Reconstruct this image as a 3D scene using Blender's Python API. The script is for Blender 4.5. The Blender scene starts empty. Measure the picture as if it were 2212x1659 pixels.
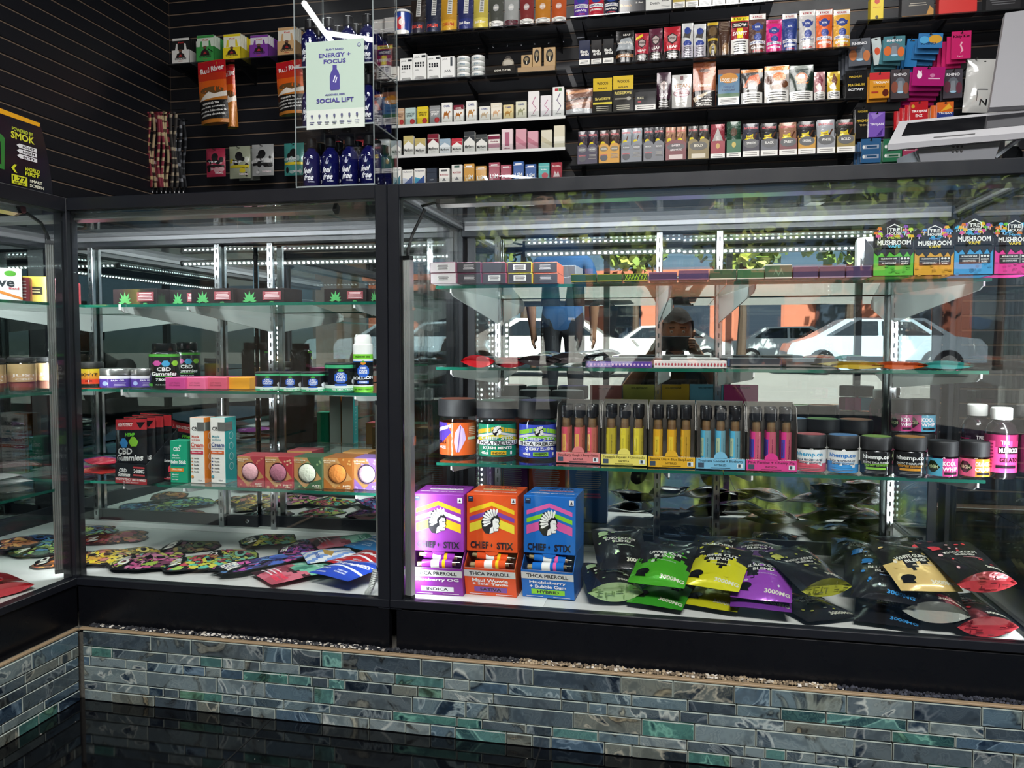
import bpy, math, random
import numpy as np
from mathutils import Vector, Matrix

# ------------------------------------------------------------------ camera
SC = bpy.context.scene
COL = SC.collection
IW, IH = 2212.0, 1659.0
def _solve(vy, vx):
    a = np.array([vy[0] - IW / 2, IH / 2 - vy[1]]); b = np.array([vx[0] - IW / 2, IH / 2 - vx[1]])
    f = math.sqrt(-(a @ b))
    Y = np.array([a[0], a[1], f]); Y /= np.linalg.norm(Y)
    X = -np.array([b[0], b[1], f]); X /= np.linalg.norm(X)
    Z = np.cross(X, Y)
    if Z[1] < 0: Z = -Z
    return f, np.array([X, Y, Z])
FPX, CM = _solve((1458, 742), (-7143, 736))      # two vanishing points of the counter
ZC = 0.757                                         # lens height over the floor
CAM = np.array([0.0, -1.45, ZC])
_cam = bpy.data.cameras.new('camera'); _co = bpy.data.objects.new('camera', _cam); COL.objects.link(_co)
_r, _u, _f = CM[:, 0], CM[:, 1], CM[:, 2]
_co.matrix_world = Matrix(((_r[0], _u[0], -_f[0], CAM[0]), (_r[1], _u[1], -_f[1], CAM[1]), (_r[2], _u[2], -_f[2], CAM[2]), (0, 0, 0, 1)))
_cam.sensor_width = 36; _cam.lens = FPX / IW * 36; _cam.clip_start = 0.003; _cam.clip_end = 200
SC.camera = _co
def at(px, py, Y):                                 # point of the place seen at a pixel, on the plane y = Y
    d = CM @ np.array([px - IW / 2, IH / 2 - py, FPX]); t = (Y - CAM[1]) / d[1]
    return CAM + t * d
def atz(px, py, Z):
    d = CM @ np.array([px - IW / 2, IH / 2 - py, FPX]); t = (Z - CAM[2]) / d[2]
    return CAM + t * d
def atx(px, py, X):
    d = CM @ np.array([px - IW / 2, IH / 2 - py, FPX]); t = (X - CAM[0]) / d[0]
    return CAM + t * d

# ------------------------------------------------------------------ world, sun, lights, exposure
W = bpy.data.worlds.new('world'); SC.world = W; W.use_nodes = True
_n = W.node_tree.nodes; _bg = _n['Background']
_sky = _n.new('ShaderNodeTexSky'); _sky.sky_type = 'HOSEK_WILKIE'; _sky.turbidity = 3.0; _sky.ground_albedo = 0.3
_sky.sun_direction = (0.45, 0.55, 0.7)
W.node_tree.links.new(_sky.outputs[0], _bg.inputs[0]); _bg.inputs[1].default_value = 2.0
def light(name, kind, loc, energy, color=(1, 1, 1), target=None, **kw):
    l = bpy.data.lights.new(name, kind); l.energy = energy; l.color = color
    for k, v in kw.items(): setattr(l, k, v)
    o = bpy.data.objects.new(name, l); COL.objects.link(o); o.location = loc
    if target is not None:
        o.rotation_euler = (Vector(target) - Vector(loc)).to_track_quat('-Z', 'Y').to_euler()
    return o
light('sun', 'SUN', (3, 6, 10), 14.0, (1, 0.95, 0.87), (-2, -5, 0), angle=0.01)
light('ceiling_panel_light', 'AREA', (-0.9, 1.0, 2.86), 17, (1, 0.98, 0.95), (-0.9, 1.9, 0), shape='RECTANGLE', size=1.2, size_y=0.3)
light('ceiling_panel_light', 'AREA', (0.7, 1.0, 2.86), 17, (1, 0.98, 0.95), (0.7, 1.9, 0), shape='RECTANGLE', size=1.2, size_y=0.3)
light('ceiling_panel_light', 'AREA', (0.3, -2.4, 2.86), 170, (1, 0.98, 0.96), (0.3, -2.3, 0), shape='RECTANGLE', size=1.2, size_y=0.6)
SC.view_settings.view_transform = 'Standard'; SC.view_settings.look = 'None'
SC.view_settings.exposure = 0.45; SC.view_settings.gamma = 1.0; SC.view_settings.use_curve_mapping = False
SC.cycles.transparent_max_bounces = 26; SC.cycles.max_bounces = 7; SC.cycles.glossy_bounces = 5
SC.cycles.diffuse_bounces = 2; SC.cycles.caustics_reflective = False; SC.cycles.sample_clamp_indirect = 4.0

# ------------------------------------------------------------------ colours and materials
def lin(c):
    if isinstance(c, str):
        c = c.lstrip('#'); c = [int(c[i:i + 2], 16) / 255 for i in (0, 2, 4)]
        return tuple(x / 12.92 if x <= 0.04045 else ((x + 0.055) / 1.055) ** 2.4 for x in c)
    return tuple(c[:3])
MATS = {}
def mat(name, color=None, rough=0.45, metal=0.0, coat=0.0, spec=0.5, bump=0.0, bscale=60.0, trans=0.0, emit=None, estr=0.0, var=0.06, nscale=25.0):
    if name in MATS: return MATS[name]
    m = bpy.data.materials.new(name); m.use_nodes = True; nt = m.node_tree; p = nt.nodes['Principled BSDF']
    if color is None:
        a = nt.nodes.new('ShaderNodeAttribute'); a.attribute_name = 'Col'; nt.links.new(a.outputs['Color'], p.inputs['Base Color'])
    else:
        p.inputs['Base Color'].default_value = (*lin(color), 1)
    p.inputs['Metallic'].default_value = metal; p.inputs['Coat Weight'].default_value = coat
    p.inputs['Coat Roughness'].default_value = 0.06
    p.inputs['Specular IOR Level'].default_value = spec; p.inputs['Transmission Weight'].default_value = trans
    tc = nt.nodes.new('ShaderNodeTexCoord'); no = nt.nodes.new('ShaderNodeTexNoise'); no.inputs['Scale'].default_value = nscale
    nt.links.new(tc.outputs['Object'], no.inputs['Vector'])
    mr = nt.nodes.new('ShaderNodeMapRange'); mr.inputs[3].default_value = max(0.0, rough - var); mr.inputs[4].default_value = rough + var
    nt.links.new(no.outputs['Fac'], mr.inputs[0]); nt.links.new(mr.outputs[0], p.inputs['Roughness'])
    if bump:
        b = nt.nodes.new('ShaderNodeBump'); b.inputs['Strength'].default_value = bump; b.inputs['Distance'].default_value = 0.004
        n2 = nt.nodes.new('ShaderNodeTexNoise'); n2.inputs['Scale'].default_value = bscale; n2.inputs['Detail'].default_value = 3
        nt.links.new(tc.outputs['Object'], n2.inputs['Vector']); nt.links.new(n2.outputs['Fac'], b.inputs['Height']); nt.links.new(b.outputs[0], p.inputs['Normal'])
    if emit is not None:
        p.inputs['Emission Color'].default_value = (*lin(emit), 1); p.inputs['Emission Strength'].default_value = estr
    MATS[name] = m
    return m
def clear_mat(name, tint, f0=0.04, gl=1.0, haze=0.0, hazecol=(0.8, 0.85, 0.85)):
    """clear pane: Fresnel mirror over a see-through body, the same for every ray"""
    if name in MATS: return MATS[name]
    m = bpy.data.materials.new(name); m.use_nodes = True; nt = m.node_tree; nd = nt.nodes; L = nt.links
    for x in list(nd):
        if x.type != 'OUTPUT_MATERIAL': nd.remove(x)
    out = [x for x in nd if x.type == 'OUTPUT_MATERIAL'][0]
    g = nd.new('ShaderNodeNewGeometry'); d = nd.new('ShaderNodeVectorMath'); d.operation = 'DOT_PRODUCT'
    L.new(g.outputs['Incoming'], d.inputs[0]); L.new(g.outputs['Normal'], d.inputs[1])
    ab = nd.new('ShaderNodeMath'); ab.operation = 'ABSOLUTE'; L.new(d.outputs['Value'], ab.inputs[0])
    om = nd.new('ShaderNodeMath'); om.operation = 'SUBTRACT'; om.inputs[0].default_value = 1; L.new(ab.outputs[0], om.inputs[1])
    pw = nd.new('ShaderNodeMath'); pw.operation = 'POWER'; pw.inputs[1].default_value = 5; L.new(om.outputs[0], pw.inputs[0])
    ma = nd.new('ShaderNodeMath'); ma.operation = 'MULTIPLY_ADD'; ma.inputs[1].default_value = (1 - f0) * gl; ma.inputs[2].default_value = f0
    L.new(pw.outputs[0], ma.inputs[0])
    t = nd.new('ShaderNodeBsdfTransparent'); t.inputs[0].default_value = (*tint, 1)
    gb = nd.new('ShaderNodeBsdfGlossy'); gb.inputs['Roughness'].default_value = 0.0; gb.inputs[0].default_value = (1, 1, 1, 1)
    body = t.outputs[0]
    if haze > 0:
        tc = nd.new('ShaderNodeTexCoord'); no = nd.new('ShaderNodeTexNoise'); no.inputs['Scale'].default_value = 3.0; no.inputs['Detail'].default_value = 4
        L.new(tc.outputs['Object'], no.inputs['Vector'])
        hm = nd.new('ShaderNodeMath'); hm.operation = 'MULTIPLY'; hm.inputs[1].default_value = haze * 2; L.new(no.outputs['Fac'], hm.inputs[0])
        df = nd.new('ShaderNodeBsdfDiffuse'); df.inputs[0].default_value = (*hazecol, 1)
        mh = nd.new('ShaderNodeMixShader'); L.new(hm.outputs[0], mh.inputs[0]); L.new(t.outputs[0], mh.inputs[1]); L.new(df.outputs[0], mh.inputs[2]); body = mh.outputs[0]
    mx = nd.new('ShaderNodeMixShader'); L.new(ma.outputs[0], mx.inputs[0]); L.new(body, mx.inputs[1]); L.new(gb.outputs[0], mx.inputs[2])
    L.new(mx.outputs[0], out.inputs[0])
    MATS[name] = m
    return m
M_CARD = mat('printed_card', rough=0.42)
M_GLOSS = mat('glossy_print', rough=0.16, coat=0.3)
M_FOIL = mat('foil_pouch', rough=0.2, metal=0.3, coat=0.6, bump=0.75, bscale=28)
M_WALLFOIL = mat('pouch_film', rough=0.22, metal=0.1, coat=0.4, bump=0.3, bscale=70)
M_MATTE = mat('matte_plastic', rough=0.55)
M_PLAST = mat('smooth_plastic', rough=0.25)
M_FRAME = mat('black_aluminium', '#15171d', rough=0.32, spec=0.55, bump=0.02, bscale=400)
M_KICK = mat('black_laminate', '#0b0c10', rough=0.28, spec=0.4)
M_ALU = mat('brushed_aluminium', '#b9b9b6', rough=0.3, metal=0.85)
M_CHROME = mat('chrome_steel', '#c6c8c9', rough=0.14, metal=1.0, bump=0.05, bscale=30)
M_LEDGE = mat('dull_aluminium_ledge', '#77777a', rough=0.5, metal=0.6)
M_STEEL = mat('zinc_bracket', '#c4c7c4', rough=0.42, metal=0.35)
M_DECK = mat('white_deck_laminate', '#d9d9d5', rough=0.35)
M_RUBBER = mat('black_rubber', '#0c0c0e', rough=0.5)
M_MIRROR = mat('mirror_glass', '#dde4e2', rough=0.0, metal=1.0, var=0.0)
M_MIRROR2 = mat('smoked_mirror_glass', '#6a7371', rough=0.0, metal=1.0, var=0.0)
M_GLASS = clear_mat('showcase_glass', (0.955, 0.97, 0.965), 0.042)
M_SHELF = clear_mat('shelf_glass', (0.93, 0.965, 0.95), 0.045)
M_GREEN = mat('shelf_glass_edge', '#1f6b58', rough=0.08, coat=1.0, trans=0.3)
M_ACRYL = clear_mat('clear_acrylic', (0.95, 0.96, 0.96), 0.04)
M_JAR = clear_mat('clear_jar_glass', (0.9, 0.92, 0.92), 0.06)
M_SMOKE = clear_mat('dark_acrylic_shelf', (0.42, 0.43, 0.46), 0.05, haze=0.02)
M_DIODE2 = mat('led_diode_side', '#ffffff', emit='#f4fbff', estr=220)
M_DIODE = mat('led_diode', '#ffffff', emit='#f4fbff', estr=760)
M_WOOD = mat('pale_plywood', '#8f7b60', rough=0.6, bump=0.2, bscale=120)

# ------------------------------------------------------------------ mesh builder
TXT = {}
def text2d(s, bold):
    k = (s, bold)
    if k in TXT: return TXT[k]
    c = bpy.data.curves.new('t', 'FONT'); c.body = s; c.size = 1; c.resolution_u = 2 if len(s) < 14 else 1
    c.offset = bold; c.fill_mode = 'FRONT'
    o = bpy.data.objects.new('t', c); me = bpy.data.meshes.new_from_object(o)
    v = np.array([x.co[:2] for x in me.vertices]) if len(me.vertices) else np.zeros((1, 2))
    f = [tuple(p.vertices) for p in me.polygons]
    bpy.data.objects.remove(o); bpy.data.curves.remove(c); bpy.data.meshes.remove(me)
    lo, hi = v.min(0), v.max(0); v = (v - (lo + hi) / 2) / np.maximum(hi - lo, 1e-6)
    TXT[k] = (v, f)
    return TXT[k]
class MB:
    def __init__(s): s.v = []; s.f = []; s.c = []
    def add(s, vs, fs, cols):
        b = len(s.v); s.v.extend([tuple(map(float, p)) for p in vs])
        one = isinstance(cols, str) or (len(cols) == 3 and not isinstance(cols[0], (str, tuple, list)))
        for i, f in enumerate(fs):
            s.f.append(tuple(b + k for k in f)); s.c.append(cols if one else cols[i])
        return s
    def poly(s, pts, col): return s.add(pts, [tuple(range(len(pts)))], col)
    def box(s, x0, x1, y0, y1, z0, z1, col, front=None, top=None, side=None, bev=0.0):
        if bev <= 0:
            v = [(x0, y0, z0), (x1, y0, z0), (x1, y1, z0), (x0, y1, z0), (x0, y0, z1), (x1, y0, z1), (x1, y1, z1), (x0, y1, z1)]
            f = [(0, 1, 5, 4), (1, 2, 6, 5), (2, 3, 7, 6), (3, 0, 4, 7), (4, 5, 6, 7), (3, 2, 1, 0)]
            return s.add(v, f, [front or col, side or col, col, side or col, top or col, col])
        b = min(bev, (x1 - x0) / 2.2, (y1 - y0) / 2.2, (z1 - z0) / 2.2)
        v = []; 
        for (X, sx) in ((x0, 1), (x1, -1)):
            for (Y, sy) in ((y0, 1), (y1, -1)):
                for (Z, sz) in ((z0, 1), (z1, -1)):
                    v += [(X, Y + sy * b, Z + sz * b), (X + sx * b, Y, Z + sz * b), (X + sx * b, Y + sy * b, Z)]
        I = lambda i, j, k, a: ((i * 2 + j) * 2 + k) * 3 + a
        f = []; c = []
        f += [(I(0,1,0,0), I(0,0,0,0), I(0,0,1,0), I(0,1,1,0)), (I(1,0,0,0), I(1,1,0,0), I(1,1,1,0), I(1,0,1,0))]; c += [side or col] * 2
        f += [(I(0,0,0,1), I(1,0,0,1), I(1,0,1,1), I(0,0,1,1)), (I(1,1,0,1), I(0,1,0,1), I(0,1,1,1), I(1,1,1,1))]; c += [front or col, col]
        f += [(I(0,1,0,2), I(1,1,0,2), I(1,0,0,2), I(0,0,0,2)), (I(0,0,1,2), I(1,0,1,2), I(1,1,1,2), I(0,1,1,2))]; c += [col, top or col]
        for j in (0, 1):
            for k in (0, 1):
                f.append((I(0,j,k,1), I(1,j,k,1), I(1,j,k,2), I(0,j,k,2)))
        for i in (0, 1):
            for k in (0, 1):
                f.append((I(i,0,k,0), I(i,1,k,0), I(i,1,k,2), I(i,0,k,2)))
        for i in (0, 1):
            for j in (0, 1):
                f.append((I(i,j,0,0), I(i,j,1,0), I(i,j,1,1), I(i,j,0,1)))
        for i in (0, 1):
            for j in (0, 1):
                for k in (0, 1): f.append((I(i,j,k,0), I(i,j,k,1), I(i,j,k,2)))
        c += [side or col] * (len(f) - len(c))
        return s.add(v, f, c)
    def lathe(s, prof, n=20, o=(0, 0, 0), cap=True, colfn=None):
        """prof: (r, z, colour of the band above)"""
        v = []; f = []; c = []
        for r, z, *_ in prof:
            for k in range(n):
                a = 2 * math.pi * k / n; v.append((o[0] + r * math.cos(a), o[1] + r * math.sin(a), o[2] + z))
        for i in range(len(prof) - 1):
            for k in range(n):
                f.append((i * n + k, i * n + (k + 1) % n, (i + 1) * n + (k + 1) % n, (i + 1) * n + k))
                c.append(colfn(i, k) if colfn else prof[i][2])
        if cap:
            f.append(tuple(range(n - 1, -1, -1))); c.append(prof[0][2])
            f.append(tuple((len(prof) - 1) * n + k for k in range(n))); c.append(prof[-1][2])
        return s.add(v, f, c)
    def tube(s, path, r, n, col):
        P = [Vector(p) for p in path]; v = []; f = []
        up = Vector((0, 0, 1)) if abs((P[-1] - P[0]).normalized().z) < 0.8 else Vector((1, 0, 0))
        for i, p in enumerate(P):
            t = (P[min(i + 1, len(P) - 1)] - P[max(i - 1, 0)]).normalized()
            a = t.cross(up).normalized(); b = t.cross(a)
            rr = r[i] if isinstance(r, (list, tuple)) else r
            for k in range(n):
                q = p + rr * (math.cos(2 * math.pi * k / n) * a + math.sin(2 * math.pi * k / n) * b); v.append(q)
        for i in range(len(P) - 1):
            for k in range(n): f.append((i * n + k, i * n + (k + 1) % n, (i + 1) * n + (k + 1) % n, (i + 1) * n + k))
        f.append(tuple(range(n))); f.append(tuple((len(P) - 1) * n + k for k in range(n - 1, -1, -1)))
        return s.add(v, f, col)
    def grid(s, fn, nu, nv, colfn, flip=False):
        v = [fn(i / nu, j / nv) for j in range(nv + 1) for i in range(nu + 1)]; f = []; c = []
        for j in range(nv):
            for i in range(nu):
                q = (j * (nu + 1) + i, j * (nu + 1) + i + 1, (j + 1) * (nu + 1) + i + 1, (j + 1) * (nu + 1) + i)
                f.append(q[::-1] if flip else q); c.append(colfn((i + .5) / nu, (j + .5) / nv))
        return s.add(v, f, c)
    def text(s, t, cx, cz, w, h, col, y=0.0, rot=0.0, bold=0.03, shear=0.0, mp=None):
        v, f = text2d(t, bold); ca, sa = math.cos(rot), math.sin(rot); out = []
        for a, b in v:
            a, b = a * w + shear * b * h, b * h; X = cx + a * ca - b * sa; Z = cz + a * sa + b * ca
            out.append(mp(X, Z) if mp else (X, y, Z))
        return s.add(out, f, col)
    def ell(s, cx, cz, rx, rz, col, y=0.0, n=16, mp=None, a0=0.0, a1=2 * math.pi):
        full = abs(a1 - a0 - 2 * math.pi) < 1e-6; k = n if full else n + 1
        p = [(cx + rx * math.cos(a0 + (a1 - a0) * i / n), cz + rz * math.sin(a0 + (a1 - a0) * i / n)) for i in range(k)]
        return s.flat(p, col, y, mp)
    def flat(s, p, col, y=0.0, mp=None):
        return s.poly([mp(a, b) if mp else (a, y, b) for a, b in p], col)
    def build(s, name, material, parent=None, smooth=False, loc=None, rot=None):
        me = bpy.data.meshes.new(name); me.from_pydata(s.v, [], s.f)
        at_ = me.attributes.new('Col', 'FLOAT_COLOR', 'CORNER'); tot = []; cache = {}
        for f, c in zip(s.f, s.c):
            k = c if isinstance(c, str) else tuple(c)
            if k not in cache: cache[k] = (*lin(c), 1.0)
            tot.extend(cache[k] * len(f))
        at_.data.foreach_set('color', tot)
        if smooth:
            me.polygons.foreach_set('use_smooth', [True] * len(me.polygons)); me.set_sharp_from_angle(angle=math.radians(38))
        me.update()
        return link(name, me, material, parent, loc, rot)
def link(name, me, material=None, parent=None, loc=None, rot=None):
    o = bpy.data.objects.new(name, me); COL.objects.link(o)
    if material is not None and me is not None and not me.materials: me.materials.append(material)
    o.parent = parent
    if loc is not None: o.location = loc
    if rot is not None: o.rotation_euler = rot
    return o
def empty(name, loc=(0, 0, 0), rz=0.0, rot=None):
    o = bpy.data.objects.new(name, None); COL.objects.link(o); o.location = loc; o.rotation_euler = rot or (0, 0, rz); o.empty_display_size = 0.02
    return o
def tag(o, label, cat, group=None, kind=None):
    if label: o['label'] = label
    if cat: o['category'] = cat
    if group: o['group'] = group
    if kind: o['kind'] = kind
    return o
def dup(o, parent=None):
    c = o.copy(); COL.objects.link(c); c.parent = parent
    for ch in o.children: dup(ch, c)
    return c
R = math.radians
ORD = ['first', 'second', 'third', 'fourth', 'fifth', 'sixth', 'seventh', 'eighth', 'ninth', 'tenth', 'eleventh', 'twelfth', 'thirteenth', 'fourteenth',
       'fifteenth', 'sixteenth', 'seventeenth', 'eighteenth', 'nineteenth', 'twentieth']
def mix(a, b, t):
    a, b = lin(a), lin(b); return tuple(a[i] * (1 - t) + b[i] * t for i in range(3))
# ------------------------------------------------------------------ the room
def struct(name, mb, m, smooth=False):
    return tag(mb.build(name, m, None, smooth), None, None, None, 'structure')
WALLY, WALLX, FRONTY, RIGHTX, CEIL = 2.50, -2.74, -4.6, 3.6, 2.9
M_FLOOR = mat('polished_black_floor', '#050507', rough=0.06, spec=0.6, var=0.03, nscale=6)
M_SLAT = mat('black_slat_laminate', '#14161d', rough=0.42, spec=0.45, bump=0.03, bscale=300)
M_GROOVE = mat('raw_fibreboard_groove', '#84705f', rough=0.8, bump=0.2, bscale=200)
M_CEIL = mat('dark_ceiling_paint', '#1c1d20', rough=0.8)
M_WALLP = mat('dark_wall_paint', '#17181b', rough=0.7)
fl = struct('floor', MB().box(WALLX, RIGHTX, FRONTY, WALLY, -0.05, 0.0, '#000000'), M_FLOOR)
_sm = mat('floor_tile_joint', '#020203', rough=0.5)
for i in range(12):
    x = WALLX + 0.3 + i * 0.55; tag(MB().box(x, x + 0.003, FRONTY + .02, WALLY - .02, 0.0001, 0.0006, '#000000').build('floor_joint', _sm, fl), None, None)
struct('ceiling', MB().box(WALLX - .1, RIGHTX + .1, FRONTY - .1, WALLY + .1, CEIL, CEIL + 0.05, '#000000'), M_CEIL)
wb = struct('wall_back', MB().box(WALLX - .06, RIGHTX + .06, WALLY + 0.006, WALLY + 0.06, 0, CEIL, '#000000'), M_GROOVE)
wl = struct('wall_left', MB().box(WALLX - 0.06, WALLX - 0.006, FRONTY - .08, WALLY + 0.006, 0, CEIL, '#000000'), M_GROOVE)
struct('wall_right', MB().box(RIGHTX, RIGHTX + 0.06, FRONTY - .08, WALLY + .006, 0, CEIL, '#000000'), M_WALLP)
PIT = 0.0668
def _slat(me_name, box):
    m = MB().box(*box, '#000000'); return m
sl_b = None; sl_l = None
for i in range(43):
    z = 0.02 + i * PIT
    if z + PIT > CEIL: break
    if sl_b is None:
        sl_b = MB().box(WALLX, RIGHTX, WALLY, WALLY + 0.006, 0, PIT - 0.0075, '#000000', bev=0.0015).build('slat', M_SLAT, wb)
        sl_l = MB().box(WALLX - 0.006, WALLX, -2.2, WALLY, 0, PIT - 0.0075, '#000000', bev=0.0015).build('slat', M_SLAT, wl); o1, o2 = sl_b, sl_l
    else:
        o1 = link('slat', sl_b.data, None, wb); o2 = link('slat', sl_l.data, None, wl)
    o1.location.z = z; o2.location.z = z
MB().box(WALLX - 0.001, WALLX + 0.001, 1.72, 1.724, 0.5, 1.37, '#000000').build('panel_seam', M_GROOVE, wl)
MB().box(-2.35, -2.346, WALLY - 0.001, WALLY + 0.001, 0.5, 1.5, '#000000').build('panel_seam', M_GROOVE, wb)
# hexagon LED tubes under the ceiling, found from their mirror image in the acrylic stand
def mirror_at(px, py, Ym, Z):
    d = CM @ np.array([px - IW / 2, IH / 2 - py, FPX]); t = (Ym - CAM[1]) / d[1]; p = CAM + t * d
    e = d * np.array([1, -1, 1]); u = (Z - p[2]) / e[2]; return p + u * e
M_TUBE = mat('lit_led_tube', '#ffffff', emit='#ffffff', estr=14)
_pts = [mirror_at(q[0], q[1], -0.002, CEIL - 0.06) for q in ((655, 5), (700, 69), (815, 86))]
_a, _b, _c = [Vector(p) for p in _pts]
HEX = [(_a, _b), (_b, _c), (_c, _c + Vector((0.5, -0.45, 0))), (_b, _b + Vector((-.1, -.75, 0)))]
hx = empty('ceiling_led_light', _b); tag(hx, 'hexagon of white LED tubes under the ceiling, seen reflected in the acrylic stand', 'light')
for p, q in HEX:
    MB().tube([p - _b, q - _b], 0.018, 8, '#ffffff').build('led_tube', M_TUBE, hx)

# ------------------------------------------------------------------ tiled curb
YT = -0.03; XC = -1.257; ZT = 0.150
M_MORTAR = mat('grey_mortar', '#4a4842', rough=0.85, bump=0.4, bscale=150)
def tile_mat():
    m = bpy.data.materials.new('agate_glass_tile'); m.use_nodes = True; nt = m.node_tree; nd = nt.nodes; L = nt.links; p = nd['Principled BSDF']
    tc = nd.new('ShaderNodeTexCoord'); oi = nd.new('ShaderNodeObjectInfo')
    ad = nd.new('ShaderNodeVectorMath'); ad.operation = 'ADD'; cb = nd.new('ShaderNodeCombineXYZ')
    mu = nd.new('ShaderNodeMath'); mu.operation = 'MULTIPLY'; mu.inputs[1].default_value = 37.0
    L.new(oi.outputs['Random'], mu.inputs[0]); L.new(mu.outputs[0], cb.inputs[0]); L.new(mu.outputs[0], cb.inputs[2])
    L.new(tc.outputs['Object'], ad.inputs[0]); L.new(cb.outputs[0], ad.inputs[1])
    wv = nd.new('ShaderNodeTexWave'); wv.wave_type = 'RINGS'; wv.inputs['Scale'].default_value = 4; wv.inputs['Distortion'].default_value = 14
    wv.inputs['Detail'].default_value = 4; wv.inputs['Detail Scale'].default_value = 2.2; wv.inputs['Detail Roughness'].default_value = 0.6
    L.new(ad.outputs[0], wv.inputs['Vector'])
    no = nd.new('ShaderNodeTexNoise'); no.inputs['Scale'].default_value = 7; no.inputs['Detail'].default_value = 4; no.inputs['Distortion'].default_value = 1.6
    L.new(ad.outputs[0], no.inputs['Vector'])
    r1 = nd.new('ShaderNodeValToRGB'); e = r1.color_ramp.elements
    e[0].position = 0.0; e[0].color = (*lin('#3b4650'), 1); e[1].position = 1.0; e[1].color = (*lin('#8f9a9b'), 1)
    for pos, c in ((0.25, '#6f7a7e'), (0.45, '#9aa3a2'), (0.55, '#606d77'), (0.75, '#a5adaa'), (0.85, '#717b80')):
        q = e.new(pos); q.color = (*lin(c), 1)
    L.new(wv.outputs['Fac'], r1.inputs[0])
    r2 = nd.new('ShaderNodeValToRGB'); e = r2.color_ramp.elements
    e[0].position = 0.30; e[0].color = (*lin('#141d2a'), 1); e[1].position = 0.78; e[1].color = (*lin('#7d7058'), 1)
    for pos, c in ((0.40, '#22344a'), (0.43, '#e4e6e0'), (0.45, '#7f8c92'), (0.58, '#828b8c'), (0.61, '#3a352e'), (0.64, '#c4bca4'), (0.7, '#5a4c38')):
        q = e.new(pos); q.color = (*lin(c), 1)
    L.new(no.outputs['Fac'], r2.inputs[0])
    mx = nd.new('ShaderNodeMix'); mx.data_type = 'RGBA'; mx.inputs[0].default_value = 0.62; L.new(r1.outputs[0], mx.inputs[6]); L.new(r2.outputs[0], mx.inputs[7])
    m2 = nd.new('ShaderNodeMix'); m2.data_type = 'RGBA'; m2.blend_type = 'MULTIPLY'; m2.inputs[0].default_value = 0.85
    L.new(mx.outputs[2], m2.inputs[6]); L.new(oi.outputs['Color'], m2.inputs[7])
    L.new(m2.outputs[2], p.inputs['Base Color']); p.inputs['Roughness'].default_value = 0.16; p.inputs['Coat Weight'].default_value = 1.0; p.inputs['Coat Roughness'].default_value = 0.03
    return m
M_TILE = tile_mat(); M_TEDGE = mat('clear_tile_edge', '#8d968f', rough=0.12, coat=0.6)
ROWS = [0.033, 0.0215, 0.021, 0.032, 0.0195, 0.023]
TINT = ['#c9d4d6', '#a9bfc9', '#9db4bd', '#d8ddda', '#7f9fb4', '#5f86a6', '#79c2b6', '#5fb8a4', '#6f7f8a', '#44596c', '#b8b09c', '#cfd6d2', '#8b9398']
rnd = random.Random(11); TILE_ME = {}
curb = struct('trim_curb', MB().box(XC + 0.008 - 0.5, 1.3, YT + 0.008, 0.30, 0, ZT - 0.004, '#000000'), M_MORTAR)
curb2 = struct('trim_curb', MB().box(XC - 0.4, XC + YT * -1 - 0.008, -1.3, YT + 0.008, 0, ZT - 0.004, '#000000'), M_MORTAR)
def tile_mesh(w, h):
    k = (round(w, 3), round(h, 4))
    if k in TILE_ME: return TILE_ME[k]
    mb = MB().box(0, w, 0, 0.008, 0, h, '#000000', bev=0.0014)
    me = bpy.data.meshes.new('tile'); me.from_pydata(mb.v, [], mb.f)
    me.materials.append(M_TILE); me.materials.append(M_TEDGE)
    for i, p in enumerate(me.polygons): p.material_index = 0 if i < 6 else 1
    TILE_ME[k] = me; return me
def run(parent, x0, x1, place):
    z = ZT
    for r, h in enumerate(ROWS):
        x = x0 - rnd.random() * 0.03 * (r > 0); z -= h
        while x < x1:
            w = rnd.choice([0.035, 0.05, 0.05, 0.075, 0.085, 0.1, 0.1, 0.13]) * (1.25 if h > 0.03 else 1)
            xx = max(x, x0); ww = round(min(x + w, x1) - xx, 3)
            if ww > 0.012:
                o = link('tile', tile_mesh(ww - 0.0012, h - 0.0014), None, parent); place(o, xx, z + 0.0006, ww)
                o.color = (*lin(rnd.choice(TINT)), 1)
            x += w
    return
def _pl(o, x, z, w): o.location = (x, YT + rnd.uniform(-.001, .001), z)
def _pl2(o, s, z, w): o.location = (XC - YT - 0.0 + rnd.uniform(-.001, .001), YT - s - w, z); o.rotation_euler = (0, 0, R(90))
run(curb, XC - YT + 0.006, 1.25, _pl); run(curb2, 0.004, 0.62, _pl2)
# bare plywood edge and cut carpet on the ledge over the tiles
ply = MB().box(XC - YT - .004, 1.25, YT + 0.001, YT + 0.012, ZT, ZT + 0.0042, '#000000', bev=0.001).build('trim_plywood', M_WOOD); tag(ply, None, None, None, 'structure')
ply2 = MB().box(XC - YT - 0.012, XC - YT - 0.002, -1.2, YT, ZT, ZT + 0.005, '#000000', bev=0.001).build('trim_plywood', M_WOOD); tag(ply2, None, None, None, 'structure')
M_CARPET = mat('cut_carpet_edge', rough=0.95, bump=0.5, bscale=300)
def carpet(name, x0, x1, cols, label, seed):
    rr = random.Random(seed); mb = MB(); x = x0
    while x < x1:
        for k in range(2):
            r = rr.uniform(0.0025, 0.0045); y = YT + 0.016 + k * 0.008 + rr.uniform(-.002, .002); zz = ZT + 0.003 + rr.uniform(0, .003)
            mb.lathe([(r * .6, -r * .6, rr.choice(cols)), (r, 0, rr.choice(cols)), (r * .5, r * .8, rr.choice(cols))], 6, (x + rr.uniform(-.001, .001), y, zz))
        x += 0.0048
    return tag(mb.build(name, M_CARPET), label, 'carpet', None, 'stuff')
_x = lambda px, py: at(px, py, YT)[0]
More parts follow.
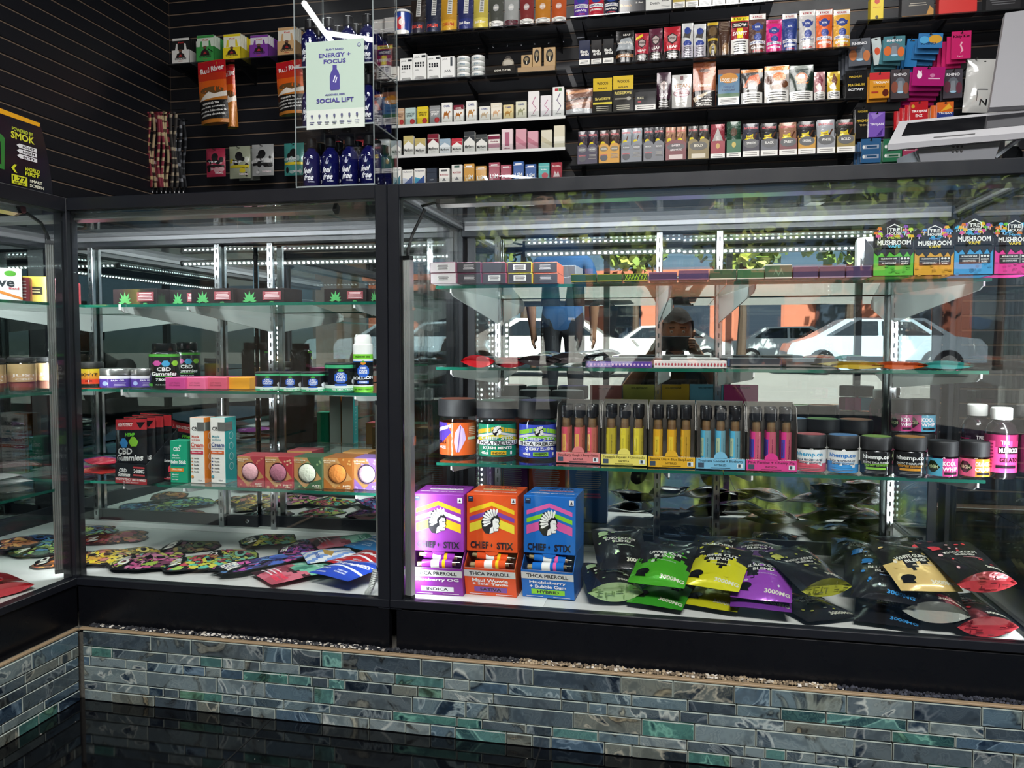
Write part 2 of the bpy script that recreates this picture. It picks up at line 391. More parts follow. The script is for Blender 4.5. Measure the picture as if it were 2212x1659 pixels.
carpet('carpet_edge', XC - YT + .01, _x(1118, 1440), ['#17191f', '#22242b', '#101116', '#3a3c40'], 'black cut carpet edge on the ledge under the left showcase', 3)
carpet('carpet_edge', _x(1122, 1440), _x(1815, 1500), ['#8a7a62', '#6f6150', '#a39277', '#5a4f40'], 'tan cut carpet edge on the tiled ledge', 4)
carpet('carpet_edge', _x(1818, 1500), 1.2, ['#1b1d26', '#242733', '#12141a', '#3a3d48'], 'dark carpet edge on the ledge at the far right', 5)
_mb = MB(); _rr = random.Random(8)
for k in range(260):
    x = _rr.choice([_rr.uniform(-1.2, -.5), _rr.uniform(-.95, -.6), _rr.uniform(-.3, .3)]); s = _rr.uniform(.0008, .003)
    y = YT + _rr.uniform(.006, .026); z = ZT + 0.006
    _mb.box(x - s, x + s, y - s * .7, y + s * .7, z, z + s * .8, _rr.choice(['#d8d2c6', '#bdb6a8', '#e6e2da', '#a8a196']))
tag(_mb.build('plaster_crumbs', M_CARPET), 'white plaster crumbs scattered on the ledge over the tiles', 'crumbs', None, 'stuff')
_mb = MB()
for k in range(60):
    x, y = _rr.uniform(-1.2, .6), _rr.uniform(-.5, -.06); s = _rr.uniform(.0006, .0016)
    _mb.box(x - s, x + s, y - s, y + s, 0.0004, 0.0004 + s, '#8b8780')
tag(_mb.build('floor_dust', M_CARPET), 'pale dust specks on the black floor', 'dust', None, 'stuff')
# ------------------------------------------------------------------ showcases
ZTOP, ZRB, ZGB, ZDK = 0.305 + ZC, 0.279 + ZC, -0.505 + ZC, -0.512 + ZC
YB = 0.48                                   # mirror plane
SB = [0.086 + ZC, -0.103 + ZC, -0.312 + ZC]  # left showcase shelf tops
SCZ = [0.116 + ZC, -0.048 + ZC, -0.243 + ZC] # right showcase shelf tops
YS = 0.085                                   # shelf front edge
def bx(root, name, m, x0, x1, y0, y1, z0, z1, bev=0.0012, par=None):
    return MB().box(x0, x1, y0, y1, z0, z1, '#000000', bev=bev).build(name, m, par or root)
def shelf_pane(root, x0, x1, y0, y1, z, t=0.006, rz=0):
    mb = MB().box(x0, x1, y0, y1, z - t, z, '#000000'); me = bpy.data.meshes.new('glass_shelf'); me.from_pydata(mb.v, [], mb.f)
    me.materials.append(M_SHELF); me.materials.append(M_GREEN)
    for i, p in enumerate(me.polygons): p.material_index = 0 if i in (4, 5) else 1
    return link('glass_shelf', me, None, root)
def standard(root, x, z0, z1, y=YB - 0.018):
    s = bx(root, 'shelf_standard', M_CHROME, x - 0.008, x + 0.008, y, y + 0.012, z0, z1)
    mb = MB(); z = z0 + 0.03
    while z < z1 - 0.03:
        mb.box(x - 0.0016, x + 0.0016, y - 0.0006, y + 0.001, z, z + 0.011, '#101012'); z += 0.0225
    o = mb.build('slots', M_RUBBER, s); o['kind'] = 'stuff'
    MB().lathe([(0.0045, 0, '#d8d8d8'), (0.004, 0.0018, '#c8c8c8')], 10).build('screw', M_CHROME, s, loc=(x, y, z1 - 0.014), rot=(R(90), 0, 0))
    return s
def bracket(root, x, z, tipx, tipy=YS + 0.004, hb=0.045, hf=0.012):
    """wedge shaped steel arm under a pane"""
    y1 = YB - 0.016; v = []
    for s in (-0.0012, 0.0012):
        v += [(x + s, y1, z - hb), (x + s, y1, z), (tipx + s, tipy, z), (tipx + s, tipy, z - hf * .5), (tipx + (x - tipx) * .03 + s, tipy + .012, z - hf)]
    f = [(0, 1, 2, 3, 4), (9, 8, 7, 6, 5)] + [(i, (i + 1) % 5, (i + 1) % 5 + 5, i + 5) for i in range(5)]
    b = MB().add(v, f, '#000000').build('shelf_bracket', M_STEEL, root)
    MB().box(tipx - 0.0016, tipx + 0.0016, tipy - 0.0035, tipy - .0002, z - hf * .6, z + 0.006, '#e8e8e6').build('tip_cap', M_PLAST, b)
    return b
def led_bar(root, p, q, face, dm=None):
    """ribbed aluminium light bar from p to q; diodes on the side 'face' (unit vector)"""
    p, q, fv = Vector(p), Vector(q), Vector(face).normalized(); ax = (q - p).normalized(); sd = ax.cross(fv).normalized()
    L = (q - p).length; w, d = 0.008, 0.007
    prof = [(-w, -d * .2), (-w, d), (w, d), (w, -d * .2)]
    for k in range(9):                      # ribs on the back
        a = w - k * w / 4; prof.append((a, -d * (1.0 if k % 2 else 0.75)))
    v = []; n = len(prof)
    for base in (p, q): v += [base + sd * a + fv * b for a, b in prof]
    f = [(i, (i + 1) % n, n + (i + 1) % n, n + i) for i in range(n)] + [tuple(range(n)), tuple(range(2 * n - 1, n - 1, -1))]
    o = MB().add(v, f, '#000000').build('light_bar', M_ALU, root)
    mb = MB(); s = 0.012
    while s < L - 0.01:
        c = p + ax * s + fv * (d + 0.0008); mb.poly([c + sd * a * .0026 + ax * b * .0032 for a, b in ((-1, -1), (1, -1), (1, 1), (-1, 1))], '#ffffff'); s += 0.0165
    dd = mb.build('diodes', dm or M_DIODE, o); dd['kind'] = 'stuff'
    for base, sg in ((p, -1), (q, 1)):
        c = base + ax * sg * 0.004; v = [c + ax * h + sd * a * w + fv * b * d for h in (-.004, .004) for a, b in ((-1, -1), (1, -1), (1, 1), (-1, 1))]
        MB().add(v, [(0, 1, 2, 3), (7, 6, 5, 4), (0, 1, 5, 4), (1, 2, 6, 5), (2, 3, 7, 6), (3, 0, 4, 7)], '#000000').build('end_cap', M_RUBBER, o)
    return o
def clip(root, c, ax):
    d = 0.011; a = (0.012 if ax == 0 else 0.01)
    bx(root, 'bar_clip', M_ACRYL, c[0] - (a if ax == 0 else d), c[0] + (a if ax == 0 else d), c[1] - d, c[1] + d, c[2] - (d if ax == 0 else a), c[2] + (d if ax == 0 else a))
def case_back(root, x0, x1, xm, ystep=0.004):
    """rear sliding mirror doors in a black frame"""
    bx(root, 'back_top_rail', M_FRAME, x0, x1, YB - 0.03, YB + 0.03, ZRB - 0.016, ZTOP - 0.006)
    bx(root, 'glass_ledge', M_LEDGE, x0 + .012, x1 - .012, YB - 0.045, YB - 0.03, ZRB - 0.004, ZRB + 0.008)
    bx(root, 'back_sill', M_DECK, x0, x1, YB - 0.02, YB + 0.03, ZDK, ZDK + 0.014)
    zt, zb = ZRB - 0.016, ZDK + 0.014
    for k, (a, b, y) in enumerate(((x0 + .008, xm + .02, YB), (xm - .02, x1 - .008, YB + 0.014))):
        d = empty('mirror_door'); d.parent = root
        bx(root, 'mirror_pane', M_MIRROR, a + .014, b - .004, y, y + 0.004, zb + 0.03, zt - .004, 0, d)
        bx(root, 'door_rail', M_FRAME, a, b, y - 0.004, y + 0.006, zb, zb + 0.031, 0.0008, d)
        bx(root, 'door_stile', M_FRAME, a if k == 0 else b - .02, a + .02 if k == 0 else b, y - 0.003, y + 0.006, zb + .031, zt, 0.0008, d)
        MB().lathe([(0.006, 0, '#999999'), (0.0055, 0.003, '#bbbbbb'), (0.003, 0.004, '#777777')], 12).build('door_lock', M_CHROME, d,
            loc=((b - .03) if k == 0 else (a + .03), y - 0.004, zb + .016), rot=(R(90), 0, 0))
    return
# ---- left showcase (turns the corner towards the viewer)
CB = empty('corner_showcase', (0, 0, 0)); tag(CB, 'black framed corner glass showcase on the left with lit shelves of jars and pouches', 'showcase')
XB0, XB1, XBL = -1.257, -0.546, -1.745
bx(CB, 'corner_post', M_FRAME, XB0 - 0.032, XB0, -0.002, 0.03, ZGB - .02, ZTOP)
bx(CB, 'end_post', M_FRAME, XB1 - 0.024, XB1, 0.0, 0.03, ZGB - .02, ZTOP)
bx(CB, 'top_rail', M_FRAME, XB0, XB1 - .024, 0.0, 0.03, ZRB, ZTOP)
bx(CB, 'top_rail', M_FRAME, XB0 - 0.032, XB0, -1.2, -0.002, ZRB - .004, ZTOP)
bx(CB, 'bottom_rail', M_FRAME, XB0, XB1, -0.002, 0.02, ZGB - .016, ZGB)
bx(CB, 'bottom_rail', M_FRAME, XB0 - 0.022, XB0 + 0.002, -1.2, -0.002, ZGB - .016, ZGB)
bx(CB, 'kick_panel', M_KICK, XB0, XB1 - 0.002, 0.002, 0.02, ZT - .004, ZGB - .016)
bx(CB, 'kick_panel', M_KICK, XB0 - 0.022, XB0 - 0.002, -1.2, 0.002, ZT - .004, ZGB - .016)
MB().box(XBL, XB1 - .002, 0.02, YB + .03, ZDK - 0.012, ZDK, '#000000').build('deck', M_DECK, CB)
MB().box(XBL, XB0 - .022, -1.2, 0.02, ZDK - 0.012, ZDK, '#000000').build('deck', M_DECK, CB)
MB().box(XB0, XB1 - .024, 0.008, 0.013, ZGB, ZRB, '#000000').build('front_glass', M_GLASS, CB)
MB().box(XB0 - .013, XB0 - .008, -1.2, -0.002, ZGB, ZRB - .004, '#000000').build('front_glass', M_GLASS, CB)
MB().box(XBL, XB1 - .024, 0.03, YB - .03, ZRB + .008, ZRB + .013, '#000000').build('top_glass', M_GLASS, CB)
MB().box(XBL, XB0 - .032, -1.2, 0.03, ZRB + .008, ZRB + .013, '#000000').build('top_glass', M_GLASS, CB)
MB().box(XB1 - .014, XB1 - .009, 0.03, YB - .03, ZGB, ZRB, '#000000').build('side_glass', M_GLASS, CB)
bx(CB, 'back_post', M_FRAME, XB1 - .024, XB1, YB - .012, YB + .03, ZDK, ZTOP)
bx(CB, 'back_post', M_FRAME, XBL - .012, XBL + .05, YB - .004, YB + .03, ZDK, ZTOP)
case_back(CB, XBL + .03, XB1 - .02, -1.12)
# back of the return wing
bx(CB, 'back_top_rail', M_FRAME, XBL - .03, XBL + .03, -1.2, YB, ZRB - .016, ZTOP - .006)
bx(CB, 'glass_ledge', M_LEDGE, XBL + .03, XBL + .045, -1.2, YB - .05, ZRB - .004, ZRB + .008)
bx(CB, 'door_rail', M_FRAME, XBL - .006, XBL + .004, -1.2, YB, ZDK, ZDK + .045)
MB().box(XBL - .004, XBL, -1.2, YB - .01, ZDK + .045, ZRB - .016, '#000000').build('mirror_pane', M_MIRROR2, CB)
ST_B = [at(197, 700, YB - .018)[0], at(470, 700, YB - .018)[0], at(584, 700, YB - .018)[0], XB1 - .06]
for x in ST_B: standard(CB, x, ZDK, ZRB - .006)
for i, z in enumerate(SB):
    shelf_pane(CB, -1.118, XB1 - .03, YS, YB - .02, z)
    shelf_pane(CB, XBL + .03, -1.120, YS + .012, YB - .022, z)
    shelf_pane(CB, XBL + .03, XBL + .445, -1.15, YS + .010, z)
    for j, (x, tp) in enumerate(zip(ST_B, (None, 258, 405 - 8 * i, 765))):
        if tp is None: tx = x
        else: tx = at(tp, 700, YS)[0]
        bracket(CB, x, z - .0062, tx if abs(tx - x) < .09 else x, hb=0.05 if i == 0 else 0.036)
led_bar(CB, (XB0 - .36, 0.028, ZRB - .012), (XB1 - .12, 0.028, ZRB - .012), (0, 0.9, -0.44))
led_bar(CB, (XB0 - .042, -1.15, ZRB - .014), (XB0 - .042, -0.09, ZRB - .014), (-0.9, 0, -0.44))
_vz0, _vz1 = at(115, 1232, -.01)[2], at(115, 527, -.01)[2]
led_bar(CB, (XB0 - .044, 0.0, _vz0), (XB0 - .044, 0.0, _vz1), (-0.7, 0.7, 0), M_DIODE2)
led_bar(CB, (XB1 - .034, 0.042, ZDK + .06), (XB1 - .034, 0.042, SB[1] - .02), (-0.5, 0.85, 0), M_DIODE2)
MB().tube([(XB0 - .044, 0, _vz1), (XB0 - .044, -.002, _vz1 + .012), (XB0 - .04, -.012, _vz1 + .024), (XB0 - .036, -.022, _vz1 + .03), (XB0 - .036, -.03, ZRB - .03), (XB0 - .042, -.06, ZRB - .014)], 0.0035, 8, '#000000').build('cable', M_RUBBER, CB)
clip(CB, (XB0 - .044, 0.0, at(115, 750, 0)[2]), 2); clip(CB, (at(650, 450, .02)[0], 0.028, ZRB - .012), 0)
_mb = MB(); _pp = []
for k in range(40):
    t = k / 39; _pp.append((at(800, 1280, .03)[0] - .012 + .022 * t, .035, ZDK + .004 + .05 * t * t))
_mb.tube(_pp, [0.0055 if k % 2 else 0.0068 for k in range(40)], 8, '#000000'); _mb.build('flexible_conduit', M_STEEL, CB)
# ---- right showcase
CC = empty('long_showcase', (0, 0, 0)); tag(CC, 'black framed glass showcase on the right with mirror back and three glass shelves', 'showcase')
XC0, XC1 = -0.545, 0.622
for x0, x1 in ((XC0, XC0 + .024), (XC1 - .024, XC1)):
    bx(CC, 'corner_post', M_FRAME, x0, x1, 0.0, 0.026, ZGB - .02, ZTOP); bx(CC, 'back_post', M_FRAME, x0, x1, YB - .016, YB + .03, ZDK, ZTOP)
bx(CC, 'top_rail', M_FRAME, XC0 + .024, XC1 - .024, 0.0, 0.03, ZRB, ZTOP)
for x0, x1 in ((XC0, XC0 + .02), (XC1 - .02, XC1)):
    bx(CC, 'side_rail', M_FRAME, x0, x1, 0.03, YB - .03, ZRB - .002, ZTOP - .004)
    bx(CC, 'glass_ledge', M_LEDGE, x0 + (.02 if x0 < 0 else -.012), x1 + (.012 if x0 < 0 else -.02), 0.03, YB - .04, ZRB + .002, ZRB + .008)
    bx(CC, 'side_bottom_rail', M_FRAME, x0, x1, 0.03, YB - .016, ZDK, ZDK + .01)
bx(CC, 'bottom_rail', M_FRAME, XC0, XC1, -0.002, 0.02, ZGB - .016, ZGB)
bx(CC, 'kick_panel', M_KICK, XC0 + .012, XC1 + .6, 0.002, 0.02, ZT - .004, ZGB - .02)
MB().box(XC0 + .004, XC1 - .004, 0.02, YB + .03, ZDK - 0.012, ZDK, '#000000').build('deck', M_DECK, CC)
MB().box(XC0 + .024, XC1 - .024, 0.006, 0.011, ZGB, ZRB, '#000000').build('front_glass', M_GLASS, CC)
MB().box(XC0 + .02, XC1 - .02, 0.03, YB - .03, ZRB + .008, ZRB + .013, '#000000').build('top_glass', M_GLASS, CC)
for x in (XC0 + .009, XC1 - .014): MB().box(x, x + .005, 0.026, YB - .016, ZDK + .01, ZRB - .002, '#000000').build('side_glass', M_GLASS, CC)
case_back(CC, XC0 + .024, XC1 - .024, 0.0)
ST_C = [at(1075, 690, YB - .018)[0], at(1423, 690, YB - .018)[0], at(1553, 690, YB - .018)[0], at(1933, 690, YB - .018)[0]]
for x in ST_C: standard(CC, x, ZDK, ZRB - .006)
for i, z in enumerate(SCZ):
    shelf_pane(CC, -0.475, 0.092, YS, YB - .02, z); shelf_pane(CC, 0.094, 0.545, YS, YB - .02, z)
    for j, x in enumerate(ST_C):
        tx = x + (-0.012, 0.03, 0.045, 0.05)[j]
        bracket(CC, x, z - .0062, tx, hb=(0.062, 0.045, 0.045)[i], hf=0.014)
led_bar(CC, (at(950, 440, .03)[0], 0.036, ZRB - .006), (XC1 - .05, 0.036, ZRB - .006), (0, 0.9, -0.44))
_vz0, _vz1 = at(872, 1284, .02)[2], at(872, 562, .02)[2]
led_bar(CC, (XC0 + .034, 0.022, _vz0), (XC0 + .034, 0.022, _vz1), (0.35, 0.93, 0), M_DIODE2)
led_bar(CC, (XC1 - .016, 0.036, _vz0), (XC1 - .016, 0.036, _vz1), (-0.6, 0.8, 0), M_DIODE2)
_e = at(948, 436, .036)
MB().tube([(XC0 + .034, 0.022, _vz1 - .004), (XC0 + .034, 0.022, _vz1 + .02), (XC0 + .042, 0.026, _vz1 + .05), (XC0 + .066, 0.03, _vz1 + .098), (_e[0] - .035, 0.034, ZRB - .012), (_e[0] - .01, 0.036, ZRB - .006), (_e[0], .036, ZRB - .006)], 0.0032, 8, '#000000').build('cable', M_RUBBER, CC)
clip(CC, (XC0 + .034, 0.022, at(872, 660, .02)[2]), 2); clip(CC, (XC0 + .034, 0.022, at(872, 952, .02)[2]), 2); clip(CC, (at(1990, 395, .03)[0], .036, ZRB - .006), 0)
MB().box(XC0 + .03, XC0 + .30, 0.03, 0.13, ZDK, ZDK + .0016, '#e4e4e2').build('deck_liner', M_CARD, CC)
# ------------------------------------------------------------------ behind the viewer: shop front, street, people (seen in the mirror doors)
def vat(px, py, Yreal):                 # point behind the viewer whose mirror image sits at a pixel
    p = at(px, py, 2 * YB - Yreal); return Vector((p[0], Yreal, p[2]))
XW0 = vat(1060, 700, FRONTY).x
wf = struct('wall_front', MB().box(WALLX, XW0, FRONTY - .08, FRONTY, 0, CEIL, '#000000').box(XW0, RIGHTX, FRONTY - .08, FRONTY, 0, 0.12, '#000000').box(XW0, RIGHTX, FRONTY - .08, FRONTY, 2.55, CEIL, '#000000'), M_WALLP)
M_MULL = mat('dark_window_frame', '#17181b', rough=0.4)
win = empty('window_1'); tag(win, None, None, None, 'structure')
for i in range(6):
    x = XW0 + i * (RIGHTX - XW0) / 5; MB().box(x - .025, x + .025, FRONTY - .07, FRONTY - .01, 0.12, 2.55, '#000000').build('mullion', M_MULL, win)
for i in range(5):
    a = XW0 + i * (RIGHTX - XW0) / 5 + .025; b = a + (RIGHTX - XW0) / 5 - .05
    MB().box(a, b, FRONTY - .044, FRONTY - .038, 0.12, 2.55, '#000000').build('pane', M_GLASS, win)
# dark stock shelves along the blind part of the front wall
stk = empty('stock_shelf', (WALLX + .62, FRONTY + .15, 0)); tag(stk, 'dark stock shelf of small packs behind the viewer, seen in the left mirrors', 'shelf')
_rr = random.Random(3); _mb = MB(); _pm = MB()
for k in range(6):
    z = .35 + k * .36; _mb.box(-.55, .55, -.13, .15, z, z + .02, '#1b1c20')
    x = -.52
    while x < .5:
        w = _rr.uniform(.05, .1); h = _rr.uniform(.1, .22); _pm.box(x, x + w - .008, -.08, .1, z + .02, z + .02 + h, _rr.choice(['#2b3340', '#58626a', '#8b8f90', '#3a2f2c', '#6a7a58', '#c8c8c2'])); x += w
_mb.box(-.58, -.55, -.14, .16, 0, 2.4, '#1b1c20').box(.55, .58, -.14, .16, 0, 2.4, '#1b1c20')
_mb.build('rack', M_MATTE, stk); _o = _pm.build('packs', M_CARD, stk); _o['kind'] = 'stuff'
M_ROAD = mat('street_asphalt', '#8d8b88', rough=0.9, bump=0.2, bscale=40)
tag(MB().box(-40, 40, -60, FRONTY - .08, -.25, -.05, '#000000').build('street_ground', M_ROAD), None, None, None, 'structure')
M_BRICKR = mat('terracotta_render', '#b0674f', rough=0.8, bump=0.2, bscale=30)
bd = empty('red_building', (vat(1600, 742, -30).x, -31, -.05)); tag(bd, 'long terracotta red building across the street, seen in the mirror', 'building')
MB().box(-6.2, 8, -3, 1, 0, 3.5, '#000000').build('facade', M_BRICKR, bd); MB().box(-6.4, 8.2, -3.2, 1.2, 3.5, 3.75, '#000000').build('parapet', M_BRICKR, bd)
M_DKW = mat('dark_window_glass', '#2c3440', rough=0.1)
for k in range(5):
    w = MB().box(-5.3 + k * 2.7, -3.9 + k * 2.7, 1.0, 1.06, .6, 2.6, '#000000').build('window', M_DKW, bd)
def car(name, px, Y, L, col, label, flip=1):
    r = empty(name, (vat(px, 742, Y).x, Y, -.05)); tag(r, label, 'car', 'parked cars across the street')
    s = L / 4.4; prof = [(-2.2, .35), (-2.2, .75), (-2.05, .92), (-1.5, .98), (-.85, 1.42), (.75, 1.45), (1.55, .98), (2.1, .82), (2.2, .6), (2.2, .35)]
    v = []; n = len(prof)
    for y in (-.85, .85): v += [(flip * a * s, y * (.86 if b > 1.2 else 1), b * s) for a, b in prof]
    f = [tuple(range(n)), tuple(range(2 * n - 1, n - 1, -1))] + [(i, (i + 1) % n, n + (i + 1) % n, n + i) for i in range(n)]
    MB().add(v, f, col).build('body', mat('car_paint', rough=0.2, coat=0.8), r, True)
    for y in (-.80, .80):
        sg = 1 if y > 0 else -1
        for q in ([(-1.25, 1.02), (-.8, 1.36), (-.1, 1.38), (-.1, 1.02)], [(0, 1.02), (0, 1.38), (.65, 1.38), (1.25, 1.02)]):
            MB().poly([(flip * a * s, y * (1.065 if b < 1.2 else .94) + sg * .012, b * s) for a, b in q], '#20262c').build('side_window', mat('car_glass', rough=0.08), r)
        for x in (-1.35, 1.35):
            o = MB().lathe([(.33, -.1, '#16171a'), (.33, .1, '#16171a')], 18).lathe([(.2, .1, '#b4b6b8'), (.19, .115, '#8e9092')], 12).build('wheel', M_PLAST, r, loc=(flip * x * s, y, .33 * s), rot=(R(-90) if y > 0 else R(90), 0, 0))
car('parked_car', 1190, -17, 4.3, '#e4e4e0', 'white hatchback parked across the street, leftmost in the mirror', -1)
car('parked_car', 1440, -25, 4.3, '#cfd3d6', 'pale grey car parked in front of the red building')
car('parked_car', 1700, -27.5, 4.3, '#b9c0c6', 'silver car parked in the middle of the street row')
car('parked_car', 1880, -20, 4.4, '#a9bccb', 'pale blue car parked rightmost in the mirror', -1)
def tree(px, Y, h, r, cols, label, seed, trunk=True):
    rr = random.Random(seed); t = empty('street_tree', (vat(px, 742, Y).x, Y, -.05)); tag(t, label, 'tree', 'street trees across the road')
    MB().tube([(0, 0, 0), (.05, 0, h * .3), (0, .05, h * .65)], [.16, .12, .07], 8, '#4a3a2e').build('trunk', M_MATTE, t)
    mb = MB()
    for k in range(420):
        a, b, c = rr.gauss(0, 1), rr.gauss(0, 1), rr.gauss(0, 1); q = math.sqrt(a * a + b * b + c * c) or 1; s = rr.random() ** .4
        p = Vector((a / q * r * s, b / q * r * s, h * .72 + c / q * r * .75 * s)); u = Vector((rr.gauss(0, 1), rr.gauss(0, 1), rr.gauss(0, 1))).normalized() * .2; w = u.cross(Vector((rr.gauss(0, 1), rr.gauss(0, 1), rr.gauss(0, 1)))).normalized() * .18
        mb.poly([p - u, p + w, p + u, p - w], rr.choice(cols))
    o = mb.build('foliage', mat('leaf', rough=0.6), t); o['kind'] = 'stuff'
GR = ['#7f9440', '#9aa84c', '#5f7434', '#b3b85a', '#4d6030']
tree(1130, -22, 7, 2.6, GR, 'yellow green street tree left of the red building', 1); tree(1370, -27.5, 6.0, 1.2, GR, 'small green street tree at the left corner of the red building', 2)
tree(1600, -22.5, 5.5, 1.5, GR, 'yellow green street tree in front of the red building', 3); tree(1830, -23.5, 6.5, 2.0, ['#6f8a3a', '#8ea048', '#48602e'], 'broad green street tree at the right of the mirror view', 4)
tree(2130, -25, 8, 2.6, ['#5f7434', '#7f9440', '#3f5228'], 'tall dark street tree far right of the mirror view', 5); tree(960, -26, 8, 2.6, GR, 'tall street tree far left of the mirror view', 6)
# people
def skin_body(name, joints, bones, parent, m):
    """joints: {name: (pos, rx, ry)}; bones: [(a, b, colour)]"""
    names = list(joints); me = bpy.data.meshes.new(name); me.from_pydata([joints[k][0] for k in names], [(names.index(a), names.index(b)) for a, b, _ in bones], [])
    o = bpy.data.objects.new(name, me); COL.objects.link(o); md = o.modifiers.new('s', 'SKIN'); md.use_smooth_shade = True
    if not me.skin_vertices: me.skin_vertices.new()
    for i, k in enumerate(names):
        me.skin_vertices[0].data[i].radius = joints[k][1:3]; me.skin_vertices[0].data[i].use_root = (k == 'pelvis')
    sb = o.modifiers.new('b', 'SUBSURF'); sb.levels = 2; sb.render_levels = 2
    dg = bpy.context.evaluated_depsgraph_get(); ev = o.evaluated_get(dg).to_mesh()
    V = [tuple(v.co) for v in ev.vertices]; F = [tuple(p.vertices) for p in ev.polygons]
    seg = [(Vector(joints[a][0]), Vector(joints[b][0]), c, (joints[a][1] + joints[b][1]) / 2) for a, b, c in bones]; cols = []
    for f in F:
        c = sum((Vector(V[i]) for i in f), Vector()) / len(f); best = None
        for p, q, col, rad in seg:
            d = q - p; t = max(0, min(1, (c - p).dot(d) / max(d.length_squared, 1e-9))); dist = (c - p - d * t).length - rad
            if best is None or dist < best[0]: best = (dist, col)
        cols.append(best[1])
    o.evaluated_get(dg).to_mesh_clear(); bpy.data.objects.remove(o)
    return MB().add(V, F, cols).build(name, m, parent, True)
SK, HAIR = '#b98a6e', '#1d1613'
def head(parent, loc, rz, hairlen=0.0, tilt=0.0):
    h = empty('head', loc); h.rotation_euler = (tilt, 0, rz); h.parent = parent
    def fn(u, v):
        a = 2 * math.pi * u; b = math.pi * (v - .5); x = math.cos(b) * math.cos(a); y = math.cos(b) * math.sin(a); z = math.sin(b)
        w = 1 - .22 * max(0, -z) ** 1.5
        X, Y, Z = .076 * x * w, .097 * y, .118 * z
        if y < 0:
            nz = math.exp(-((x / .14) ** 2 + ((z + .12) / .2) ** 2)); Y -= .022 * nz
            for s in (-1, 1): Y += .010 * math.exp(-(((x - .38 * s) / .2) ** 2 + ((z - .08) / .13) ** 2))
            Y -= .006 * math.exp(-((x / .3) ** 2 + ((z + .52) / .1) ** 2)); Y -= .008 * math.exp(-((x / .35) ** 2 + ((z + .85) / .2) ** 2))
        return (X, Y, Z)
    MB().grid(fn, 36, 28, lambda u, v: SK).build('face', mat('skin', rough=0.5), h, True)
    def hn(u, v):
        a = 2 * math.pi * u; b = math.pi * (.5 - v * .62); x = math.cos(b) * math.cos(a); y = math.cos(b) * math.sin(a); z = math.sin(b)
        k = 1.07 + .02 * math.sin(9 * a) * math.cos(b); z2 = z
        if y < -.1: z2 = max(z, .46 + .05 * math.sin(6 * x))
        return (.078 * x * k, .1 * y * k + .004, .121 * z2 * k)
    MB().grid(hn, 36, 14, lambda u, v: HAIR).build('hair', mat('hair', rough=0.9, spec=.2, bump=.4, bscale=200), h, True)
    for s in (-1, 1):
        MB().lathe([(.004, -.022, SK), (.014, -.01, SK), (.016, .008, SK), (.006, .022, SK)], 10).build('ear', mat('skin'), h, True, loc=(s * .077, .008, -.005))
        MB().lathe([(.001, -.008, '#e8e4de'), (.01, 0, '#e8e4de'), (.004, .009, '#1c1410'), (.001, .0095, '#1c1410')], 12).build('eye', M_GLOSS, h, True, loc=(s * .029, -.083, .01), rot=(R(90), 0, 0))
        MB().box(s * .029 - .015, s * .029 + .015, -.098, -.09, .028, .034, HAIR, bev=.002).build('eyebrow', mat('hair'), h)
    MB().box(-.022, .022, -.1, -.093, -.064, -.054, '#8f5348', bev=.003).build('mouth', mat('skin'), h)
    return h
M_CLOTH = mat('cloth', rough=0.85, bump=.25, bscale=90)
# photographer squatting with a phone
ph = empty('person', (0, -1.9, 0)); tag(ph, 'squatting person in dark shirt photographing with a phone, seen in the mirror', 'person')
_SH = '#14161b'; _JE = '#1e2430'
J = {'pelvis': ((0, -.12, .30), .15, .13), 'belly': ((0, -.06, .42), .145, .11), 'chest': ((0, .0, .55), .16, .11), 'neckb': ((0, .06, .655), .07, .065), 'neck': ((0, .10, .70), .05, .05), 'skull': ((0, .115, .76), .05, .05)}
Bn = [('pelvis', 'belly', _SH), ('belly', 'chest', _SH), ('chest', 'neckb', _SH), ('neckb', 'neck', SK), ('neck', 'skull', SK)]
for s, n in ((-1, 'l'), (1, 'r')):
    J.update({n + 'sh': ((s * .18, .04, .61), .065, .065), n + 'el': ((s * .245, .20, .50), .045, .045), n + 'fo': ((s * .16, .32, .63), .035, .035), n + 'wr': ((s * .10, .385, .715), .026, .026), n + 'pa': ((s * .082, .405, .75), .03, .018),
              n + 'hip': ((s * .1, -.1, .26), .1, .1), n + 'kn': ((s * .2, .22, .40), .065, .065), n + 'an': ((s * .17, .05, .09), .045, .045), n + 'to': ((s * .19, .2, .04), .042, .035)})
    Bn += [('chest', n + 'sh', _SH), (n + 'sh', n + 'el', _SH), (n + 'el', n + 'fo', SK), (n + 'fo', n + 'wr', SK), (n + 'wr', n + 'pa', SK), ('pelvis', n + 'hip', _JE), (n + 'hip', n + 'kn', _JE), (n + 'kn', n + 'an', _JE), (n + 'an', n + 'to', '#0f0f12')]
    for k, (dz, ln) in enumerate(((.018, .03), (.006, .034), (-.006, .032), (-.018, .026))):
        a, b, c = f'{n}f{k}a', f'{n}f{k}b', f'{n}f{k}c'
        J[a] = ((s * .088, .428, .757 + dz), .0085, .0085); J[b] = ((s * .082, .446, .757 + dz), .008, .008); J[c] = ((s * (.082 - ln * .6), .447, .757 + dz * 1.1), .007, .007)
        Bn += [(n + 'pa', a, SK), (a, b, SK), (b, c, SK)]
    J[n + 't1'] = ((s * .06, .405, .735), .01, .01); J[n + 't2'] = ((s * .045, .412, .722), .0085, .0085); Bn += [(n + 'pa', n + 't1', SK), (n + 't1', n + 't2', SK)]
skin_body('body', J, Bn, ph, M_CLOTH)
head(ph, (0.012, .135, .815), R(180), tilt=R(6))
pn = empty('phone', (0, -1.4715, ZC)); tag(pn, 'black smartphone held sideways in both hands, seen in the mirror', 'phone')
MB().box(-.073, .073, -.004, .004, -.036, .036, '#121316', bev=.003).build('case', M_PLAST, pn)
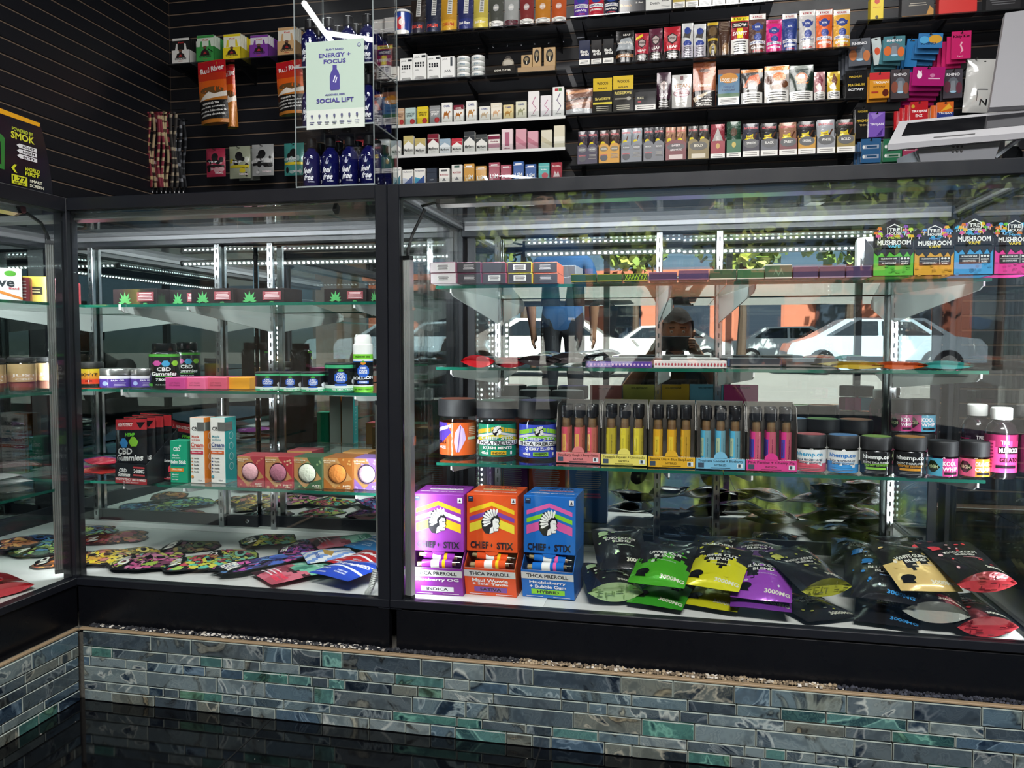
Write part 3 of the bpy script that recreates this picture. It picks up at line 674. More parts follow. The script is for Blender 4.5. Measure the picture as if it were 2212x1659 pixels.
MB().box(.03, .066, .004, .0065, -.002, .032, '#1d1f23', bev=.002).build('camera_bump', M_GLOSS, pn)
# bystander in a blue shirt
_p = vat(1215, 742, -3.7); by = empty('person', (_p.x, -3.7, 0)); tag(by, 'standing person in blue shirt and dark trousers near the shop window, seen in the mirror', 'person')
_SH = '#2f5f94'; _JE = '#20242c'
J = {'pelvis': ((0, 0, .95), .15, .11), 'belly': ((0, 0, 1.08), .155, .115), 'chest': ((0, .01, 1.28), .175, .12), 'neckb': ((0, .01, 1.45), .07, .065), 'neck': ((0, .02, 1.52), .052, .052), 'skull': ((0, .03, 1.6), .06, .06)}
Bn = [('pelvis', 'belly', _SH), ('belly', 'chest', _SH), ('chest', 'neckb', _SH), ('neckb', 'neck', SK), ('neck', 'skull', SK)]
for s, n in ((-1, 'l'), (1, 'r')):
    J.update({n + 'sh': ((s * .19, .01, 1.4), .07, .07), n + 'el': ((s * .25, .03, 1.12), .05, .05), n + 'wr': ((s * .24, -.02, .88), .03, .03), n + 'pa': ((s * .235, -.04, .81), .036, .022),
              n + 'hip': ((s * .09, 0, .88), .1, .1), n + 'kn': ((s * .1, -.02, .5), .07, .07), n + 'an': ((s * .11, .02, .1), .048, .048), n + 'to': ((s * .13, -.14, .045), .045, .038)})
    Bn += [('chest', n + 'sh', _SH), (n + 'sh', n + 'el', _SH), (n + 'el', n + 'wr', SK), (n + 'wr', n + 'pa', SK), ('pelvis', n + 'hip', _JE), (n + 'hip', n + 'kn', _JE), (n + 'kn', n + 'an', _JE), (n + 'an', n + 'to', '#e0e0e0')]
    for k in range(4):
        J[f'{n}f{k}'] = ((s * .24, -.07 + k * .018, .745 + abs(k - 1) * .008), .0085, .0085); J[f'{n}g{k}'] = ((s * .222, -.078 + k * .018, .71 + abs(k - 1) * .008), .0075, .0075)
        Bn += [(n + 'pa', f'{n}f{k}', SK), (f'{n}f{k}', f'{n}g{k}', SK)]
    J[n + 't'] = ((s * .215, -.075, .78), .009, .009); Bn.append((n + 'pa', n + 't', SK))
skin_body('body', J, Bn, by, M_CLOTH); head(by, (0, -.0, 1.66), R(160))
# ------------------------------------------------------------------ product builders
# artwork: list of ('r',u0,v0,u1,v1,col) ('t',text,u,v,w,h,col,{opts}) ('e',u,v,ru,rv,col) ('p',[(u,v)..],col) ; u in -.5...5, v in 0..1
def _clip(P, ax, lo, hi):
    for sgn, lim in ((1, lo), (-1, hi)):
        out = []; n = len(P)
        for i in range(n):
            a, b = P[i], P[(i + 1) % n]; da, db = sgn * (a[ax] - lim), sgn * (b[ax] - lim)
            if da >= 0: out.append(a)
            if (da < 0) != (db < 0):
                t = da / (da - db); out.append((a[0] + (b[0] - a[0]) * t, a[1] + (b[1] - a[1]) * t))
        P = out
        if len(P) < 3: return []
    return P
def drape(mb, P, col, mp, sx, sz):
    """lay a flat polygon on a curved surface, cut into small cells"""
    xs = [p[0] for p in P]; zs = [p[1] for p in P]; nx = max(1, math.ceil((max(xs) - min(xs)) / sx)); nz = max(1, math.ceil((max(zs) - min(zs)) / sz))
    for i in range(nx):
        A = _clip(P, 0, min(xs) + (max(xs) - min(xs)) * i / nx, min(xs) + (max(xs) - min(xs)) * (i + 1) / nx)
        if not A: continue
        for j in range(nz):
            B = _clip(A, 1, min(zs) + (max(zs) - min(zs)) * j / nz, min(zs) + (max(zs) - min(zs)) * (j + 1) / nz) if nz > 1 else A
            if B: mb.flat(B, col, mp=mp)
def art(mb, w, h, items, y=0.0, z0=0.0, surf=None, eps=0.0002):
    for k, it in enumerate(items):
        e = eps * (1 + .5 * k); mp = (lambda X, Z, e=e: surf(X, Z, e)) if surf else (lambda X, Z, e=e: (X, y - e, Z))
        t = it[0]
        if t == 'r':
            _, u0, v0, u1, v1, c = it
            n = max(2, math.ceil(abs(u1 - u0) / .09)) if surf else 1; m = max(1, math.ceil(abs(v1 - v0) / .12)) if surf else 1
            for i in range(n):
                for j in range(m):
                    a, b = u0 + (u1 - u0) * i / n, u0 + (u1 - u0) * (i + 1) / n; p, q = v0 + (v1 - v0) * j / m, v0 + (v1 - v0) * (j + 1) / m
                    mb.flat([(a * w, z0 + p * h), (b * w, z0 + p * h), (b * w, z0 + q * h), (a * w, z0 + q * h)], c, mp=mp)
        elif t == 't':
            kw = it[7] if len(it) > 7 else {}
            mb.text(it[1], it[2] * w, z0 + it[3] * h, it[4] * w, it[5] * h, it[6], mp=mp, **kw)
        elif surf and t in 'ep':
            P = [(it[1] * w + it[3] * w * math.cos(2 * math.pi * i / 14), z0 + it[2] * h + it[4] * h * math.sin(2 * math.pi * i / 14)) for i in range(14)] if t == 'e' else [(a * w, z0 + b * h) for a, b in it[1]]
            drape(mb, P, it[-1], mp, w * .09, h * .16)
        elif t == 'e': mb.ell(it[1] * w, z0 + it[2] * h, it[3] * w, it[4] * h, it[5], mp=mp, n=14)
        elif t == 'p': mb.flat([(a * w, z0 + b * h) for a, b in it[1]], it[2], mp=mp)
    return mb
def lines(u0, u1, v0, v1, n, c, th=0.35):     # a block of tiny unreadable print
    rr = random.Random(int((u0 + v0) * 1000) + n); out = []
    for i in range(n):
        v = v1 - (v1 - v0) * (i + .5) / n; k = (u1 - u0) * rr.uniform(.78, 1) / 2; m = (u0 + u1) / 2; s = (v1 - v0) / n * th / 2
        out.append(('r', m - k, v - s, m + k, v + s, c))
    return out
WARN = lambda v1=.28, c='#e9e7e2', k='#3a3a3a': [('r', -.48, .02, .48, v1, c)] + lines(-.4, .4, .05, v1 - .03, 4, k, .4)
def boxpack(name, label, cat, loc, w, d, h, col, design, rz=0.0, group=None, side=None, top=None, m=None, back=None, rot=None, bev=0.0008, pname='front_print'):
    mb = MB().box(-w / 2, w / 2, -d / 2, d / 2, 0, h, col, side=side, top=top, bev=bev)
    o = mb.build(name, m or M_CARD, None, loc=loc, rot=rot or (0, 0, rz)); tag(o, label, cat, group)
    if design: art(MB(), w, h, design, y=-d / 2).build(pname, m or M_CARD, o)
    if back:
        q = art(MB(), w, h, back, y=-d / 2).build('back_print', m or M_CARD, o); q.rotation_euler = (0, 0, R(180))
    return o
def pouch(name, label, cat, loc, w, h, t, col, design, rot=(0, 0, 0), group=None, m=None, style='pillow', back=None, hole=False, gus=None, nu=10, nv=14, backcol=None, wav=0.0, seed=0, parent=None, top_s=1.0):
    """film bag; local frame: front towards -y, bottom at z = 0"""
    rr = random.Random(seed); ph = rr.uniform(0, 6)
    def prof(u, v):
        f = max(0.0, 1 - abs(u) ** 2.2)
        if style == 'pillow': g = max(0.0, math.sin(math.pi * min(1, max(0, v)))) ** .55
        elif style == 'flat': g = .5 + .5 * math.sin(math.pi * v)
        else: g = max(0.0, 1 - v ** 1.6)               # stand up pouch, open at the foot
        return f * g
    def wob(u, v): return wav * math.sin(5 * v + 3 * u + ph) * (0.3 + v)
    ws = lambda v: w * (1 - (1 - top_s) * v)
    def S(X, Z, e=0.0, s=-1, k=1.0):
        v = Z / h; u = X / (ws(v) / 2); return (X, s * (t * k * prof(u, v) + e + .0003) + wob(u, v), Z)
    cf = col if callable(col) else (lambda u, v: col)
    bc = backcol or cf; bcf = bc if callable(bc) else (lambda u, v: bc)
    mb = MB()
    mb.grid(lambda u, v: S((u - .5) * ws(v), v * h), nu, nv, cf)
    mb.grid(lambda u, v: S((u - .5) * ws(v), v * h, 0, 1, .8), nu, nv, bcf, flip=True)
    o = mb.build(name, m or M_WALLFOIL, parent, True, loc=loc, rot=rot)
    if label: tag(o, label, cat, group)
    if design: art(MB(), w, h, design, surf=S).build('front_print', m or M_WALLFOIL, o)
    if style == 'stand' and gus:
        g = MB(); n = 12
        for i in range(n):
            a, b = -1 + 2 * i / n, -1 + 2 * (i + 1) / n
            pa, pb = S(a * w / 2, 0), S(b * w / 2, 0); qa, qb = S(a * w / 2, 0, 0, 1, .8), S(b * w / 2, 0, 0, 1, .8)
            ma = tuple((pa[k] + qa[k]) / 2 + (0.006 if k == 2 else 0) for k in range(3)); mb_ = tuple((pb[k] + qb[k]) / 2 + (0.006 if k == 2 else 0) for k in range(3))
            g.poly([qa, ma, mb_, qb], gus[0]); g.poly([ma, pa, pb, mb_], gus[0])
        if len(gus) > 1:
            rg = random.Random(seed + 5)
            for i in range(16):
                a = rg.uniform(-.75, .75); s = rg.choice((0, 1)); T_ = t * (1 - abs(a) ** 2.2); c = (a * w / 2, (rg.uniform(-.75, .7)) * T_, .0035)
                dx, dy = .0055, .0012
                if rg.random() < .4: dx, dy = dy, .004
                g.poly([(c[0] - dx, c[1] - dy, -.0006), (c[0] + dx, c[1] - dy, -.0006), (c[0] + dx, c[1] + dy, -.0006), (c[0] - dx, c[1] + dy, -.0006)], gus[1])
        g.build('gusset', m or M_WALLFOIL, o, True)
    if hole: MB().ell(0, h * .94, .0045, .003, '#0a0a0c', y=-t * prof(0, .94) - .0012).build('hang_hole', M_MATTE, o)
    return o
def jar(name, label, cat, loc, r, h, lid_h, lidcol, labcol, design, lab=(.1, .72), group=None, body='#1c1c1e', clear=True, fill=None, rz=0.0, rib=False, lidtop=None, lid_r=1.03, lab_rel=None, shoulder=.9, lm=None):
    """round jar: clear or solid body, screw lid, wrapped label with print"""
    o = empty(name, loc, rz); tag(o, label, cat, group); hb = h - lid_h; n = 28
    MB().lathe([(r * .9, 0, body), (r, .004, body), (r, hb * .9, body), (r * shoulder, hb, body)], n).build('body', M_JAR if clear else (lm or M_PLAST), o, True)
    if clear and fill: MB().lathe([(r * .86, .004, fill), (r * .9, .006, fill), (r * .9, hb * .55, fill), (r * .8, hb * .62, fill)], 20).build('contents', M_MATTE, o, True)
    q = r * lid_r; pr = [(q * .97, hb + .0005, lidcol), (q, hb + .002, lidcol)]
    if rib:
        k = 6
        for i in range(k): z = hb + .003 + (lid_h - .007) * i / k; pr += [(q, z, lidcol), (q * .985, z + (lid_h - .007) / k * .5, lidcol)]
    pr += [(q, h - .003, lidcol), (q * .96, h - .0005, lidcol), (q * .9, h, lidtop or lidcol)]
    MB().lathe(pr, n).build('lid', lm or M_MATTE, o, True)
    z0, z1 = hb * lab[0], hb * lab[1]; lr = r + .0006; lc = labcol if callable(labcol) else (lambda u, v: labcol)
    g = MB().grid(lambda u, v: (lr * math.cos(2 * math.pi * u), lr * math.sin(2 * math.pi * u), z0 + (z1 - z0) * v), 36, 8, lambda u, v: lc((u + .25) % 1.0, v))
    l = g.build('label', M_GLOSS, o, True)
    if design:
        W = 2 * r * 1.35
        def S(X, Z, e=0.0):
            a = -math.pi / 2 + X / r; return ((lr + e) * math.cos(a), (lr + e) * math.sin(a), Z)
        art(MB(), W, z1 - z0, design, z0=z0, surf=S).build('label_print', M_GLOSS, l)
    return o
def rect(x0, x1, yt, yb, Y, z=None):
    """pixel box on plane Y -> base point, width, height"""
    a, b = at(x0, yb, Y), at(x1, yb, Y); t = at((x0 + x1) / 2, yt, Y); zb = (a[2] + b[2]) / 2
    return ((a[0] + b[0]) / 2, z if z is not None else zb, b[0] - a[0], t[2] - zb)
def shelf_row(y, ybs):
    """mean shelf height from (px, py) contact points on plane y"""
    return sum(at(px, py, y)[2] for px, py in ybs) / len(ybs)
LW = '#f2f0ea'; DK = '#17171a'
# ------------------------------------------------------------------ the wall behind the counter: shelves
def wall_shelf(label, x0, x1, z, yf, m=None, strip=None, lip=False):
    s = empty('wall_shelf', ((x0 + x1) / 2, WALLY, z)); tag(s, label, 'shelf'); hw = (x1 - x0) / 2
    MB().box(-hw, hw, yf - WALLY - .012, -.001, -.006, -.0005, '#000000').build('board', m or M_SMOKE, s)
    for x in np.linspace(-hw + .05, hw - .05, 3): MB().add([(x - .0015, -.001, -.006), (x - .0015, -.001, -.06), (x - .0015, yf - WALLY + .03, -.012), (x - .0015, yf - WALLY + .03, -.006), (x + .0015, -.001, -.006), (x + .0015, -.001, -.06), (x + .0015, yf - WALLY + .03, -.012), (x + .0015, yf - WALLY + .03, -.006)], [(0, 1, 2, 3), (7, 6, 5, 4), (1, 2, 6, 5), (0, 3, 7, 4), (2, 3, 7, 6)], '#101114').build('shelf_arm', M_MATTE, s)
    if strip: MB().box(at(848, 270, YW)[0] - (x0 + x1) / 2, hw, yf - WALLY - .015, yf - WALLY - .012, -.014, -.0005, '#000000').build('price_strip', mat('white_price_strip', '#d9d9d6', rough=.4), s)
    if lip: MB().box(-hw, hw, yf - WALLY - .0115, yf - WALLY - .0095, 0, .028, '#000000').build('clear_lip', M_ACRYL, s)
    return s
YW = 2.26
def C2(*b): return (600 + b[0] / 3.456, 600 + b[1] / 3.456, b[2] / 3.456, b[3] / 3.456)
def C3(*b): return (1200 + b[0] / 4.254, 1200 + b[1] / 4.254, b[2] / 4.254, b[3] / 4.254)
def C4(*b): return (1680 + b[0] / 4.147, 1680 + b[1] / 4.147, b[2] / 4.147, b[3] / 4.147)
def C1(*b): return (b[0] / 3.456, b[1] / 3.456, b[2] / 3.456, b[3] / 3.456)
def row(items, Y, rowname, group, cat, name, depth, conv, shelf=None, zadd=0.0):
    """items: (x0,x1,yt,yb,kind,colour,design,desc[,extra])"""
    px = [conv(*i[:4]) for i in items]; z = shelf_row(Y, [((p[0] + p[1]) / 2, p[3]) for p in px]) if shelf is None else shelf
    for k, (it, p) in enumerate(zip(items, px)):
        x, _, w, h = rect(*p, Y, z); kind, col, des, desc = it[4:8]; ex = it[8] if len(it) > 8 else {}
        h = max(h, .02); lab = f'{desc}, {ORD[k]} from left on the {rowname}'
        nm = ex.get('name', name); ct = ex.get('cat', cat); w *= .97
        if kind == 'b': boxpack(nm, lab, ct, (x, Y + depth / 2, z + .0005), w, ex.get('d', depth), h, col, des, rz=ex.get('rz', 0), group=group, side=ex.get('side'), top=ex.get('top'), m=ex.get('m', M_GLOSS), bev=.0012)
        elif kind == 'p': pouch(nm, lab, ct, (x, Y + .022, z + .0005), w, h, .018, col, des, rot=(R(-4), 0, 0), group=group, style='stand' if ex.get('st', 1) else 'pillow', gus=('#222222',), seed=k)
        elif kind == 't': tray_of(nm, lab, ct, (x, Y + .04, z + .0005), w, h, col, des, ex, group)
    return z
def tray_of(nm, lab, ct, loc, w, h, col, des, ex, group):
    """open counter tray with pouches standing in it; ex: pc colours, th tray height share, tabs"""
    o = empty(nm, loc); tag(o, lab, ct, group); th = ex.get('th', .48) * h; d = .075
    mb = MB().box(-w / 2, w / 2, -d / 2, -d / 2 + .0015, 0, th, col).box(-w / 2, -w / 2 + .0015, -d / 2, d / 2, 0, th * 1.15, col).box(w / 2 - .0015, w / 2, -d / 2, d / 2, 0, th * 1.15, col).box(-w / 2, w / 2, d / 2 - .0015, d / 2, 0, th * 1.2, col).box(-w / 2, w / 2, -d / 2, d / 2, 0, .0015, col)
    nt = ex.get('tabs', 0)
    for k in range(nt): mb.ell(-w / 2 + w * (k + .5) / nt, th, w / nt * .46, th * .22, col, y=-d / 2 - .0002); 
    t = mb.build('tray', M_CARD, o)
    if des: art(MB(), w, th, des, y=-d / 2 - .0004).build('tray_print', M_CARD, t)
    pcs = ex['pc']; n = len(pcs)
    for k, (pc, pd) in enumerate(pcs):
        for r in range(2):
            q = pouch('pouch', None, None, (-w / 2 + w * (k + .5) / n, -d / 2 + .014 + r * .028, .003), w / n * .92, h * .97, .007, pc, pd if r == 0 else None, rot=(R(-3), 0, 0), seed=k, style='pillow', parent=o, nu=6, nv=8)
T = lambda s, u, v, w, h, c, **k: ('t', s, u, v, w, h, c, k)
Rr = lambda u0, v0, u1, v1, c: ('r', u0, v0, u1, v1, c)
# --- cigarettes
def marl(c, tx='#3a3a3a', t='Marlboro'): return [('p', [(-.5, .995), (-.5, .5), (0, .74), (.5, .5), (.5, .995)], c), Rr(-.5, .76, .5, .775, '#cfcac0'), T(t, 0, .27, .82, .16, tx), Rr(-.2, .1, .2, .13, '#bbbbbb')]
CAMEL = [(-.3, .2), (-.26, .2), (-.2, .36), (.08, .36), (.12, .2), (.17, .2), (.17, .42), (.26, .5), (.34, .5), (.35, .56), (.22, .58), (.12, .46), (.06, .5), (-.04, .6), (-.12, .5), (-.2, .58), (-.28, .46), (-.3, .36)]
def camel(cc='#a8672f', top=None): 
    d = ([Rr(-.5, .74, .5, .995, top)] if top else []) + [T('CAMEL', 0, .82, .6, .1, '#3c4a8a' if not top else '#f0eee8'), ('p', CAMEL, cc), Rr(-.4, .06, .4, .1, '#c9c4b8')]; return d
def spirit(c, tx): return [T('AMERICAN', 0, .66, .8, .09, tx), T('SPIRIT', 0, .53, .72, .13, tx), ('e', .2, .2, .24, .15, '#b23a3c'), ('p', [(-.02, .08), (.2, .34), (.34, .2), (.3, .05)], '#c8484a'), Rr(-.5, .8, .5, .81, '#dddddd')]
def slim(c): return [('p', [(-.1, .15), (.2, .35), (-.15, .55), (.15, .8), (.2, .78), (-.08, .55), (.27, .35), (-.04, .15)], c), T('slims', 0, .1, .5, .06, '#8a8a8a')]
def lm(c2): return [Rr(-.5, .8, .5, .815, '#e8e8e8'), T('L&M', 0, .3, .7, .22, '#f4f4f4'), ('p', [(-.5, .0), (-.2, .0), (.1, .45), (.0, .45)], c2), Rr(-.3, .84, .3, .9, '#ffffff')]
Z2 = row([(880, 945, 810, 940, 'b', '#c9a98a', spirit('', '#5a2f2a'), 'tan pack with red figure'), (950, 1030, 805, 935, 'b', '#b9cfcb', spirit('', '#42524f'), 'pale teal pack with red figure'),
  (1040, 1122, 797, 930, 'b', '#e3c935', spirit('', '#4a3a1c'), 'yellow pack with red figure'), (1132, 1213, 790, 925, 'b', '#8f9192', spirit('', '#f0eeea'), 'grey pack with red figure'),
  (1222, 1302, 765, 918, 'b', LW, camel(), 'tall white pack with tan camel'), (1312, 1388, 783, 912, 'b', LW, camel(top='#7d2d3a'), 'white pack with maroon top and camel'), (1405, 1485, 755, 910, 'b', LW, camel('#b98a55'), 'tall white pack with faded camel'),
  (1503, 1585, 795, 903, 'b', '#e9e6de', camel('#c8b090'), 'short white pack with pale camel'), (1590, 1672, 768, 897, 'b', '#efe7d8', camel('#d9b08a', '#e7ddc8'), 'cream pack with pale camel'), (1682, 1760, 782, 892, 'b', '#e3cf9a', camel('#b98a4a'), 'gold cream pack with camel'),
  (1775, 1858, 755, 885, 'b', '#dfdcc6', camel('#9b9a78'), 'pale olive pack with camel'), (1868, 1952, 680, 880, 'b', '#ebe6e4', slim('#b06a88'), 'tall white pack with pink ribbon'), (1960, 2043, 712, 875, 'b', '#e9e4e6', slim('#c07a9a'), 'white slim pack with pink ribbon'),
  (2050, 2137, 648, 870, 'b', '#ecebe8', slim('#6a5a7a') + [Rr(-.3, .86, -.02, .95, '#b04046'), Rr(.02, .86, .3, .95, '#5f8a5a')], 'tallest white slim pack')], YW, 'upper cigarette shelf', 'cigarette packs on the upper white shelf', 'cigarette pack', 'cigarette_pack', .022, C2)
Z3 = row([(385, 470, 1052, 1185, 'b', LW, marl('#b03038'), 'red and white pack'), (490, 567, 1045, 1180, 'b', '#c9a58a', marl('#a85a3a'), 'copper pack'), (585, 662, 1040, 1175, 'b', LW, marl('#a83038'), 'red topped pack'), (665, 745, 1036, 1170, 'b', LW, marl('#9a3a44'), 'dull red topped pack'),
  (755, 835, 1035, 1165, 'b', LW, marl('#b9bcc0'), 'white pack with silver roof'), (845, 920, 1045, 1160, 'b', LW, marl('#aab2b8'), 'white pack with grey roof'), (938, 1015, 1015, 1160, 'b', LW, marl('#c8b878'), 'tall white pack with gold roof'), (1023, 1103, 1032, 1155, 'b', LW, marl('#c4b070'), 'short white pack with gold roof'),
  (1118, 1202, 1000, 1150, 'b', LW, marl('#7d2a38'), 'tall white pack with maroon roof'), (1207, 1288, 1040, 1150, 'b', '#e6ebee', marl('#9db4c6'), 'short pack with pale blue roof'), (1297, 1378, 1035, 1143, 'b', LW, marl('#c23a48'), 'short pack with red roof'), (1390, 1472, 985, 1140, 'b', '#e9e8e2', marl('#3a3d40'), 'tall pack with black roof'),
  (1480, 1562, 1003, 1133, 'b', '#e9e8e2', marl('#4a4d4c'), 'short pack with black roof'), (1572, 1657, 1005, 1130, 'b', '#eae3dd', [Rr(-.5, .7, .5, .9, '#7d2d44'), Rr(-.5, .2, .5, .45, '#b78a98'), T('Virginia', 0, .56, .7, .12, '#7d2d44')], 'white pack with maroon bands'),
  (1670, 1755, 968, 1128, 'b', '#e8d3d6', [Rr(-.2, .2, .2, .85, '#b06a80'), T('slims', 0, .1, .5, .07, '#7d2d44')], 'tall pale pink pack'), (1775, 1857, 965, 1120, 'b', '#d9a3ae', [('p', [(-.5, .4), (.5, .1), (.5, .3), (-.5, .7)], '#c88494')], 'tall pink pack'),
  (1863, 1945, 980, 1115, 'b', '#dba6b2', [('p', [(-.5, .4), (.5, .1), (.5, .3), (-.5, .7)], '#c5808f')], 'short pink pack'), (1965, 2048, 972, 1110, 'b', '#ddd6c2', [('p', [(-.5, .4), (.5, .1), (.5, .3), (-.5, .7)], '#c9bfa4')], 'short cream pack'), (2060, 2143, 938, 1105, 'b', '#ddd5bd', [Rr(-.5, .2, .5, .5, '#e9e4d4')], 'tall cream pack')],
  YW, 'middle cigarette shelf', 'cigarette packs on the middle white shelf', 'cigarette pack', 'cigarette_pack', .022, C2)
PAR = lambda c, c2: [('p', [(-.45, .05), (.45, .05), (.45, .6)], c), ('p', [(-.45, .05), (-.45, .5), (.1, .38)], c2), T('Parliament', 0, .86, .8, .1, '#8a8a92')]
Z4 = row([(860, 920, 1250, 1390, 'b', LW, PAR('#4a7a8a', '#a9c4cc'), 'white pack with teal triangle'), (930, 1012, 1270, 1388, 'b', LW, PAR('#5a6a9a', '#c9cfdf'), 'white pack with violet blue triangle'), (1018, 1102, 1262, 1385, 'b', LW, PAR('#3a5a9a', '#4aa2c4'), 'white pack with bright blue triangle'), (1112, 1187, 1258, 1380, 'b', '#3a4250', [Rr(-.5, .72, .5, .74, '#20242c'), T('noir', 0, .3, .4, .1, '#9aa2ae')], 'dark slate pack'),
  (1202, 1282, 1258, 1375, 'b', LW, [T('MONTEGO', 0, .58, .8, .11, '#a83a48'), ('p', [(-.2, .2), (0, .38), (.2, .2)], '#77777c'), Rr(-.3, .8, .3, .92, '#55565a')], 'short white pack with red name'), (1297, 1378, 1230, 1370, 'b', '#e6e2dc', [T('MONTEGO', 0, .58, .8, .1, '#a83a48'), ('p', [(-.2, .2), (0, .36), (.2, .2)], '#77777c'), Rr(-.25, .84, .25, .95, '#44605a')], 'tall white pack with red name'),
  (1390, 1468, 1222, 1365, 'b', '#cf9a4c', lm('#e8c890'), 'tall orange gold pack'), (1478, 1558, 1240, 1362, 'b', '#cf9c50', lm('#e8c890'), 'short orange gold pack'), (1575, 1657, 1215, 1360, 'b', '#a3485a', lm('#c87a88'), 'tall rose red pack'), (1663, 1745, 1232, 1355, 'b', '#a3485a', lm('#c87a88'), 'short rose red pack'),
  (1757, 1837, 1205, 1350, 'b', '#3a5f9e', lm('#9ab4dc'), 'tall blue pack'), (1847, 1930, 1222, 1343, 'b', '#3f639f', lm('#9ab4dc'), 'short blue pack'), (1945, 2028, 1215, 1340, 'b', '#5fb0ae', [('e', .1, .25, .3, .18, '#c0525e'), Rr(-.5, .8, .5, .815, '#d8ecea'), T('light', 0, .6, .5, .1, '#eef6f4')], 'teal pack with red oval'), (2040, 2122, 1208, 1335, 'b', '#98323f', [T('PALL MALL', 0, .78, .8, .09, '#e8d8d4'), ('p', [(-.3, .15), (.3, .15), (.15, .5), (0, .3), (-.15, .5)], '#d8c8c8')], 'dark red pack')],
  YW, 'lowest cigarette shelf', 'cigarette packs on the lowest shelf', 'cigarette pack', 'cigarette_pack', .022, C2)
xl, xr = at(700, 270, YW)[0], at(1222, 262, YW)[0]
for z, l in ((Z2, 'white edged cigarette shelf, upper of three'), (Z3, 'white edged cigarette shelf, middle of three'), (Z4, 'cigarette shelf just above the counter rail')): wall_shelf(l, xl, xr, z, YW, mat('dark_shelf', '#101116', rough=.35), True, True)
# --- top middle shelf: rolling tobacco
PO = dict(cat='tobacco pouch', name='tobacco_pouch')
def drum(c, band, t, tc): return [Rr(-.08, .5, .22, 1, '#d8d8d4')] + lines(-.05, .2, .52, .98, 8, '#6a6a6a', .4) + [Rr(-.49, .02, .49, .34, band), T(t, 0, .2, .7, .1, tc)]
Z0 = row([(980, 1088, -20, 250, 'p', '#2a2320', drum('', '#2c2a38', 'DRUM', '#d8483a'), 'dark pouch with red lettering'), (1092, 1205, -25, 245, 'p', '#252a3c', drum('', '#232c48', 'DRUM', '#d8483a'), 'navy pouch with red lettering'), (1207, 1328, -30, 235, 'p', '#b98a2c', drum('', '#d4a22e', 'DRUM', '#b8402a'), 'mustard pouch'),
  (1332, 1448, -35, 222, 'p', '#2a2f5c', drum('', '#2b3470', 'Bali Shag', '#f0eee8'), 'blue pouch with white script'), (1452, 1563, -40, 212, 'p', '#b9a84a', drum('', '#d8c65a', 'Bali Shag', '#f4f0e0'), 'yellow pouch with white script')] +
  [(a, b, -50, c, 'p', col, [Rr(-.48, .02, .48, .2, wc)] + lines(-.4, .4, .04, .18, 3, '#555555') + [('e', 0, .62, .2, .12, mix(col, '#ffffff', .35)), T('1839', 0, .62, .3, .08, '#f0ece4')], d) for a, b, c, col, wc, d in
   ((1567, 1678, 200, '#4a4c46', LW, 'dark grey pouch with white label'), (1682, 1790, 190, '#9a9c9a', '#5f2230', 'silver pouch with maroon band'), (1797, 1906, 180, '#7a3030', LW, 'maroon pouch with white label'), (1914, 2030, 170, '#b9782a', LW, 'amber pouch with white label'), (2036, 2150, 160, '#b4532a', LW, 'orange pouch with white label'))],
  YW, 'top shelf', 'tobacco pouches on the top middle shelf', 'tobacco pouch', 'tobacco_pouch', .03, C2)
p = C2(855, 975, 75, 270); x, _, w, h = rect(*p, YW, Z0)
jar('tobacco_tub', 'blue round tobacco tub with a red figure at the left end of the top shelf', 'tub', (x, YW + w / 2, Z0 + .0005), w / 2, h, .012, '#e6e6e4', '#2b4596', [('e', 0, .5, .2, .28, '#c8383c'), ('e', .03, .55, .1, .14, '#f0e8e0'), Rr(-.4, 0, .4, .2, LW)], (.02, .98), clear=False, body='#2b4596', lid_r=1.0)
wall_shelf('dark shelf of tobacco pouches at the top middle', at(845, 70, YW)[0], xr, Z0, YW)
# --- second middle shelf: vape boxes, tins, cutters
JU = lambda: [T('JUUL', -.2, .86, .4, .07, '#55585c'), Rr(.15, .84, .45, .93, '#33363a')] + [Rr(-.36 + .19 * i, .5 + .1 * j, -.24 + .19 * i, .58 + .1 * j, '#2b2c30') for i in range(4) for j in range(2)] + [T('JUUL', -.22, .38, .3, .05, '#77797c')] + lines(-.4, .4, .03, .14, 3, '#666666')
Z1 = row([(745, 803, 505, 620, 'b', LW, lines(-.4, .4, .05, .4, 4, '#777777'), 'small white box'), (806, 908, 500, 614, 'b', LW, lines(-.4, .4, .1, .5, 4, '#222222'), 'short white box with warning')] +
  [(a, b, c, d, 'b', '#efefec', JU(), e) for a, b, c, d, e in ((912, 1008, 435, 605, 'white vape pod box with eight squares'), (1010, 1110, 398, 595, 'tallest white vape pod box'), (1115, 1215, 415, 590, 'white vape pod box beside the device box'))] +
  [(1217, 1320, 420, 580, 'b', '#efefec', [Rr(.2, .55, .36, .97, '#4a4f55'), T('JUUL', -.2, .88, .36, .09, '#55585c'), T('JUUL', 0, .32, .5, .12, '#55585c')] + lines(-.4, .4, .03, .12, 2, '#666666'), 'white vape device box')],
  YW, 'vape box shelf', 'white vape boxes on the second shelf', 'vape box', 'vape_box', .03, C2)
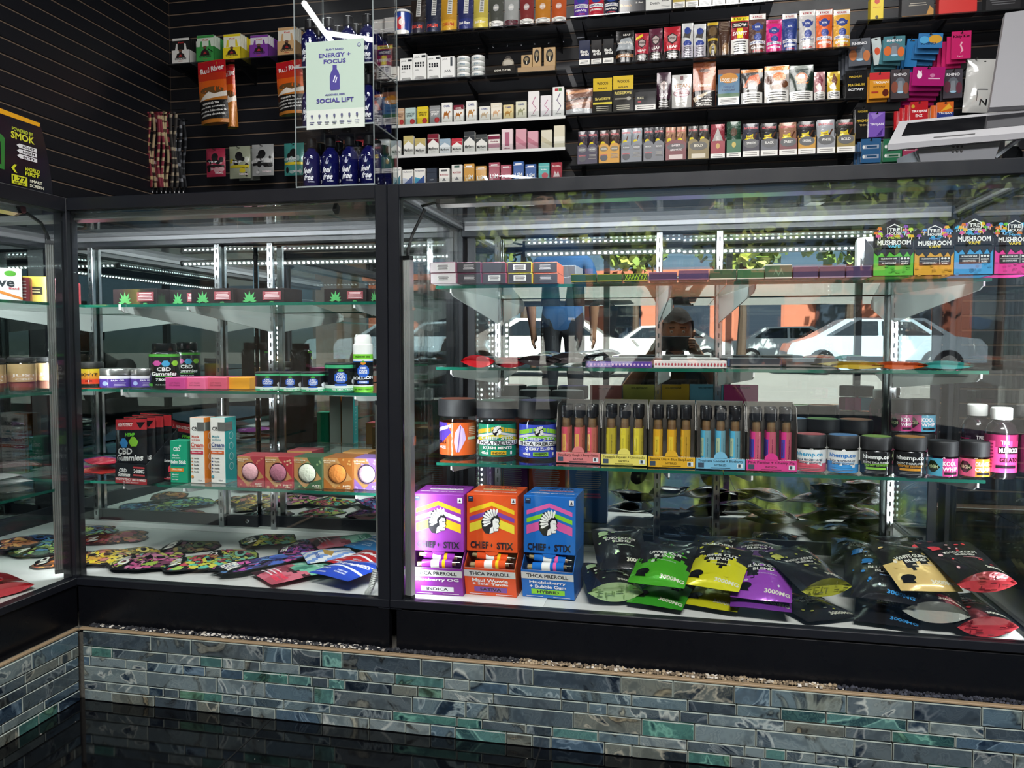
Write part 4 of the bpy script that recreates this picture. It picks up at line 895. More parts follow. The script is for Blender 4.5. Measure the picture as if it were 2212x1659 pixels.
for q, (a, b, c, d) in enumerate(((1325, 1425, 412, 575), (1432, 1535, 408, 570))):
    x, _, w, h = rect(*C2(a, b, c, d), YW, Z1)
    for k in range(4):
        o = empty('round_tin', (x, YW + w / 2, Z1 + .0005 + k * h / 4)); tag(o, f'round white tin, {["lowest", "second from below", "third from below", "topmost"][k]} of the {["left", "right"][q]} stack', 'tin', 'stacked round tins')
        MB().lathe([(w / 2 * .96, 0, '#d8d8d4'), (w / 2, .002, '#c9cdc8'), (w / 2, h / 4 * .6, '#c9cdc8')], 24).build('tin', M_PLAST, o, True)
        MB().lathe([(w / 2 * .98, h / 4 * .6, '#ececea'), (w / 2 * .98, h / 4 - .0025, '#ececea'), (w / 2 * .92, h / 4 - .001, '#ececea')], 24).build('lid', M_PLAST, o, True)
        rr_ = w / 2 + .0004; mb = MB(); mb.text('ZYN', 0, h / 8 * .7, w * .4, h / 4 * .3, '#3d6a86', mp=lambda X, Z: (rr_ * math.sin(X / rr_), -rr_ * math.cos(X / rr_), Z)); mb.build('label_print', M_CARD, o)
x, _, w, h = rect(*C2(1550, 1775, 430, 545), YW, Z1); cd = empty('cutter_display', (x, YW + .05, Z1 + .0005)); tag(cd, 'dark cigar cutter display box with a round header on the vape box shelf', 'display box')
MB().box(-w / 2, w / 2, -.05, .05, 0, h * .55, '#191613', bev=.001).build('tray', M_GLOSS, cd)
mb = MB(); c = [(w * .14 + .024 * math.cos(a), h * .95 + .05 * math.sin(a) * .9) for a in np.linspace(-.35, math.pi + .35, 18)]
mb.flat([(-w * .3, 0)] + [(w * .45, 0)] + c, '#2a2420', y=.03).flat([(w * .45, 0), (-w * .3, 0)] + c[::-1], '#2a2420', y=.033); hd = mb.build('header', M_GLOSS, cd)
art(MB(), w, h, [('e', .14, 1.05, .2, .35, '#8a8172'), ('e', .14, 1.08, .16, .22, '#b9b2a4'), ('p', [(-.3, .5), (.4, .75), (.42, .85), (-.28, .6)], '#7a4a30')], y=.0285).build('header_print', M_GLOSS, cd)
MB().text('CIGAR CUTTER', .01, h * .25, w * .55, h * .12, '#d8d2c4', y=-.0506).build('lettering', M_CARD, cd)
x, _, w, h = rect(*C2(1790, 2070, 490, 530), YW, Z1); wd = empty('cutter_stand', (x, YW + .03, Z1 + .0005)); tag(wd, 'small tan card stand with three cutter boxes at the right of the vape shelf', 'display stand')
MB().box(-w / 2, w / 2, -.03, .03, 0, h, '#9a7a4e', bev=.001).build('base', M_CARD, wd)
for a, b, t_ in ((1812, 1893, 385), (1897, 1960, 335), (1982, 2068, 340)):
    x2, _, w2, h2 = rect(*C2(a, b, t_, 495), YW, Z1); q = MB().box(-w2 / 2, w2 / 2, -.012, .012, h, h2 + h * .8, '#a5834f', bev=.001).build('cutter_box', M_CARD, wd, loc=(x2 - x, 0, 0))
    art(MB(), w2, h2, [('e', 0, .55, .32, .32, '#201d1a'), ('e', 0, .62, .2, .12, '#8a7a5a'), Rr(-.05, .3, .05, .5, '#d8d0c0')], y=-.012, z0=h).build('window', M_GLOSS, q)
wall_shelf('dark shelf of white vape boxes in the middle', at(800, 170, YW)[0], xr, Z1, YW)
# --- right block of four shelves
def hemp(c, fl, top='#e9e6e2', tc='#ffffff'): return [Rr(-.49, .86, .49, .99, top), T('4 PACK', 0, .92, .6, .06, '#b02a38'), ('e', 0, .66, .26, .11, '#34468e'), ('p', [(-.3, .6), (.3, .6), (.36, .72), (0, .67), (-.36, .72)], '#34468e'), T('ROYAL', 0, .66, .3, .05, '#f0f0f0'), ('e', .02, .4, .24, .1, '#34468e'), Rr(-.46, .23, .46, .31, '#f4f2ee'), T('HEMPARILLO', 0, .27, .86, .06, '#2b3a7c'), T(fl, 0, .15, .8, .06, tc), T('4 WRAPS', 0, .06, .6, .045, '#c83a44')]
def leafb(c): return [('p', [(-.3, .72), (0, .8), (.3, .72), (.26, .55), (0, .46), (-.26, .55)], '#2c2022'), ('p', [(-.24, .7), (0, .77), (.24, .7), (.2, .57), (0, .5), (-.2, .57)], '#b9a8a4'), T('SWISHER', 0, .64, .4, .07, '#33272a'), T('LEAF', 0, .38, .6, .08, '#f2ece6'), Rr(-.49, .01, .49, .27, '#1a1718')] + lines(-.36, .36, .05, .24, 4, '#d8d4d0', .5)
def bm(c): return [T('Black', -.02, .55, .7, .11, '#f0eee8'), T('&Mild', .05, .43, .7, .11, '#f0eee8'), Rr(-.48, .02, .48, .23, LW)] + lines(-.4, .4, .05, .2, 3, '#555555')
PB = dict(name='cigar_pouch', cat='cigar pouch')
ZR1 = row([(213, 317, 370, 600, 'b', '#1c2340', bm(''), 'navy tip cigar box with white label'), (325, 425, 372, 598, 'b', '#1d1a1c', bm(''), 'black tip cigar box with white label'), (435, 535, 350, 580, 'b', '#161618', bm(''), 'black cigar box with one tip showing'),
  (548, 718, 265, 580, 'p', '#141416', [('p', [(-.5, .4), (-.2, .75), (.3, .78), (.5, .5), (.5, .4)], '#9aa0a4'), T('LEAF', .1, .87, .4, .06, '#d8d4cc'), T('NATURAL', 0, .62, .8, .07, '#e0dcd4'), Rr(-.48, .17, .48, .27, '#8a5c36'), T('NATURAL', 0, .22, .7, .05, '#e8e0d4')], 'black pouch with brown band'),
  (727, 855, 288, 570, 'p', '#a8283a', leafb('') + [('p', [(-.45, .85), (.05, .97), (.05, .87), (-.45, .75)], '#e8cc3a')], 'red pouch with yellow flash'), (857, 980, 243, 560, 'p', '#5a2438', leafb(''), 'maroon pouch'), (992, 1150, 222, 545, 'p', '#b0202e', leafb(''), 'wide bright red pouch')] +
  [(a, b, c, d, 'p', '#cfd0cf', [('p', [(-.4, .6), (-.1, .85), (.35, .8), (.2, .55)], '#4a4644'), ('e', 0, .78, .28, .1, '#34468e'), ('e', 0, .42, .36, .09, '#2f4290'), Rr(-.48, .02, .48, .36, '#c4bfca')] + lines(-.36, .36, .05, .33, 6, '#44424a', .45), e) for a, b, c, d, e in ((1157, 1265, 188, 535, 'silver and blue pouch with grey warning'), (1270, 1383, 195, 525, 'silver green pouch with grey warning'))] +
  [(1393, 1498, 180, 522, 'p', '#3d2f22', [Rr(-.49, .9, .49, .98, '#c9a82c'), ('e', 0, .72, .36, .14, '#6a5436'), Rr(-.45, .45, .45, .52, '#c9a82c'), ('e', 0, .2, .34, .16, '#b09a5a'), ('p', [(-.2, .05), (.2, .05), (.1, .3), (-.1, .3)], '#2a2016')], 'brown and gold pouch with a bearded face'), (1500, 1605, 170, 510, 'p', '#4a3226', lines(-.4, .4, .7, .98, 6, '#8a7a6a') + [('e', .1, .2, .3, .16, '#8a6a4a')], 'plain dark brown pouch'),
   (1610, 1780, 128, 505, 'p', '#9a1e26', [Rr(-.49, .88, .49, .98, '#e8d820'), T('5 for $1', 0, .93, .7, .06, '#2a1a1a'), Rr(-.44, .7, .44, .84, '#1a1416'), T('SHOW', 0, .77, .7, .09, '#f0e8e0'), Rr(-.16, .42, .16, .68, '#e8d820'), T('SWAPPT', 0, .55, .8, .1, '#f2ece8'), Rr(-.49, .01, .49, .4, LW)] + lines(-.36, .36, .06, .36, 5, '#44444a', .5), 'red and yellow pouch with large warning'),
   (1780, 1937, 92, 482, 'p', '#5c4038', hemp('', 'CALI-FIRE'), 'brown and white hemp wrap pouch'), (1938, 2085, 150, 472, 'p', '#d81e7e', hemp('', 'BUBBLE GUM', '#c83a7a'), 'hot pink hemp wrap pouch'), (2087, 2227, 95, 465, 'p', '#2b3f7e', hemp('', 'BLUEBERRY'), 'navy hemp wrap pouch')] +
  [(4.254 / 4.147 * a + 480 * 4.254, 4.254 / 4.147 * b + 480 * 4.254, c * 4.254 / 4.147, d * 4.254 / 4.147, 'p', col, hemp('', f), e) for a, b, c, d, col, f, e in ((197, 345, 60, 440, '#c9c6c4', 'RUSSIAN CREAM', 'silver hemp wrap pouch'), (348, 498, 55, 430, '#e0642a', 'MANGO HAZE', 'orange hemp wrap pouch'), (505, 658, 45, 410, '#dca63a', 'BANANA', 'banana yellow hemp wrap pouch'))],
  YW, 'upper right shelf', 'cigar pouches on the upper right shelf', 'cigar pouch', 'cigar_pouch', .025, C3)
WB = WARN(.3)
ZR2 = row([(85, 338, 820, 1070, 'p', '#6a4332', [('p', [(-.5, .9), (.5, .98), (.5, .88), (-.5, .8)], '#b9825a'), ('p', [(-.5, .6), (.5, .7), (.5, .62), (-.5, .52)], '#3a2218'), ('p', [(-.5, .4), (.5, .5), (.5, .44), (-.5, .32)], '#94664a'), Rr(-.49, .01, .49, .22, '#9fa2a4')], 'wide wood brown pouch with silver foot'), (342, 520, 720, 1040, 'b', '#22211c', [Rr(-.5, .62, .5, .995, '#d0b02c'), T('WOODS', 0, .84, .6, .08, '#3a3018'), T('WRAPS', 0, .7, .5, .05, '#4a3c1c'), T('RESERVE', 0, .4, .8, .07, '#d8c468', rot=math.pi), Rr(-.5, .24, .5, .3, '#d8c84a')] + lines(-.36, .36, .04, .2, 3, '#b8b4a4'), 'yellow and black wrap box with upside down name'),
  (525, 715, 705, 1035, 'b', '#22211c', [Rr(-.5, .62, .5, .995, '#d4b430'), T('WOODS', 0, .84, .6, .08, '#3a3018'), T('WRAPS', 0, .68, .5, .05, '#4a3c1c'), T('RESERVE', 0, .52, .84, .08, '#e0cc70'), ('e', .28, .36, .12, .05, '#b0aca0'), Rr(-.4, .34, .2, .38, '#8a8578')] + lines(-.36, .36, .04, .2, 3, '#b8b4a4'), 'yellow and black wrap box with upright name'),
  (725, 925, 850, 1025, 'b', '#141417', [Rr(-.48, .02, .48, .3, '#dcdad4'), T('BLACK', -.22, .66, .3, .12, '#d0c8a8'), Rr(-.36, .42, -.2, .5, '#b03a40')] + lines(-.4, .4, .05, .27, 2, '#333333'), 'low black box with pale warning'), (925, 1060, 650, 1010, 'p', '#3a2030', leafb(''), 'dark plum pouch'),
  (1065, 1250, 672, 1002, 'p', '#c2c0bd', [T('TITAN', 0, .66, .84, .11, '#8a5a2c'), ('e', 0, .45, .42, .13, '#7d4a58'), ('e', 0, .45, .38, .1, '#c9b8ba'), T('PHILLIES', 0, .45, .66, .08, '#7a2c38'), Rr(-.08, .84, .08, .96, '#7a5a5c')], 'silver pouch with maroon oval'), (1258, 1475, 540, 980, 'p', '#8a4420', [Rr(.0, .4, .5, 1, '#9a5428'), ('e', 0, .8, .24, .04, '#5a4038'), T('Natural', 0, .48, .54, .07, '#e8d8c4'), Rr(-.49, .01, .49, .36, '#1f1a18'), ('p', [(-.5, .22), (.5, .38), (.2, .3), (-.4, .12)], '#c9b8a0')] + [T(s, 0, v, .7, .045, '#e8e4de') for s, v in (('Cigars are not', .2), ('a safe', .145), ('alternative to', .09), ('cigarettes.', .04))], 'tall copper brown pouch'),
  (1487, 1692, 638, 972, 'b', '#4f7a9a', [Rr(-.5, .86, .5, .995, '#8a5a44'), ('e', 0, .75, .42, .14, '#c9862c'), T('LOOSE LEAF', 0, .7, .8, .1, '#f2e8d8'), T('Natural', 0, .52, .5, .07, '#2f5a86'), T('Dark Leaf', 0, .43, .6, .06, '#2a4a70'), Rr(-.5, .23, .5, .33, '#3d6a42')] + WARN(.23), 'blue and brown leaf box'), (1700, 1910, 612, 955, 'p', '#2a2522', [Rr(-.5, .9, .5, .99, '#c07428'), ('p', [(-.4, .5), (-.1, .8), (.3, .85), (.4, .6), (.1, .45)], '#c05a28'), ('e', 0, .55, .25, .12, '#9a8a84'), ('p', [(-.3, .4), (0, .55), (.2, .42)], '#e0d8d0')] + WARN(.34), 'black and copper pouch with warning'),
  (1920, 2153, 578, 940, 'p', '#b9b2ac', [Rr(-.5, .88, .5, .99, '#d8842c'), ('e', .1, .7, .28, .12, '#d8702c'), ('e', -.3, .62, .18, .12, '#5a3424'), ('e', .3, .5, .16, .1, '#6a4028'), ('e', 0, .42, .22, .07, '#7a5a44')] + WARN(.34), 'white and brown leaf pouch with warning')] +
  [(4.254 / 4.147 * a + 480 * 4.254, 4.254 / 4.147 * b + 480 * 4.254, c * 4.254 / 4.147, d * 4.254 / 4.147, 'p', col, des, e) for a, b, c, d, col, des, e in ((105, 328, 545, 890, '#12281f', [Rr(-.5, .9, .5, .99, '#8a928c'), ('e', 0, .65, .26, .14, '#b8683a'), ('e', 0, .68, .16, .08, '#e0cfc0'), T('King Leaf', .05, .5, .5, .07, '#c9742c')] + WARN(.28), 'dark green pouch with warning'), (330, 433, 605, 878, '#b9898a', [('p', [(0, .95), (.3, .7), (.1, .45), (-.2, .65)], '#7a2c3a'), ('p', [(-.4, .5), (0, .6), (.2, .35), (-.2, .35)], '#e6dccc')] + WARN(.3), 'small pink pouch with maroon leaf'), (450, 568, 605, 872, '#c9a82a', [('p', [(0, .95), (.3, .7), (.1, .45), (-.2, .65)], '#6a3a24'), ('p', [(-.4, .5), (0, .6), (.2, .35), (-.2, .35)], '#e6dccc')] + WARN(.3), 'small yellow pouch with brown leaf'))],
  YW, 'wrap shelf', 'wrap pouches on the second right shelf', 'wrap pouch', 'wrap_pouch', .025, C3)
def bw(pc, star=True): return (pc, [T('BACKWOODS', 0, .87, .8, .06, '#d86a70'), ('p', [(-.05, .62), (.1, .78), (.2, .78), (.05, .6)], '#5a3624'), ('e', -.15, .6, .22, .06, '#e0cc2c')])
def bt(t, oc='#77777a'): return [('e', -.25, .88, .2, .16, oc), ('e', .25, .88, .2, .16, oc), T(t, -.25, .88, .28, .08, '#dddddd'), T(t, .25, .88, .28, .08, '#dddddd'), ('e', -.25, .35, .18, .2, '#55555a'), T('BACKWOODS', -.25, .52, .34, .08, '#d86a70')] + lines(.05, .45, .3, .6, 4, '#aaa6a0')
def bs(t, oc): return [('e', 0, .8, .44, .28, '#5f6062'), T(t, 0, .82, .5, .16, '#e8e6e2'), Rr(-.48, .02, .48, .36, LW)] + lines(-.36, .36, .08, .3, 2, '#88847e')
def one(pc): return [(pc, [T('BACKWOODS', 0, .86, .84, .07, '#d86a70'), ('p', [(.1, .5), (.36, .72), (.44, .72), (.2, .48)], '#5a3624'), ('p', [(-.4, .52), (-.28, .56), (-.3, .64), (-.1, .62), (.15, .68), (.12, .58), (.22, .52), (.0, .5), (-.1, .46), (-.2, .5)], '#e0cc2c'), T('5 pack', -.08, .57, .36, .05, '#8a3a1c')])]
ZR3 = row([(195, 388, 1205, 1525, 't', '#453f52', bt('HONEY'), 'purple grey cigar tray', dict(pc=[bw('#2c2230'), bw('#2c2230')], tabs=2)), (391, 592, 1195, 1515, 't', '#d29a3c', bt('ORIGINAL', '#8a7a5a'), 'orange cigar tray', dict(pc=[bw('#3a2620'), bw('#3a2620')], tabs=2)), (596, 796, 1175, 1503, 't', '#84888f', bt('RUSSIAN'), 'silver grey cigar tray', dict(pc=[bw('#9aa0a6'), bw('#9aa0a6')], tabs=2)),
  (801, 1000, 1163, 1490, 't', '#77797f', bt('BLACK'), 'dark grey cigar tray', dict(pc=[bw('#3a3a40'), bw('#2a2a2e')], tabs=2)), (1004, 1206, 1152, 1474, 't', '#7d4448', [('e', 0, .8, .42, .22, '#5f5a5c'), T('SWEET', 0, .88, .4, .12, '#e8dcdc'), T('AROMATIC', 0, .62, .56, .12, '#e8dcdc'), Rr(-.32, .08, .32, .34, '#d8c8c4')], 'maroon cigar tray with tan pouches', dict(pc=[bw('#a3785c'), bw('#a3785c')], tabs=1)), (1210, 1415, 1140, 1463, 't', '#8a7a50', [('e', 0, .8, .42, .26, '#5f5c54'), T('BOLD', 0, .82, .4, .16, '#e8e0cc'), Rr(-.32, .08, .32, .34, '#d8d0bc')], 'olive cigar tray', dict(pc=[bw('#3a3834'), bw('#3a3834')], tabs=2)),
  (1420, 1560, 1125, 1455, 't', '#9a2f3c', [('e', 0, .72, .14, .16, '#c9a05a'), Rr(-.48, .02, .48, .28, LW)] + lines(-.36, .36, .06, .25, 2, '#666666'), 'dark red cigar tray', dict(pc=[('#8a2a38', [('p', [(-.4, .5), (0, .9), (.4, .5)], '#b8b4b0')])])), (1567, 1708, 1100, 1448, 't', '#2f6a4a', [('e', 0, .72, .14, .16, '#c9b45a'), Rr(-.48, .02, .48, .28, LW)] + lines(-.36, .36, .06, .25, 2, '#666666'), 'green cigar tray', dict(pc=[('#16402c', [('e', 0, .7, .24, .12, '#5a4434')])])),
  (1714, 1876, 1118, 1440, 't', '#3d3a48', bs('SMOOTH', ''), 'slate cigar tray with white foot', dict(pc=one('#3a3844'))), (1880, 2046, 1112, 1430, 't', '#6a6c74', bs('BLACK', ''), 'grey cigar tray with black pouches', dict(pc=one('#232326'))), (2051, 2224, 1102, 1418, 't', '#7d4a4e', bs('SWEET', ''), 'rose brown cigar tray', dict(pc=one('#9a7058')))] +
  [(4.254 / 4.147 * a + 480 * 4.254, 4.254 / 4.147 * b + 480 * 4.254, c * 4.254 / 4.147, d * 4.254 / 4.147, 't', col, bs(t, ''), e, dict(pc=one(pc))) for a, b, c, d, col, t, pc, e in ((178, 343, 1060, 1372, '#d09a34', 'ORIGINAL', '#232022', 'amber cigar tray with black pouches'), (347, 520, 1045, 1365, '#9a9ca2', 'WHITE', '#a8abb0', 'silver cigar tray'), (525, 697, 1035, 1350, '#9a8648', 'BOLD', '#26241f', 'gold and black cigar tray'))],
  YW, 'tray shelf', 'cigar trays on the lowest right shelf', 'cigar tray', 'cigar_tray', .07, C3)
hz = lambda c, f: [('e', 0, .66, .3, .12, '#34468e'), Rr(-.46, .36, .46, .5, '#f4f2ee'), T('HEMPARILLO', 0, .43, .86, .08, '#2b3a7c'), T(f, 0, .25, .8, .08, '#f4f2ee'), T('4 WRAPS', 0, .1, .6, .06, '#c83a44')]
ZR0 = row([(163, 297, -90, 160, 'p', '#5a3a9a', hz('', 'GRAPE'), 'purple hemp wrap pouch'), (300, 440, -95, 145, 'p', '#b02438', hz('', 'STRAWBERRY'), 'crimson hemp wrap pouch'), (443, 578, -100, 130, 'p', '#20263c', hz('', 'NAKED'), 'midnight blue hemp wrap pouch'), (583, 820, -110, 115, 'b', '#26252a', [T('Dutch', -.2, .3, .36, .1, '#b8924a'), T('2 for', .3, .38, .3, .06, '#d8d4cc'), Rr(-.46, .24, -.4, .36, '#b8924a')], 'wide black cigar box'), (825, 1068, -115, 108, 'b', '#d6d5d0', [T('Dutch', -.15, .3, .36, .1, '#4a4a4c'), T('snow', .28, .38, .3, .08, '#55555a')] + lines(.1, .45, .1, .2, 2, '#888888'), 'wide white cigar box')] +
  [(a, a + 118, -120, 75 - 10.5 * k, 'b', c, WARN(.3), e) for k, (a, c, e) in enumerate(((1074, '#b09a4a', 'small gold box with white warning'), (1195, '#a08a50', 'small bronze box with white warning'), (1318, '#d8d4cc', 'small white box with warning'), (1442, '#d0ccc4', 'small ivory box with warning'), (1565, '#cfcac2', 'small cream box with warning'), (1693, '#c8c4bc', 'small grey box with warning'), (1818, '#cac6be', 'rightmost small pale box with warning')))],
  YW, 'top right shelf', 'boxes on the top right shelf', 'cigar box', 'cigar_box', .04, C3)
xa, xb = at(1232, 150, YW)[0], at(1862, 120, YW)[0]
wall_shelf('dark shelf at the very top right of the wall', xa, at(1670, 20, YW)[0], ZR0, YW)
wall_shelf('dark shelf of cigar pouches, second down on the right', xa, xb, ZR1, YW); wall_shelf('dark shelf of wrap pouches, third down on the right', at(1222, 250, YW)[0], xb, ZR2, YW); wall_shelf('dark shelf of cigar trays, lowest on the right', xa, at(1860, 330, YW)[0], ZR3, YW)
# --- far right: incense boxes on a shelf and hanging cards
ZX = shelf_row(YW, [C4(890, 0, 0, 172)[::3], C4(1600, 0, 0, 125)[::3]])
for (a, b, c, d, col, des, lab) in ((832, 948, -40, 170, '#e8cc1e', [('e', 0, .8, .2, .12, '#c8402c'), T('Sunny', 0, .55, .6, .06, '#c8602c'), ('e', 0, .12, .12, .08, '#4a3a10')], 'yellow incense box on the top shelf at the right'), (1110, 1403, -90, 148, '#232326', [T('Royal', 0, .72, .6, .12, '#b8965a'), ('p', [(.25, .02), (.48, .02), (.48, .25), (.36, .4)], '#c08a3a'), Rr(-.48, .02, .48, .06, '#a8742c')] + lines(-.3, .3, .4, .55, 2, '#b8b0a0'), 'black incense box with gold corner on the top shelf'),
        (1447, 1788, -80, 122, '#d42c28', [T('RED WAX', 0, .72, .4, .08, '#7a1816')], 'bright red box on the top shelf at the right'), (1870, 2180, -80, 80, '#1c1c20', lines(-.4, .4, .3, .8, 4, '#6a6a6e'), 'dark box rightmost on the top shelf')):
    x, _, w, h = rect(*C4(a, b, c, d), YW, ZX); boxpack('incense_box', lab, 'box', (x, YW + .03, ZX + .0005), w, .05, h, col, des, group='boxes on the top right end shelf')
wall_shelf('dark shelf at the top right end of the wall', at(1850, 40, YW)[0], at(2260, 20, YW)[0], ZX, YW)
def hang(name, label, cat, box, Y, n, dx, dz, col, des, group, m=None, tilt=0.0, conv=C4, rnd_=0.0, hook=True, pouchy=False, th=.004):
    """cards hanging one behind another on a peg"""
    x, z, w, h = rect(*conv(*box), Y); rr = random.Random(int(x * 1000))
    for k in range(n):
        lb = label if n == 1 else f'{label}, {["front", "second", "third", "fourth", "fifth", "sixth", "last"][min(k, 6)]} on its peg'
        L = (x + dx * k, Y + .022 * k, z + dz * k); rt = (0, tilt + rr.uniform(-rnd_, rnd_), 0)
        if pouchy: o = pouch(name, lb, cat, L, w, h, th, col, des if k == 0 else None, rot=rt, group=group, hole=True, seed=k, style='pillow')
        else:
            o = boxpack(name, lb, cat, L, w, th, h, col, des if k == 0 else None, rot=rt, group=group, m=m or M_GLOSS, bev=.0006)
            MB().ell(0, h * .93, .006, .003, '#0a0a0c', y=-th / 2 - .0008).build('hang_hole', M_MATTE, o)
    if hook:
        pg = MB().tube([(x, WALLY, z + h * .95), (x, Y - .012, z + h * .95 - .002), (x, Y - .02, z + h * .95 + .006)], .002, 6, '#111214').build('wall_peg', M_MATTE); tag(pg, f'black wall peg carrying the {label}'.split(',')[0], 'peg', 'wall pegs')
rh = lambda c: [T('RHINO', 0, .82, .7, .1, '#e6e6ea'), ('e', 0, .45, .3, .28, '#6a7078'), ('p', [(-.15, .2), (.15, .2), (.1, .6), (-.1, .6)], '#8a9098'), ('e', -.3, .4, .18, .2, c), ('e', .32, .35, .16, .2, c), ('e', .02, .22, .16, .04, '#a8d0e8')]
hang('pill_card', 'grey pill card with rhino', 'card', (635, 830, 345, 590), 2.30, 4, -.01, -.012, '#565a62', rh('#c87a4a'), 'hanging pill cards', rnd_=.05); hang('pill_card', 'teal pill card with rhino and orange sky', 'card', (940, 1135, 325, 545), 2.30, 4, -.012, -.01, '#4a7f8a', rh('#d8703a'), 'hanging pill cards', tilt=.08, rnd_=.1)
hang('pill_card', 'white pill card behind the teal card', 'card', (862, 945, 335, 580), 2.33, 1, 0, 0, '#c8d4d4', [('e', 0, .5, .3, .14, '#d85a3a')], 'hanging pill cards', tilt=-.12, hook=False)
hang('pill_card', 'blue and orange pill card tilted', 'card', (1250, 1470, 300, 430), 2.29, 7, -.006, -.017, '#3a78b0', [('e', .2, .6, .28, .3, '#d8a23a'), T('RHINO', -.05, .3, .6, .18, '#1c3a5a'), ('e', -.25, .55, .2, .25, '#58a8d8')], 'fanned blue pill cards', tilt=.12, rnd_=.06); hang('pill_card', 'plain blue pill card', 'card', (1130, 1240, 350, 600), 2.34, 3, -.012, -.02, '#2f78b4', [], 'hanging plain blue cards', tilt=.1)
hang('pill_card', 'hot pink pill card with a figure', 'card', (1552, 1728, 280, 528), 2.29, 5, -.012, -.012, '#c82a6a', [T('Kitty Kat', 0, .8, .84, .12, '#2a1018'), ('p', [(-.05, .2), (.12, .3), (.0, .5), (.08, .6), (-.02, .62), (-.08, .48), (.02, .32)], '#f0b4c4'), T('5 pcs', -.05, .1, .3, .05, '#f4e0e6')], 'hanging pink pill cards')
mg = lambda: [T('MAGNUM', -.05, .8, .6, .07, '#c8a83a'), T('MAGNUM', 0, .52, .78, .09, '#d0b040'), T('ECSTASY', 0, .36, .74, .08, '#f0f0f0')]
hang('condom_box', 'black and gold box with white word', 'box', (605, 790, 640, 900), 2.31, 2, -.006, -.004, '#121214', mg(), 'hanging black boxes', th=.016); hang('condom_box', 'black and gold box low beside purple box', 'box', (690, 830, 960, 1245), 2.31, 2, -.006, -.004, '#141416', [T('MAGNUM', -.05, .85, .6, .07, '#c8a83a'), T('MAGNUM', 0, .56, .84, .09, '#d0b040'), T('THIN', 0, .42, .5, .06, '#a8905a')], 'hanging low black boxes', th=.016)
hang('condom_box', 'orange and red box', 'box', (815, 995, 655, 885), 2.30, 2, -.004, -.01, '#d8922a', [Rr(-.5, .72, .5, .995, '#c8343a'), T('TROJAN', .05, .6, .76, .12, '#f8f0e0'), T('ECSTASY', 0, .44, .6, .07, '#7a4a1c'), ('e', .3, .2, .16, .14, '#5a2018'), Rr(-.4, .2, -.05, .27, '#a83a2c')], 'hanging orange boxes', th=.018)
hang('pill_card', 'dark pill card with rhino above the red box', 'card', (1010, 1175, 622, 885), 2.31, 2, -.006, -.005, '#4a4448', rh('#8a5040'), 'hanging dark pill cards'); hang('pill_card', 'dark pill card with rhino right of the magenta card', 'card', (1480, 1650, 622, 880), 2.31, 2, -.006, -.005, '#4a464e', rh('#6a3a48'), 'hanging dark pill cards')
hang('pill_card', 'magenta card with white cat', 'card', (1195, 1485, 600, 770), 2.27, 6, -.003, -.014, '#a8206e', [('e', -.28, .55, .08, .18, '#f4e4ee'), ('p', [(-.34, .68), (-.33, .82), (-.28, .72), (-.23, .82), (-.22, .68)], '#f4e4ee'), ('e', .12, .55, .08, .1, '#c87aa4'), Rr(0, .36, .36, .42, '#e8c4d8')], 'fanned magenta cards', tilt=.06, rnd_=.04)
hang('condom_box', 'purple box with white name', 'box', (808, 952, 1008, 1232), 2.30, 2, -.002, -.008, '#7a58b4', [T('TROJAN', 0, .5, .84, .12, '#ece4f4'), ('p', [(.0, .05), (.3, .05), (.4, .35), (.2, .2)], '#4a2c80'), ('p', [(-.4, .95), (.4, .95), (-.2, .7)], '#9a7ccc')], 'hanging purple boxes', th=.018)
hang('condom_box', 'red box with white name', 'box', (1180, 1338, 915, 1085), 2.29, 4, -.016, -.006, '#b8242c', [T('TROJAN', 0, .48, .84, .16, '#f8f0ec'), T('ENZ', 0, .26, .4, .14, '#f8f0ec'), ('e', -.35, .75, .1, .1, '#c8a03a')], 'hanging red boxes', th=.018); hang('condom_box', 'orange and blue box with name', 'box', (1420, 1568, 918, 1060), 2.29, 3, -.018, -.006, '#d86a2c', [Rr(-.5, 0, .5, .35, '#2f3f84'), T('TROJAN', 0, .28, .8, .16, '#f0e8e4'), ('p', [(-.3, .4), (.2, .9), (.4, .6)], '#e8b23a')], 'hanging orange blue boxes', th=.018)
for a, b, c, d, col, lb, g in ((740, 918, 1245, 1460, '#2c5a86', 'blue glossy tube card near the counter', 'blue'), (938, 1108, 1245, 1450, '#2c6a4c', 'green glossy tube card near the counter', 'green'), (1118, 1250, 1285, 1445, '#9a3a58', 'rose glossy tube card beside the register', 'rose')):
    hang('tube_card', lb, 'card', (a, b, c, d), 2.27, 3, -.01, -.006, col, [Rr(-.4, .58, .4, .74, mix(col, '#ffffff', .3)), Rr(-.4, .18, .4, .34, mix(col, '#ffffff', .3)), ('e', -.36, .66, .06, .07, '#e8ece8'), ('e', -.36, .26, .06, .07, '#e8ece8'), Rr(-.2, .62, .3, .7, mix(col, '#000000', .4)), Rr(-.2, .22, .3, .3, mix(col, '#000000', .4))], f'hanging {g} tube cards', th=.012)
x, z, w, h = rect(*C4(1650, 1960, 530, 1010), 2.33)
o = pouch('clear_bag', 'clear plastic bag with black letter hanging behind the register', 'bag', (x, 2.33, z), w, h, .02, '#c9c9c6', [T('N', .05, .18, .22, .12, '#16161a'), Rr(-.16, .2, -.14, .42, '#4a4a4e'), Rr(-.16, .4, .14, .42, '#4a4a4e')], rot=(0, R(4), 0), m=mat('clear_film', rough=.12, coat=.8, bump=.7, bscale=14), hole=True)
pg = MB().tube([(x - .02, WALLY, z + h * 1.0), (x - .02, 2.31, z + h * 1.0)], .003, 6, '#111214').build('wall_peg', M_MATTE); tag(pg, 'black wall peg carrying the clear plastic bag', 'peg', 'wall pegs')
